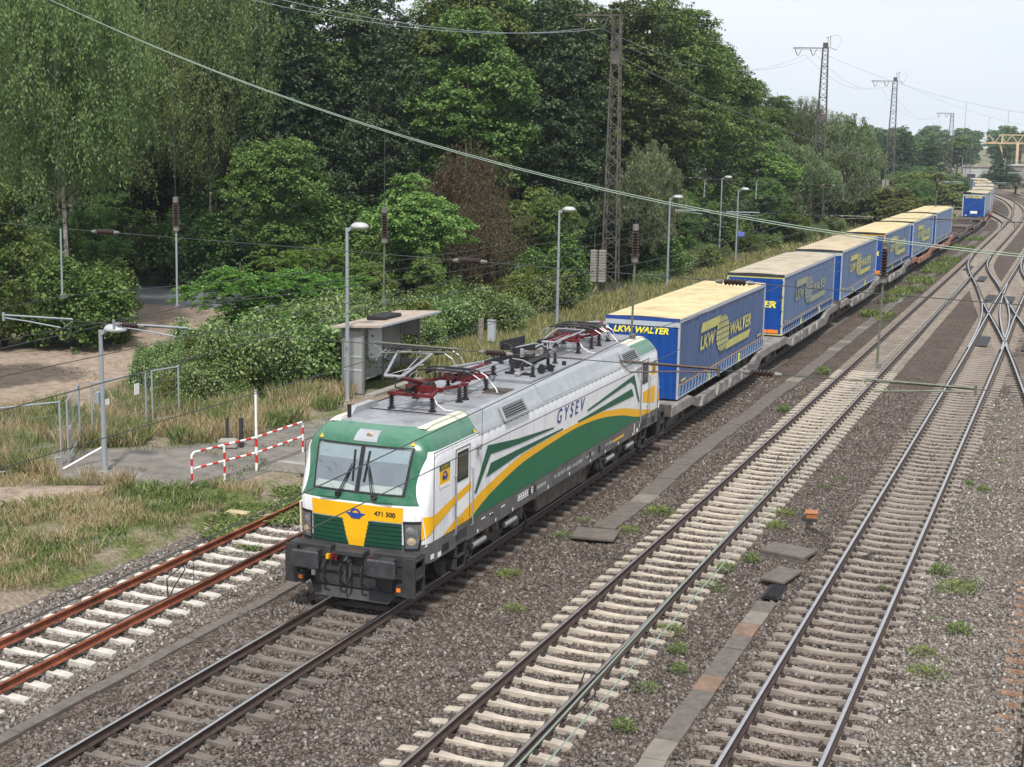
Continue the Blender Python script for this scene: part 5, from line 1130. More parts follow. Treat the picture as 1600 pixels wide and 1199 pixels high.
A_, B_, C_, D_ = (-9.0, 32.95), (-8.72, 34.15), (-8.5, 35.5), (-8.45, 38.1); zt, zm_, z0_ = .88, .42, -.12
striped('post', [(*A_, z0_), (*A_, zt-.08), (A_[0]+.03, A_[1]+.08, zt)], 5); striped('post', [(*B_, z0_), (*B_, zt)], 5); striped('post', [(*D_, z0_), (*D_, zt-.08), (D_[0], D_[1]-.08, zt)], 5)
b = MB(); b.use(M_RW_R)
for k in range(5): b.use(M_RW_R if k % 2 == 1 else M_RW_W); b.cyl((*C_, -.12+k*.24), (*C_, .12+k*.24), .042, 10)
b.use(M_RW_W); b.cyl((*C_, 1.08), (*C_, 2.22), .038, 10); b.use(M_GALV); b.cyl((*C_, 2.22), (*C_, 2.3), .042, 10); b.build('tall_post', None, ba)
for z in (zt, zm_):
    striped('rail', [(A_[0]+.03, A_[1]+.08, z), (*C_, z)], 11); striped('rail', [(*C_, z), (D_[0], D_[1]-.08, z)], 9)
fn = empty('wire_fence', (0, 0, 0), 0, 'galvanised tube and wire fence with gate, half swallowed by tall dry grass', 'fence')
def tub(pts, r_=.024): return lambda b: b.tube(pts, r_, 7)
FP = [(-15.6, 30.8), (-14.0, 33.62), (-13.88, 33.8), (-15.35, 36.2), (-15.1, 36.5), (-15.02, 39.2), (-14.95, 39.45), (-14.7, 40.6)]
for i, p in enumerate(FP): quick('post', M_GALV, fn, tub([(*p, -.15), (*p, 1.83)], .032))
for a_, c_ in ((0, 1), (2, 3), (4, 5), (6, 7)):
    quick('top_rail', M_GALV, fn, tub([(*FP[a_], 1.78), (*FP[c_], 1.78)])); quick('lower_rail', M_GALV, fn, tub([(*FP[a_], .12), (*FP[c_], .12)]))
    def wr(b):
        a, c = Vector((*FP[a_], 0)), Vector((*FP[c_], 0)); n = int((c-a).length/.12)
        for k in range(1, n): q = a+(c-a)*k/n; b.tube([(q.x, q.y, .12), (q.x, q.y, 1.78)], .0022, 3, cap=False)
        for z in (.5, .95, 1.4): b.tube([(a.x, a.y, z), (c.x, c.y, z)], .003, 3, cap=False)
    quick('wire_mesh', M_GALV, fn, wr)
for q, (x, y, z, w_, h_) in enumerate(((-15.1, 37.0, 1.0, .34, .18), (-15.05, 38.6, 1.1, .24, .36), (-14.0, 33.95, .9, .1, .12))):
    o = quick('notice_plate', M_WHT, fn, lambda b: b.box(x+.02, x+.04, y, y+w_, z, z+h_))
b = MB(); b.tube([(-13.6, 33.2, -.1), (-13.2, 34.6, .35)], .03, 6); tag(b.build('leaning_pipe', M_RW_W), 'short white pipe lying slanted at the foot of the fence gate', 'pipe')
b = MB(); b.tube([(-15.2, 30.9, -.02), (-13.9, 33.1, .0)], .03, 6); tag(b.build('fallen_rail', M_GALV), 'fallen pale fence rail lying in the dry grass', 'pipe')
b = MB(); b.box(-.05, .05, -.05, .05, 0, .95); b.box(-.55, -.47, -.03, .03, 0, .9); o = b.build('marker_stake', M_DK); o.location = (-10.6, 38.0, -.12); tag(o, 'short dark double stake at the grassy edge of the path', 'stake')
b = MB(); b.rbox(-.3, .3, -.2, .2, 0, .28, .05); o = b.build('concrete_block', M_CONC); o.location = (-10.95, 37.8, -.12); o.rotation_euler = (0, 0, .4); tag(o, 'broken concrete block by the dark stakes', 'block')

# cable troughs with slab lids
def trough(pts, wid, m, label, ln=1.0, gap=(), jit=.02, z=-.185):
    r = empty('cable_trough', (0, 0, 0), 0, label, 'cable duct', 'concrete cable ducts between the tracks'); Q = resample(smooth_path(pts, .5), ln)
    rest = MB(); cnt = 0
    for i, (a, c) in enumerate(zip(Q[:-1], Q[1:])):
        if i in gap: continue
        d = (c-a).normalized(); n = Vector((d.y, -d.x, 0)); a2 = a+d*.012; zz = z+random.uniform(-.012, .012); j = n*random.uniform(-jit, jit)
        P = [a2-n*wid/2+j, a2+n*wid/2+j, c+n*wid/2+j, c-n*wid/2+j]; P = [(p.x, p.y) for p in P]
        mm = m[0] if random.random() < .8 else random.choice(m)
        if cnt < 99: b = MB(); b.prism(P, 'z', zz-.14, zz); b.build('lid_slab', mm, r); cnt += 1
        else: rest.prism(P, 'z', zz-.14, zz)
    if rest.v: rest.build('distant_lid_slabs', m[0], r)['kind'] = 'stuff'
M_SLAB = mat('grey_brown_slab', (.125, .108, .095), .95, var=.3, scale=5, bump=.3); M_SLAB2 = mat('reddish_slab', (.19, .125, .09), .95, var=.3, scale=4, bump=.3); M_SLAB3 = mat('pale_slab', (.19, .17, .145), .95, var=.2, scale=4)
trough([(2.6, 34.2), (2.65, 38.2), (2.5, 45), (2.6, 54), (2.7, 72), (2.7, 100), (2.9, 140), (2.9, 175)], .58, [M_SLAB, M_SLAB, M_SLAB3], 'cable trough of grey brown slabs between the train and the beige sleeper track', 1.0, jit=.04, z=-.215)
trough([(7.72, 14), (7.72, 25), (7.72, 30)], .42, [M_SLAB, M_SLAB2, M_SLAB3], 'cable trough with some reddish lids, right of the beige sleeper track', .8, z=-.2)
trough([(-2.45, 8), (-2.35, 20), (-2.25, 27), (-2.2, 44)], .26, [M_SLAB, M_SLAB], 'narrow sand-covered trough left of the train track', 1.0, z=-.225)
o = quick('inspection_cover', M_SLAB, None, lambda b: (b.rbox(-.58, .58, -.42, .42, 0, .10, .02), b.box(-.6, .6, -.45, -.2, -.12, -.0))); o.location = (7.42, 33.9, -.2); o.rotation_euler = (0, 0, -.25); tag(o, 'broad dark rectangular manhole slab below the orange box', 'manhole cover')
o = quick('inspection_cover', M_SLAB, None, lambda b: b.rbox(-.3, .3, -.55, .55, 0, .08, .02)); o.location = (7.65, 31.9, -.2); o.rotation_euler = (0, 0, -.2); tag(o, 'narrow dark lid lying askew over the open duct', 'manhole cover')
o = quick('open_duct', M_BLK, None, lambda b: (b.box(-.2, .2, -.5, .5, -.02, 0), [b.tube([(-.12+k*.06, -.5, .03), (-.1+k*.06, .5, .03)], .02, 5) for k in range(5)])); o.location = (7.72, 30.75, -.21); tag(o, 'open stretch of duct with black cables showing', 'cable duct')
o = quick('slab', M_SLAB, None, lambda b: b.rbox(-.55, .55, -.45, .45, 0, .09, .02)); o.location = (2.65, 33.4, -.22); o.rotation_euler = (0, 0, .12); tag(o, 'wide dark slab at the near end of the trough beside the locomotive', 'slab')
bx = empty('junction_box', (7.35, 37.4, -.24), .2, 'small orange trackside box with black cables', 'junction box')
M_OBX = mat('orange_box_paint', (.34, .13, .055), .6, var=.15, scale=4)
quick('case', M_OBX, bx, lambda b: b.rbox(-.15, .15, -.17, .17, .06, .20, .02)); quick('lid', M_OBX, bx, lambda b: b.rbox(-.17, .17, -.19, .19, .202, .235, .01)); quick('foot', M_DK, bx, lambda b: b.box(-.24, .15, -.16, .14, -.05, .08))
for k in range(3): quick('cable', M_BLK, bx, lambda b: b.tube(smooth_path([(-.05+k*.05, -.2, .03), (-.15+k*.05, -.9, .03), (.25+k*.05, -1.7+k*.12, .03), (.22+k*.07, -2.6, .03), (.5+k*.05, -3.4, .04), (1.05, -3.6+k*.1, .05), (1.45, -3.2+k*.1, .08)], .12), .010, 5))
for (x, y, lab) in ((-3.95, 24.6, 'black bonding cable looped over the rusty rail'), (5.9, 23.3, 'black bonding cable looped over the beige track rail')):
    b = MB(); b.tube([(x, y, -.1), (x+.05, y-.1, .35), (x+.2, y+.25, .55), (x+.1, y+.5, .4), (x-.15, y+.45, .0), (x-.1, y+.2, -.15)] if x < 0 else [(x-.2, y, -.12), (x-.1, y+.1, .22), (x+.1, y+.1, .2), (x+.2, y-.2, -.05), (x+.1, y-.9, -.16)], .014, 6); tag(b.build('bonding_cable', M_BLK), lab, 'cable')
buf = empty('timber_block', (-6.35, 31.1, -.2), .05, 'yellowish timber block among weeds beside the disused siding', 'timber')
quick('beam', mat('yellowed_timber', (.45, .38, .22), .9, var=.3, scale=5), buf, lambda b: b.rbox(-.3, .3, -.12, .12, .0, .16, .02))
GT = [(5.95, 122.7, 'left one nearest the switch blades'), (7.9, 117, 'beside the curved crossover rail'), (7.6, 103, 'below the crossover rail'), (10.2, 97, 'right of the diamond crossing'), (9.25, 75.5, 'in front of the diamond crossing'), (11.6, 70, 'at the right edge in front of the crossing'), (9.8, 118, 'on the branch track')]
GT = [(4.95, 120.5, 'between the rails of the beige sleeper track before the crossover'), (6.6, 111.3, 'inside the crossover track beyond the diamond'), (8.05, 97.6, 'left of the diamond, inside the crossover'), (9.25, 97.2, 'inside the right track beyond the diamond'), (9.1, 75.6, 'between the rails of the right track before the diamond'), (11.3, 75, 'at the right side of the diamond')]
for x, y, lab in GT:
    o = quick('rubber_mat', M_BLK, None, lambda b: [b.rbox(-.28, .28, -1.9+k*.63, -1.9+k*.63+.6, -.03, .012, .01) for k in range(6)]); o.location = (x, y, -.13); tag(o, 'black switch mat '+lab, 'mat', 'black mats lying in the switches')

# ------------------------------------------------------------------ far background structures
hut = empty('trackside_hut', (-16.6, 127, -.3), .15, 'small overgrown hut with a mossy pitched roof behind the platform lamps', 'hut')
quick('wall', mat('pale_render', (.42, .42, .39), .9, var=.3, scale=1.5), hut, lambda b: b.prism([(-1.6, 0), (1.6, 0), (1.6, 1.9), (0, 2.9), (-1.6, 1.9)], 'y', 0, 3.4))
quick('roof', mat('mossy_tiles', (.10, .085, .075), .95, var=.4, scale=4, col2=(.20, .19, .13)), hut, lambda b: (b.add([(-2, -.4, 1.75), (0, -.4, 3.05), (0, 3.8, 3.05), (-2, 3.8, 1.75), (-2, -.4, 1.65), (0, -.4, 2.95), (0, 3.8, 2.95), (-2, 3.8, 1.65)], [(0, 1, 2, 3), (7, 6, 5, 4), (0, 4, 5, 1), (3, 2, 6, 7), (0, 3, 7, 4)]), b.add([(2, -.4, 1.75), (0.01, -.4, 3.05), (0.01, 3.8, 3.05), (2, 3.8, 1.75), (2, -.4, 1.65), (0.01, -.4, 2.95), (0.01, 3.8, 2.95), (2, 3.8, 1.65)], [(0, 1, 2, 3), (7, 6, 5, 4), (0, 4, 5, 1), (3, 2, 6, 7), (0, 3, 7, 4)])))
quick('window', M_BLK, hut, lambda b: b.box(-.4, .4, -.02, .0, .9, 1.5))
M_CRN = mat('faded_yellow_crane', (.46, .33, .21), .6, var=.15, scale=1)
ga = empty('gantry_crane', (-6, 420, -.3), .12, 'faded yellow gantry crane at the far right horizon', 'crane')
quick('bridge_girder', M_CRN, ga, lambda b: (b.bar((-9, 0, 10.2), (60, 0, 10.4), .8, .5), b.bar((-5, 0, 12.4), (60, 0, 12.6), .3, .3), [b.bar((-9+k*3, 0, 10.3), (-7.5+k*3, 0, 12.4), .22) for k in range(22)], [b.bar((-7.5+k*3, 0, 12.4), (-6+k*3, 0, 10.3), .22) for k in range(22)]))
for x in (0, 50): quick('leg', M_CRN, ga, lambda b: (b.bar((x, -3, 0), (x, -1, 10.3), .7), b.bar((x+1.8, 3, 0), (x+1.8, 1, 10.3), .7), b.bar((x-2.4, 0, 3), (x-4.6, 0, 10.3), .35), b.bar((x-4, 0, 10.3), (x-4, 0, 12.6), .5)))
quick('cabin', M_WHT, ga, lambda b: b.rbox(3, 7, -1.5, 1.5, 10.6, 12.4, .1))
M_FB = [mat('far_wall_brown', (.26, .22, .20), .9, var=.3, scale=.4), mat('far_wall_grey', (.42, .42, .42), .9, var=.2, scale=.3)]
for i, (x, y, w_, d_, h_, mm, lab) in enumerate(((-28, 372, 16, 10, 3.9, 0, 'long low brownish goods shed left of the far trailers'), (-12, 380, 9, 8, 4.3, 1, 'low grey block beneath the gantry crane arm'), (6, 395, 26, 10, 4.6, 0, 'low brown shed behind the bushes under the gantry crane'))):
    r = empty('goods_shed', (x, y, -.4), .1, lab, 'building'); quick('wall', M_FB[mm], r, lambda b: b.box(-w_/2, w_/2, 0, d_, 0, h_)); quick('roof', M_FB[1-mm], r, lambda b: b.box(-w_/2-.3, w_/2+.3, -.3, d_+.3, h_, h_+.25))
    for k in range(int(w_/4)): quick('door', M_DK, r, lambda b: b.box(-w_/2+1+k*4, -w_/2+3+k*4, -.04, 0, 0, h_*.6))

# ------------------------------------------------------------------ vegetation
def leaf_quads(C, N, ln, wd):
    """C centres (n,3), N normals, ln/wd sizes (n,) -> rhombic leaves"""
    n = len(C); N = N/np.maximum(1e-6, np.linalg.norm(N, axis=1))[:, None]
    t = RNG.normal(size=(n, 3)); u = np.cross(N, t); u /= np.maximum(1e-6, np.linalg.norm(u, axis=1))[:, None]; v = np.cross(N, u)
    a = u*ln[:, None]*.5; b = v*wd[:, None]*.5; f = N*ln[:, None]*.10
    V = np.stack([C-a-f, C+b, C+a-f, C-b], 1).reshape(-1, 3); F = np.arange(n*4).reshape(n, 4); return V, F
def strand_quads(C, D, ln, wd):
    """leaves with a given long direction D"""
    n = len(C); D = D/np.maximum(1e-6, np.linalg.norm(D, axis=1))[:, None]; t = RNG.normal(size=(n, 3)); v = np.cross(D, t); v /= np.maximum(1e-6, np.linalg.norm(v, axis=1))[:, None]
    a = D*ln[:, None]*.5; b = v*wd[:, None]*.5
    return np.stack([C-a, C+b, C+a, C-b], 1).reshape(-1, 3), np.arange(n*4).reshape(n, 4)
def unit(n, zb=0):
    d = RNG.normal(size=(n, 3)); d[:, 2] += zb; return d/np.linalg.norm(d, axis=1)[:, None]
LM = {}
def leafm(name, a, b, c, tr=.3): LM[name] = island_mat(name, [(0, a), (.5, b), (1, c)], rough=.6, spec=.3, transl=tr, objvar=.45)
leafm('leaves_dark', (.017, .036, .009), (.056, .096, .020), (.135, .185, .044), .22)
leafm('leaves_mid', (.038, .076, .016), (.098, .162, .034), (.195, .265, .070))
leafm('leaves_bright', (.068, .120, .022), (.145, .220, .045), (.25, .325, .09))
leafm('leaves_birch', (.065, .10, .030), (.120, .172, .052), (.19, .24, .09))
leafm('leaves_willow', (.085, .125, .05), (.155, .21, .09), (.28, .34, .18))
leafm('leaves_brown', (.050, .060, .022), (.085, .060, .032), (.15, .10, .06), .15)
leafm('leaves_bramble', (.045, .085, .018), (.135, .20, .045), (.34, .385, .20), .3)
leafm('leaves_yellowish', (.085, .13, .022), (.14, .19, .032), (.22, .25, .06))
leafm('needles_dark', (.015, .032, .012), (.038, .068, .024), (.085, .125, .048), .14)
leafm('leaves_robinia', (.085, .165, .028), (.15, .255, .045), (.24, .35, .085))
M_BARK = mat('bark', (.075, .06, .045), .95, var=.35, scale=6, bump=.5, bscale=20, streak=True)
def birch_bark():
    m = bpy.data.materials.new('birch_bark'); m.use_nodes = True; g = G(m); n = m.node_tree; p = n.nodes['Principled BSDF']; t = n.nodes.new('ShaderNodeTexCoord').outputs['Object']
    mp_ = n.nodes.new('ShaderNodeMapping'); mp_.inputs['Scale'].default_value = (2.5, 2.5, 1.6); g.l(t, mp_.inputs[0]); f = g.noise(mp_.outputs[0], 2.2, 6, .75)
    g.l(g.ramp(f, (.42, (.06, .05, .045)), (.5, (.38, .33, .30)), (.7, (.58, .53, .49))), p.inputs['Base Color']); p.inputs['Roughness'].default_value = .8; return m
M_BIRCH = birch_bark()
def limb(b, a, c, r0, r1, wob=.15, n=5):
    a = np.array(a, float); c = np.array(c, float); P = []; 
    for k in range(n+1):
        t = k/n; p = a+(c-a)*t; p = p+RNG.normal(size=3)*wob*math.sin(math.pi*t)*np.linalg.norm(c-a)*.12; p[2] += math.sin(math.pi*t)*np.linalg.norm((c-a)[:2])*.12; P.append(tuple(p))
    b.tube(P, [r0+(r1-r0)*k/n for k in range(n+1)], 7)
def make_plant(style, H, hb, Rr, n, leaf, m, bark=None, K=24, trunk_r=.2, lean=0):
    """returns (crown mesh, trunk mesh)"""
    cz = (H+hb)/2; rz = (H-hb)/2; tb = MB(); top = np.array([lean, 0, H*.86]); crowns = []
    if style in ('broad', 'birch', 'willow', 'robinia', 'cone'):
        bl = []
        for k in range(K):
            if style == 'cone':
                t = (k+.5)/K; z = hb+(H-hb)*t; rr = Rr*(1-t)**.8*(.75+.4*RNG.random())+.2; a = k*2.4+RNG.random(); bl.append((rr*.62*math.cos(a), rr*.62*math.sin(a), z, rr*.55, rr*.3))
            else:
                d = unit(1, .15)[0]; q = RNG.uniform(.45, .88); e = Rr*(1.0-.28*max(0, d[2])); s = RNG.uniform(.26, .44)*Rr
                sh_ = 1.0 if d[2] > -.2 else .75
                bl.append((d[0]*e*q*sh_+lean*.6, d[1]*e*q*sh_, cz+d[2]*rz*q*.92, s, s*(.55 if style == 'broad' else .7)))
        bl = np.array(bl)
        tr = [(0, 0, -.3), (0, 0, .1), (lean*.15, 0, hb*.5), (lean*.4, 0, cz), (lean, 0, H*.93)]
        tb.tube(tr, [trunk_r*1.5, trunk_r*1.1, trunk_r*.85, trunk_r*.5, .03], 9)
        for (x, y, z, s, sz) in bl[::(2 if style != 'birch' else 1)]:
            z0 = max(hb*.75, z-math.hypot(x, y)*(.9 if style != 'cone' else .1)-.4); limb(tb, (lean*z0/H, 0, z0), (x, y, z), trunk_r*.38, .02, .4 if style != 'cone' else .1)
        w_ = bl[:, 3]**2; w_ = w_/w_.sum(); idx = RNG.choice(len(bl), n, p=w_)
        SC = 34 if style != 'birch' else 40
        sd_ = unit(len(bl)*SC, .35).reshape(len(bl), SC, 3); srad = RNG.uniform(.72, 1.18, (len(bl), SC))
        si = RNG.integers(0, SC, n); B = bl[idx]; d = sd_[idx, si]*srad[idx, si][:, None]
        base = B[:, :3]+d*np.stack([B[:, 3], B[:, 3], B[:, 4]], -1)
        jit = RNG.normal(size=(n, 3))*np.stack([B[:, 3]*.135, B[:, 3]*.135, B[:, 4]*.10], -1)
        if style == 'broad' or style == 'cone':
            C = base+jit; C[:, 2] -= .35*np.linalg.norm(jit[:, :2], axis=1)
            N = unit(n)*.75+d*.5+np.array([0, 0, .75]); ln = leaf*RNG.uniform(.65, 1.3, n); V, F = leaf_quads(C, N, ln, ln*RNG.uniform(.5, .8, n))
        elif style == 'birch':
            t = RNG.random(n); hang = RNG.uniform(.6, 2.4, (len(bl), SC))[idx, si]; C = base+jit*np.array([.45, .45, .6]); C[:, 2] -= t*hang
            out_ = d[:, :2]*t[:, None]*.25; C[:, :2] += out_; D = np.stack([RNG.normal(size=n)*.45, RNG.normal(size=n)*.45, -np.ones(n)], -1)
            ln = leaf*RNG.uniform(.7, 1.4, n); V, F = strand_quads(C, D, ln, ln*.45)
        elif style == 'willow':
            t = RNG.random(n); C = base+jit*.6; C[:, 2] += t*RNG.uniform(.3, 1.1, (len(bl), SC))[idx, si]; D = np.stack([d[:, 0]*.5+RNG.normal(size=n)*.35, d[:, 1]*.5+RNG.normal(size=n)*.35, np.ones(n)], -1)
            ln = leaf*RNG.uniform(.7, 1.5, n); V, F = strand_quads(C, D, ln, ln*.32)
        else:  # robinia: feathery arching sprays
            nf = 420; fi = RNG.integers(0, nf, n); bi = RNG.integers(0, len(bl), nf); fb = bl[bi]; fd = unit(nf, .5); fd[:, 2] = np.abs(fd[:, 2])*.6
            o = fb[:, :3]+fd*fb[:, 3:4]*.5; L_ = RNG.uniform(.5, 1.1, nf); t = RNG.random(n); C = o[fi]+fd[fi]*(t*L_[fi])[:, None]; C[:, 2] -= .35*t*t*L_[fi]
            side = np.cross(fd[fi], np.array([0, 0, 1.])); side /= np.maximum(1e-6, np.linalg.norm(side, axis=1))[:, None]; sg = RNG.choice([-1, 1], n); C += side*(sg*.10*(1-.6*t))[:, None]+RNG.normal(size=(n, 3))*.02
            N = np.array([0, 0, 1.])+RNG.normal(size=(n, 3))*.3; ln = leaf*RNG.uniform(.7, 1.2, n); V, F = leaf_quads(C, N, ln, ln*.5)
    else:  # bramble / shrub mound sitting on the ground, made of overlapping lobes
        bl = []
        for k in range(K): a = RNG.uniform(0, 6.283); q = math.sqrt(RNG.random())*.75; h_ = H*(1-.55*q*q)*RNG.uniform(.55, 1.0); zc = h_*RNG.uniform(.3, .85); bl.append((Rr*q*math.cos(a), Rr*q*math.sin(a), zc, Rr*RNG.uniform(.11, .27), min(zc, H*RNG.uniform(.12, .30))))
        bl = np.array(bl); idx = RNG.integers(0, K, n); B = bl[idx]; SC = 40; sd_ = unit(K*SC, .4).reshape(K, SC, 3); si = RNG.integers(0, SC, n); d = sd_[idx, si]*RNG.uniform(.7, 1.12, (K, SC))[idx, si][:, None]
        C = B[:, :3]+d*np.stack([B[:, 3], B[:, 3], B[:, 4]], -1)+RNG.normal(size=(n, 3))*.13; C[:, 2] = np.abs(C[:, 2])
        N = unit(n)*.7+d*.5+np.array([0, 0, .7]); ln = leaf*RNG.uniform(.6, 1.4, n); V, F = leaf_quads(C, N, ln, ln*RNG.uniform(.5, .85, n))
        for k in range(14): a = RNG.uniform(0, 6.28); tb.tube([(0, 0, -.1), (Rr*.3*math.cos(a), Rr*.3*math.sin(a), H*.5), (Rr*.65*math.cos(a), Rr*.65*math.sin(a), H*.62)], [.03, .02, .008], 5)
    cm = mesh_np('_crown', V, F, LM[m]); cm.name = 'crown'
    tm = bpy.data.meshes.new('trunk'); tm.from_pydata([tuple(v) for v in tb.v], [], tb.f); tm.materials.append(bark or M_BARK); tm.polygons.foreach_set('use_smooth', [True]*len(tb.f)); tm.update()
    return cm, tm
PROTO = {
 'broad1': make_plant('broad', 20, 1.2, 5.2, 58000, .235, 'leaves_dark', K=46, trunk_r=.3),
 'broad2': make_plant('broad', 20, 1.0, 4.8, 58000, .235, 'leaves_mid', K=52, trunk_r=.28),
 'broad3': make_plant('broad', 20, 1.5, 5.6, 58000, .25, 'leaves_dark', K=40, trunk_r=.32, lean=.8),
 'alder': make_plant('cone', 20, 2, 5.0, 50000, .21, 'needles_dark', K=60, trunk_r=.25),
 'birch': make_plant('birch', 19, 4.2, 4.6, 80000, .15, 'leaves_birch', M_BIRCH, K=56, trunk_r=.115, lean=-.6),
 'maple': make_plant('broad', 8, 1.0, 2.5, 26000, .15, 'leaves_bright', K=26, trunk_r=.12),
 'small': make_plant('broad', 9, 1.2, 3.2, 34000, .15, 'leaves_mid', K=30, trunk_r=.14),
 'robinia': make_plant('robinia', 4.2, .6, 3.0, 30000, .14, 'leaves_robinia', K=30, trunk_r=.05),
 'willow': make_plant('willow', 8, 1.0, 2.9, 36000, .20, 'leaves_willow', K=26, trunk_r=.12),
 'brown': make_plant('birch', 9, 1.5, 3.2, 30000, .13, 'leaves_brown', K=26, trunk_r=.12),
 'shrub': make_plant('mound', 4.2, 0, 2.5, 30000, .14, 'leaves_mid', K=36),
 'bramble1': make_plant('mound', 2.4, 0, 2.4, 30000, .12, 'leaves_bramble', K=46),
 'bramble2': make_plant('mound', 2.2, 0, 2.6, 30000, .11, 'leaves_bramble', K=40),
 'yellowbush': make_plant('mound', 3.5, 0, 2.6, 18000, .17, 'leaves_yellowish', K=16),
 'fartree': make_plant('broad', 16, 2, 6, 16000, .5, 'leaves_mid', K=26, trunk_r=.3),
 'farcone': make_plant('cone', 13, 1, 5, 18000, .34, 'needles_dark', K=40, trunk_r=.25),
}
SMALLV = ('robinia', 'shrub', 'bramble1', 'bramble2', 'yellowbush')
def plant(kind, x, y, label, h=None, wscale=1.0, group=None, z=-.15, rz=None):
    base = {'broad1': 20, 'broad2': 20, 'broad3': 20, 'alder': 20, 'birch': 19, 'maple': 8, 'small': 9, 'robinia': 4.2, 'willow': 8, 'brown': 9, 'shrub': 4.2, 'bramble1': 2.4, 'bramble2': 2.2, 'yellowbush': 3.5, 'fartree': 16, 'farcone': 13}[kind]
    s = (h or base)/base; nm = {'alder': 'alder_tree', 'birch': 'birch_tree', 'robinia': 'robinia_bush', 'shrub': 'shrub', 'bramble1': 'bramble_bush', 'bramble2': 'bramble_bush', 'yellowbush': 'shrub', 'willow': 'willow_tree', 'farcone': 'pine_tree'}.get(kind, 'broadleaf_tree')
    cat = 'tree' if nm.endswith('tree') else 'bush'
    r = empty(nm, (x, y, z), random.uniform(0, 6.28) if rz is None else rz, label, cat, group); r.scale = (s*wscale, s*wscale, s)
    cm, tm = PROTO[kind]
    o = bpy.data.objects.new('crown', cm); COL.objects.link(o); o.parent = r
    o = bpy.data.objects.new('trunk' if cat == 'tree' else 'stems', tm); COL.objects.link(o); o.parent = r
    return r
ORD = ['first', 'second', 'third', 'fourth', 'fifth', 'sixth', 'seventh', 'eighth', 'ninth', 'tenth', 'eleventh', 'twelfth', 'thirteenth', 'fourteenth', 'fifteenth', 'sixteenth', 'seventeenth', 'eighteenth', 'nineteenth', 'twentieth', 'twenty-first', 'twenty-second', 'twenty-third', 'twenty-fourth', 'twenty-fifth', 'twenty-sixth', 'twenty-seventh', 'twenty-eighth', 'twenty-ninth', 'thirtieth', 'thirty-first', 'thirty-second', 'thirty-third', 'thirty-fourth', 'thirty-fifth', 'thirty-sixth', 'thirty-seventh', 'thirty-eighth', 'thirty-ninth', 'fortieth', 'forty-first', 'forty-second', 'forty-third', 'forty-fourth', 'forty-fifth', 'forty-sixth', 'forty-seventh', 'forty-eighth', 'forty-ninth', 'fiftieth']
# individual trees and shrubs in front of the wood
plant('birch', -31.6, 56.2, 'tall birch with white trunk and drooping pale foliage at upper left', 21.5, 1.0, rz=.4)
plant('birch', -40, 67, 'second birch behind the tall one, its pale trunk showing between branches', 22, 1.15, rz=2.2)
plant('birch', -37.5, 77, 'birch right of the tall one, foliage hanging over the sandy track', 22, .95, rz=4.0)
plant('small', -24.6, 42.0, 'leafy tree cut by the left edge of the picture', 8.9, .85)
plant('shrub', -36.5, 58.5, 'shrub at the far left edge behind the birch', 5.5, 1.2)
plant('shrub', -39.5, 63.5, 'second shrub at the far left edge beside the road', 5.0, 1.2)
plant('small', -33.8, 60.5, 'small leafy tree just behind the white birch trunk', 6.5, 1.0)
plant('shrub', -28.8, 53.2, 'large green shrub at the foot of the white birch trunk', 5.0, 1.0)
plant('shrub', -30.2, 56.4, 'dark shrub right of the birch foot at the sandy track', 4.2, .9)
plant('bramble1', -28.3, 55.0, 'low bramble with yellowing leaves at the bend of the sandy track', 1.4, .7)
plant('shrub', -31.3, 51.2, 'green shrub left of the white birch trunk', 3.6, 1.0)
plant('small', -29.2, 71.6, 'slender grey green tree standing in front of the dark wood, left of the middle', 10.6, .95)
plant('robinia', -22.6, 57.0, 'bright feathery robinia at the edge of the sandy track', 4.2, .95)
plant('robinia', -20.4, 59.5, 'bright feathery robinia nearer the shelter', 4.0, 1.0)
plant('robinia', -21.6, 62.5, 'taller feathery robinia behind the two front ones', 5.0, .85)
plant('maple', -19.4, 69.4, 'light green pointed maple behind the shelter', 8.6, 1.0)
plant('maple', -21.2, 71.0, 'lower light green tree left of the pointed maple', 6.2, 1.0)
plant('shrub', -22.4, 68.5, 'round mid green shrub between robinia and maple', 4.6, .9)
plant('brown', -20.9, 79.0, 'withered reddish brown tree drooping in front of the dark wood', 10.0, .95)
plant('brown', -18.6, 77.4, 'lower withered brown bush beside the reddish brown tree', 7.0, 1.0)
plant('small', -15.9, 80.3, 'mid green tree right of the withered brown one', 7.2, .8)
plant('shrub', -15.9, 79.0, 'dense round shrub in front of the mid green tree', 4.8, 1.0)
plant('shrub', -16.8, 86.0, 'climber-covered shrub at the foot of the rusty lattice mast', 3.2, .8)
plant('maple', -18.6, 84.0, 'leafy tree just left of the rusty lattice mast', 7.4, 1.0)
plant('willow', -14.4, 92.5, 'grey green willow right of the rusty lattice mast', 8.4, .95)
plant('willow', -15.4, 97.2, 'second willow leaning behind the first one', 9.0, 1.0)
plant('shrub', -14.2, 96.2, 'dark shrub under the willows', 4.4, 1.1)
plant('small', -13.9, 101, 'silvery bush-like tree right of the willows', 6.8, .85)
plant('maple', -17.6, 112, 'yellow green tree left of the overgrown hut', 9.4, 1.0)
plant('maple', -20.8, 132, 'yellow green tree rising behind the hut roof', 10.5, 1.1)
plant('small', -14.6, 134, 'round green tree right of the overgrown hut', 7.2, .95)
plant('maple', -16.5, 142, 'bright light green tree between hut and tallest mast', 10.8, 1.15)
plant('robinia', -13.2, 136, 'low green bush in front of the round tree by the hut', 3.8, 1.0)
plant('willow', -14.8, 152, 'silvery willow at the left foot of the tallest mast', 9.6, 1.15)
plant('willow', -12.9, 164, 'silvery willow at the right foot of the tallest mast', 9.0, 1.25)
plant('willow', -14.6, 171, 'tall silvery willow behind the tallest mast', 12, 1.2)
plant('birch', -15.5, 182, 'thin birch with hanging twigs between the two tall masts', 14.0, .95)
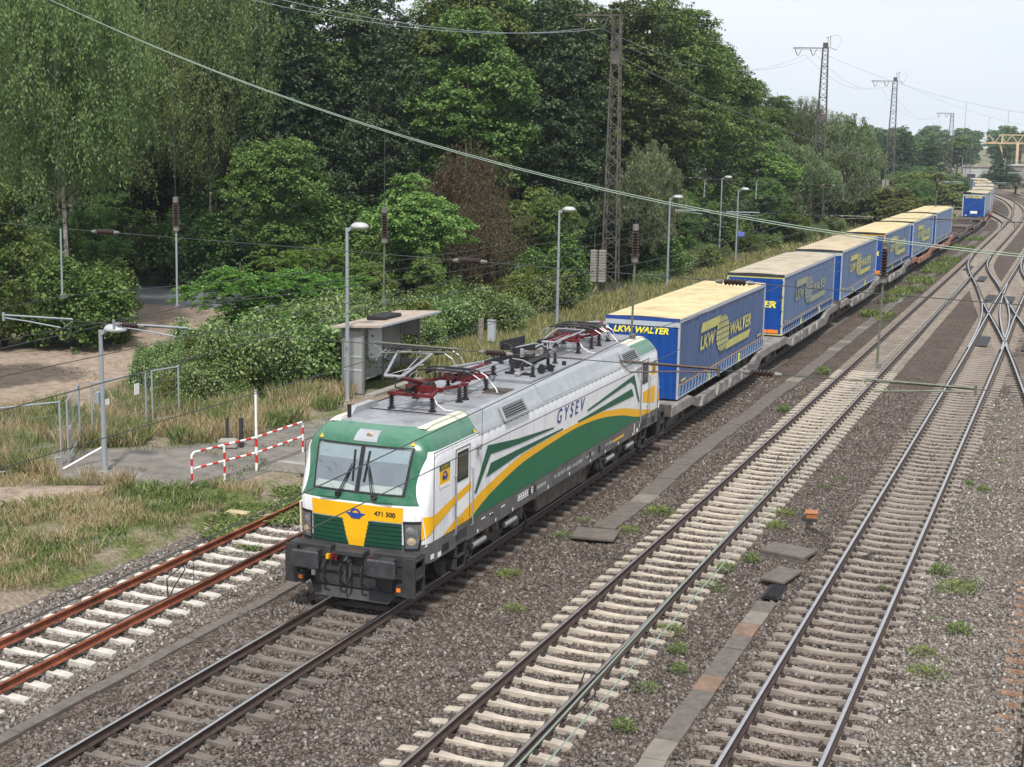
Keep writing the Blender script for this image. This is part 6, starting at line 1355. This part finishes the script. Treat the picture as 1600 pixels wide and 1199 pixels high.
plant('birch', -14.2, 192, 'shorter birch close to the weighted mast', 12.0, 1.0)
plant('birch', -17.5, 172, 'birch just right of the tallest mast top', 15.5, 1.0)
plant('yellowbush', -10.5, 174, 'bright yellow green bush below the birches', 5.2, 1.4)
plant('yellowbush', -10.2, 184, 'second bright yellow green bush along the far trailers', 5.0, 1.4)
plant('yellowbush', -9.5, 236, 'yellow green bush right of the weighted mast', 4.6, 1.9)
plant('shrub', -11.5, 226, 'dark green shrub at the foot of the weighted mast', 5, 1.3)
plant('yellowbush', -13.6, 252, 'yellowish bush far behind the weighted mast', 5.6, 2.0)
plant('shrub', -16, 268, 'green shrub before the pair of dark pines', 6.5, 1.7)
plant('shrub', -10.5, 270, 'green shrub just left of the slim mast', 4.6, 1.7)
plant('yellowbush', -13.5, 285, 'pale green bush beside the slim mast', 4.8, 1.7)
plant('farcone', -24.0, 318, 'left of the pair of dark pines on the horizon', 13.6, 1.15)
plant('farcone', -18.8, 322, 'right of the pair of dark pines on the horizon', 11.8, 1.05)
plant('farcone', -29, 325, 'dark pine half hidden left of the pair on the horizon', 11.4, 1.1)
for i, (x, y, h) in enumerate([(8, 292, 3.6), (12.5, 300, 4.4), (3.5, 330, 4.4), (9, 345, 5), (16, 275, 3), (-6, 352, 8)]):
    plant('shrub' if i != 5 else 'farcone', x, y, ['bush beyond the right curve of the tracks', 'larger bush beyond the right curve of the tracks', 'far bush before the low sheds', 'far bush under the gantry crane', 'low bush at the right edge beyond the curve', 'dark cone-shaped tree in front of the gantry crane'][i], h, 1.5)
# the wood: three staggered rows that follow the road and then the railway
def rowpts(path, step, jit):
    Q = resample(smooth_path(path, 1), step); return [(q.x+random.uniform(-jit, jit), q.y+random.uniform(-jit, jit)) for q in Q]
ROWS = [([(-84, 100), (-70, 92), (-55, 85), (-43, 82), (-33, 81), (-26, 84), (-21.5, 90), (-20, 102), (-20, 118), (-21, 136), (-22.5, 156), (-23, 176), (-24, 200)], 6.0, 'front'),
        ([(-76, 101), (-58, 93), (-44, 89), (-34, 89), (-28, 93), (-26, 104), (-27, 122), (-28.5, 145), (-30, 170), (-32, 205)], 6.6, 'middle'),
        ([(-80, 110), (-60, 102), (-45, 98), (-36, 99), (-33, 110), (-34, 132), (-36, 160), (-40, 200)], 7.5, 'rear')]
for path, step, nm in ROWS:
    for i, (x, y) in enumerate(rowpts(path, step, 1.1)):
        rail_side = y > 95 and x > -45
        h = 21.5+random.uniform(-2, 2)+(1.5 if nm != 'front' else 0)
        if y > 108 and x > -45: h = float(np.interp(y, [108, 128, 150, 178, 205], [23.5, 22, 19.5, 15.5, 13.5]))*random.uniform(.92, 1.05)
        k = random.choice(['broad1', 'broad3', 'alder', 'broad2'] if not rail_side else ['broad2', 'broad1', 'alder', 'broad2'])
        if nm == 'front' and i in (9, 10): k = 'alder'
        word = {'broad1': 'dense dark broadleaf tree', 'broad3': 'spreading dark broadleaf tree', 'alder': 'blackish tiered alder', 'broad2': 'mid green broadleaf tree'}[k]
        plant(k, x, y, f'{word}, {ORD[i]} from the left in the {nm} row of the wood', h, random.uniform(.85, 1.1), 'trees of the wood')
# understorey along the wood edge
for i, (x, y) in enumerate(rowpts([(-74, 88), (-62, 84), (-50, 80.5), (-38, 78.5), (-30, 77.5), (-25, 79.5), (-19.5, 86), (-17.8, 98), (-17.6, 110), (-18.4, 124), (-19, 146), (-19.5, 168), (-20, 190)], 4.1, .8)):
    plant(random.choice(['shrub', 'shrub', 'small']), x, y, f'leafy undergrowth bush, {ORD[i]} from the left along the edge of the wood', random.uniform(4.5, 7), random.uniform(1.0, 1.3), 'undergrowth along the wood')
# bramble bank behind path, shelter and platform
BR = [(-19.2, 46.4, 1.5), (-17.9, 44.4, 1.9), (-16.8, 45.9, 2.1), (-16.2, 43.6, 1.7), (-15.6, 46.2, 2.4), (-15.1, 44.4, 1.9), (-15.2, 47.3, 2.4), (-15.1, 49.6, 2.5), (-16.6, 48.6, 2.7), (-19, 49.5, 2.2), (-19.6, 52.0, 1.6), (-17.2, 51.8, 2.3), (-15.0, 52.6, 2.5), (-14.4, 55.6, 2.6), (-17.0, 55.6, 2.4), (-18.6, 54.5, 1.7), (-14.6, 58.8, 2.4), (-16.8, 59.6, 2.5), (-14.5, 62.2, 2.5), (-17.4, 63.6, 3.0), (-14.4, 66, 2.3), (-16.6, 68.5, 2.8), (-14.2, 70.2, 2.2), (-14.4, 74.6, 2.1), (-14.3, 78, 1.5), (-13.2, 92, 1.6), (-13.6, 99.5, 2.0), (-13.7, 105, 2.2), (-14.6, 110.5, 2.3), (-14.2, 117, 2.2), (-13.5, 124, 1.9), (-13.2, 131, 1.9), (-12.6, 140, 1.8), (-12.2, 150, 1.8), (-12, 158, 2.0)]
for i, (x, y, h) in enumerate(BR):
    plant('bramble1' if i % 2 else 'bramble2', x, y, f'bramble thicket, {ORD[i]} along the bank counting from the sandy track', h*random.uniform(.6, 1.35), random.uniform(.65, .95), 'bramble bank behind the platform')
for i, (x, y, h, k) in enumerate([(-18.3, 47.6, 2.6, 'shrub'), (-16.2, 50.2, 3.2, 'shrub'), (-17.9, 53.8, 2.6, 'robinia'), (-15.4, 45.2, 2.3, 'yellowbush'), (-16.4, 57.6, 3.3, 'shrub'), (-15.2, 60.6, 2.5, 'yellowbush'), (-18.2, 61.5, 4.2, 'maple'), (-15.8, 64.4, 3.4, 'shrub'), (-17.8, 66.8, 4.6, 'maple'), (-15.2, 72.4, 2.9, 'yellowbush'), (-15.0, 76.6, 3.1, 'shrub'), (-13.4, 48.8, 1.3, 'yellowbush'), (-16.6, 42.7, 1.4, 'yellowbush'), (-14.2, 68.2, 2.2, 'shrub'), (-19.6, 58.0, 2.4, 'shrub'), (-13.2, 94.5, 1.7, 'yellowbush'), (-13.0, 108, 1.8, 'yellowbush'), (-13.3, 121, 2.4, 'robinia')]):
    plant(k, x, y, f'leafy bush standing out of the brambles, {ORD[i]} counted from the sandy track side', h, random.uniform(.7, .9), 'bushes rising out of the bramble bank')
# distant tree line in the haze
fi = 0
for row, (y, h, st) in enumerate(((430, 13.5, 9.5), (520, 15.5, 11), (620, 17.5, 13))):
    x0, x1 = {0: (-68, -22), 1: (-84, 6), 2: (-100, 20)}[row]; x = x0; fi = 0
    while x < x1:
        plant('fartree', x, y+random.uniform(-15, 15), f'hazy blue-green tree, {ORD[fi]} from the left in the {("nearest", "middle", "farthest")[row]} line on the horizon', h*random.uniform(.82, 1.12), random.uniform(.9, 1.25), 'hazy trees on the horizon'); fi += 1; x += st*random.uniform(.85, 1.15)

# ---- grasses and weeds
M_DRY = island_mat('dry_grass_blades', [(0, (.16, .17, .06)), (.2, (.26, .20, .10)), (.55, (.42, .33, .19)), (1, (.58, .49, .33))], transl=.3)
M_GRS = island_mat('green_grass_blades', [(0, (.07, .12, .03)), (.5, (.14, .20, .055)), (.85, (.24, .27, .11)), (1, (.40, .35, .20))], transl=.3)
M_HERB = island_mat('herb_leaves', [(0, (.08, .12, .035)), (.6, (.14, .19, .06)), (1, (.26, .29, .13))], transl=.3)
M_YGR = island_mat('yellow_flowering_grass', [(0, (.10, .14, .04)), (.4, (.22, .23, .09)), (.8, (.36, .32, .18)), (1, (.52, .46, .18))], transl=.3)
def vnoise(x, y, s, seed): 
    return np.array([mnoise.noise(Vector((a*s+seed, b*s, seed*.37))) for a, b in zip(x, y)])
def blades(name, label, n, boxr, keep, m, hr, wid, z=-.14, lean=.35):
    x = RNG.uniform(boxr[0], boxr[1], n*3); u = RNG.random(n*3); y = boxr[2]+(boxr[3]-boxr[2])*u**1.25
    k = keep(x, y); x = x[k][:n]; y = y[k][:n]; n = len(x); h = RNG.uniform(*hr, n)*(.75+.5*RNG.random(n)); a = RNG.uniform(0, 6.283, n); w_ = wid*(1+(y-20)/60)
    b0 = np.stack([x, y, np.full(n, z)], -1); d = np.stack([np.cos(a), np.sin(a), np.zeros(n)], -1); le = RNG.normal(size=(n, 3))*lean; le[:, 2] = 1; tip = b0+le*h[:, None]; mid = b0+(tip-b0)*.5+np.array([0, 0, .04])
    V = np.stack([b0-d*(w_/2)[:, None], mid-d*(w_*.45)[:, None], tip, mid+d*(w_*.5)[:, None]], 1).reshape(-1, 3)
    o = mesh_np(name, V, np.arange(n*4).reshape(n, 4), m); return tag(o, label, kind='stuff')
def in_poly(px, py, poly):
    c = np.zeros(len(px), bool); j = len(poly)-1
    for i in range(len(poly)):
        xi, yi = poly[i]; xj, yj = poly[j]; c ^= ((yi > py) != (yj > py)) & (px < (xj-xi)*(py-yi)/(yj-yi+1e-9)+xi); j = i
    return c
PATHP = [(-12.6, 31.9), (-10.6, 32.4), (-8.9, 33.1), (-8.25, 34.0), (-8.15, 35.7), (-6.3, 35.75), (-6.2, 80), (-8.9, 80), (-9.6, 53.6), (-10.2, 44.7), (-11, 42.2), (-11.2, 38.9), (-12.7, 37.1), (-14.6, 35.9), (-15.6, 34.6), (-14.2, 33.0)]
SANDP = [(-21, 38.2), (-19.2, 41.8), (-19.8, 45), (-21.5, 49.6), (-24.2, 56), (-25.4, 60), (-27.5, 66), (-30.5, 69), (-38, 71), (-35, 66.5), (-32.5, 61), (-29.2, 56), (-28.4, 53), (-30, 50), (-36, 47), (-44, 43), (-44, 33), (-30, 36)]
SOILP = [(-14, 30.6), (-12.4, 31.6), (-11.2, 32.2), (-10.8, 31.3), (-11.6, 30.2), (-12.6, 28.6), (-13.8, 28.2), (-16, 29.5)]
def meadow(x, y): return (x < -6.9-.5*np.sin(y*1.7)) & ~in_poly(x, y, PATHP) & ~in_poly(x, y, SOILP) & ~in_poly(x, y, SANDP)
def kg(x, y): q = vnoise(x, y, .42, 3.1); s = vnoise(x, y, 1.1, 31); return meadow(x, y) & (q > -.02+.22*RNG.normal(size=len(x))*.6) & (s > -.22)
def kd(x, y): q = vnoise(x, y, .42, 3.1); s = vnoise(x, y, .8, 9.7); return meadow(x, y) & (q < .25) & (s > -.16)
blades('meadow_grass', 'patches of fresh green grass in the meadow beside the disused siding', 30000, (-17, -6.9, 16, 34), kg, M_GRS, (.08, .24), .022)
blades('dry_meadow_grass', 'straw-coloured dry grass of the meadow beside the siding', 48000, (-18, -6.9, 16, 34), kd, M_DRY, (.10, .32), .015, lean=.45)
blades('tall_dry_grass', 'tall straw-coloured grass growing through and behind the wire fence', 40000, (-21, -10.5, 32, 48), lambda x, y: meadow(x, y) & (vnoise(x, y, .6, 5) > -.12) & (x < -10.3-(y-40)*.02), M_DRY, (.25, .65), .020, lean=.32)
blades('meadow_herbs', 'broad-leaved green herbs scattered through the meadow beside the siding', 5000, (-17, -7.2, 16, 34), lambda x, y: meadow(x, y) & (vnoise(x, y, .7, 41) > .12), M_HERB, (.08, .3), .05, lean=.7)
blades('path_edge_grass', 'low grass creeping over the edges of the asphalt path', 7000, (-15.8, -6.2, 31.5, 62), lambda x, y: in_poly(x, y, PATHP) & ((vnoise(x, y, 1.1, 61) > .30) | ~in_poly(x+.35, y-.45, PATHP) | ~in_poly(x-.4, y+.45, PATHP)), M_GRS, (.04, .16), .02, z=-.12, lean=.6)
blades('soil_weeds', 'sparse dry weeds on the bare soil and sandy track', 7000, (-34, -10, 28, 62), lambda x, y: (in_poly(x, y, SOILP) | in_poly(x, y, SANDP)) & (vnoise(x, y, .5, 71) > .18), M_DRY, (.04, .18), .03, z=-.12, lean=.7)
blades('fence_weeds', 'green weeds mixed into the dry grass around the wire fence', 22000, (-20, -11, 32, 47), lambda x, y: meadow(x, y) & (vnoise(x, y, .6, 14) > .0), M_GRS, (.25, .7), .028, lean=.4)
blades('bank_grass', 'yellow flowering grass strip between the platform path and the brambles', 42000, (-13.6, -8.7, 52, 125), lambda x, y: (x < -9.3+.3*np.sin(y)) | (y > 62), M_YGR, (.25, .6), .026, lean=.3)
blades('platform_weeds', 'grass and weeds overgrowing the low platform', 13000, (-8.9, -6.1, 50, 150), lambda x, y: vnoise(x, y, .35, 2) > -.15, M_YGR, (.1, .35), .03, z=.1)
blades('wood_edge_grass', 'green grass at the foot of the shrubs and the wood', 26000, (-38, -13, 58, 175), lambda x, y: ~in_poly(x, y, SANDP) & ~((y > 67.5) & (y < 77) & (x < -20)), M_GRS, (.3, .7), .05, z=-.2)
blades('far_bank_grass', 'yellowish grass of the verge beside the far part of the train', 14000, (-13, -2.6, 118, 300), lambda x, y: (x < -3.3-np.maximum(0, y-205)*.11), M_YGR, (.3, .7), .07, z=-.3)
blades('verge_grass', 'pale grass beyond the curve at the right edge', 16000, (8, 32, 175, 340), lambda x, y: x > 11.5-np.maximum(0, y-230)*.06, M_YGR, (.3, .8), .09, z=-.35)
blades('siding_ivy', 'creeping weeds over the end of the disused siding', 3500, (-7.2, -4.2, 28.5, 36), lambda x, y: vnoise(x, y, .9, 21) > .05, M_GRS, (.04, .16), .05, z=-.2, lean=1.2)
blades('track_verge_weeds', 'green weeds in the ballast strip beside the far wagons', 7000, (1.7, 3.6, 84, 160), lambda x, y: vnoise(x, y, .3, 4) > .05, M_GRS, (.1, .3), .05, z=-.24)
blades('crossing_weeds', 'yellow green weeds in the ballast right of the diamond crossing', 7000, (10.6, 13.6, 95, 170), lambda x, y: (vnoise(x, y, .25, 8) > .0) & (x > 12.6-(y-95)*.035), M_YGR, (.08, .25), .05, z=-.22)
def weed_mesh(n, h, r_, m, sz):
    k = n; a = RNG.uniform(0, 6.28, k); q = np.sqrt(RNG.random(k))*r_; z = RNG.random(k)*h*(1-.5*(q/r_)**2); C = np.stack([q*np.cos(a), q*np.sin(a), z], -1)
    D = np.stack([np.cos(a)*.6, np.sin(a)*.6, np.ones(k)*.8], -1)+RNG.normal(size=(k, 3))*.4; ln = sz*RNG.uniform(.6, 1.5, k); V, F = strand_quads(C, D, ln, ln*.35); me = mesh_np('_weed', V, F, m); me.name = 'leaves'; return me
M_WEED = island_mat('weed_leaves', [(0, (.08, .12, .04)), (.5, (.15, .22, .06)), (1, (.27, .33, .14))], transl=.3)
M_WEEDY = island_mat('weed_leaves_yellow', [(0, (.10, .16, .03)), (.7, (.20, .25, .08)), (.95, (.32, .33, .12)), (1, (.62, .50, .05))], transl=.3)
WM = [weed_mesh(260, .30, .26, M_WEED, .085), weed_mesh(330, .26, .40, M_WEEDY, .075), weed_mesh(170, .16, .30, M_WEED, .06)]
WEEDS = [(11.0, 33.7, 1.3, 0, 'round bright weed bush right of the right track'), (11.45, 32.5, 1.5, 1, 'broad pale weed tuft just below the round weed bush'), (11.75, 33.3, 1.1, 2, 'thin weed beside the broad pale tuft'), (11.1, 30.2, 1.0, 2, 'small weed in the middle of the right ballast strip'), (11.75, 29.6, 1.2, 0, 'bright weed tuft at mid height of the right ballast strip'),
 (11.2, 28.0, 1.0, 1, 'sparse flowering weed below the bright tuft'), (11.75, 27.8, .9, 2, 'small weed right of the sparse flowering one'), (11.4, 26.9, 1.2, 1, 'lowest weed of the cluster in the right ballast strip'), (11.35, 22.9, .8, 2, 'flat little weed patch low in the right ballast strip'), (11.25, 19.6, 1.7, 1, 'yellow-flowering weed at the bottom edge of the picture'), (12.6, 19.3, .8, 2, 'grey green weed at the bottom right edge'),
 (10.9, 43.2, .9, 0, 'small bright weed upper left in the right ballast strip'), (11.35, 42.6, 1.0, 0, 'bright weed beside its smaller twin up the right ballast strip'), (11.2, 40.5, .9, 2, 'faint weed below the twin weeds'), (11.6, 47, .9, 2, 'faint green weed far up the right ballast strip'), (12.0, 45.5, .7, 2, 'tiny weed far up the right ballast strip'),
 (6.75, 32.9, 1.0, 0, 'tall bright weed left of the askew duct lid'), (6.35, 31.9, 1.0, 0, 'bright weed tuft beside the beige track, left of the duct'), (6.3, 30.6, 1.1, 2, 'darker weed under the bright tuft left of the duct'), (6.6, 30.3, .7, 2, 'tiny weed by the open duct'), (6.7, 36.2, 1.0, 1, 'straggly weed between manhole slab and beige track'), (6.6, 37.6, .9, 1, 'straggly weed left of the orange box'), (7.0, 41.2, .8, 2, 'weed beyond the orange box'), (7.3, 42.4, .9, 2, 'second weed beyond the orange box'),
 (6.75, 26.2, 1.0, 0, 'green weed left of the reddish duct lids'), (7.05, 25.2, .9, 0, 'bright small weed beside the reddish duct lids'), (6.75, 24.1, 1.1, 2, 'weed in a row left of the duct lids'), (6.9, 22.2, 1.0, 0, 'low bright weed near the bottom, left of the duct'), (6.3, 27.3, .9, 1, 'yellowish weed beside the beige sleepers'), (9.9, 32.0, .5, 0, 'small weed at the rail inside the right track'),
 (3.3, 34.2, .9, 1, 'yellowish weed right of the wide slab by the train'), (3.5, 36.2, 1.3, 1, 'larger yellowish weed right of the slab trough'), (2.0, 34.6, 1.1, 2, 'dull weed left of the wide slab by the train'), (1.9, 29.4, 1.0, 1, 'yellow flecked weed in the ballast near the cab steps'), (2.9, 27.2, .8, 1, 'dull weed in the ballast between train and beige track'), (1.9, 33.0, 1.2, 2, 'brownish green weed beside the locomotive bogie'), (3.6, 52.5, 1.3, 0, 'green weed by the trough, right of the first trailer'), (3.4, 62, 1.6, 0, 'green weed patch by the trough, right of the second trailer'), (3.2, 83, 1.6, 1, 'green weed patch by the trough, right of the third trailer')]
for x, y, s, k, lab in WEEDS:
    o = bpy.data.objects.new('weed', WM[k]); COL.objects.link(o); o.location = (x, y, -.22); s *= .8; o.scale = (s, s, s*.9); o.rotation_euler = (0, 0, random.uniform(0, 6)); tag(o, lab, 'weed', 'weeds in the ballast')
o = quick('white_rag', M_WHT, None, lambda b: b.add([(-.2, 0, 0), (0, -.12, .1), (.2, -.05, .02), (.12, .15, .12), (-.1, .14, .06), (0, .02, .2)], [(0, 1, 5), (1, 2, 5), (2, 3, 5), (3, 4, 5), (4, 0, 5)])); o.location = (-8.9, 24.9, -.05); tag(o, 'crumpled white rag lying in the meadow', 'litter')

# ------------------------------------------------------------------ haze
hz_ = MB(); hz_.box(-260, 240, -20, 760, -1.6, 32); hm = bpy.data.materials.new('haze'); hm.use_nodes = True; hn = hm.node_tree; hn.nodes.clear()
ho = hn.nodes.new('ShaderNodeOutputMaterial'); hv_ = hn.nodes.new('ShaderNodeVolumePrincipled'); hv_.inputs['Density'].default_value = .00022; hv_.inputs['Color'].default_value = (.76, .88, 1, 1); hv_.inputs['Anisotropy'].default_value = .2
hn.links.new(hv_.outputs[0], ho.inputs['Volume']); tag(hz_.build('haze', hm), kind='stuff')
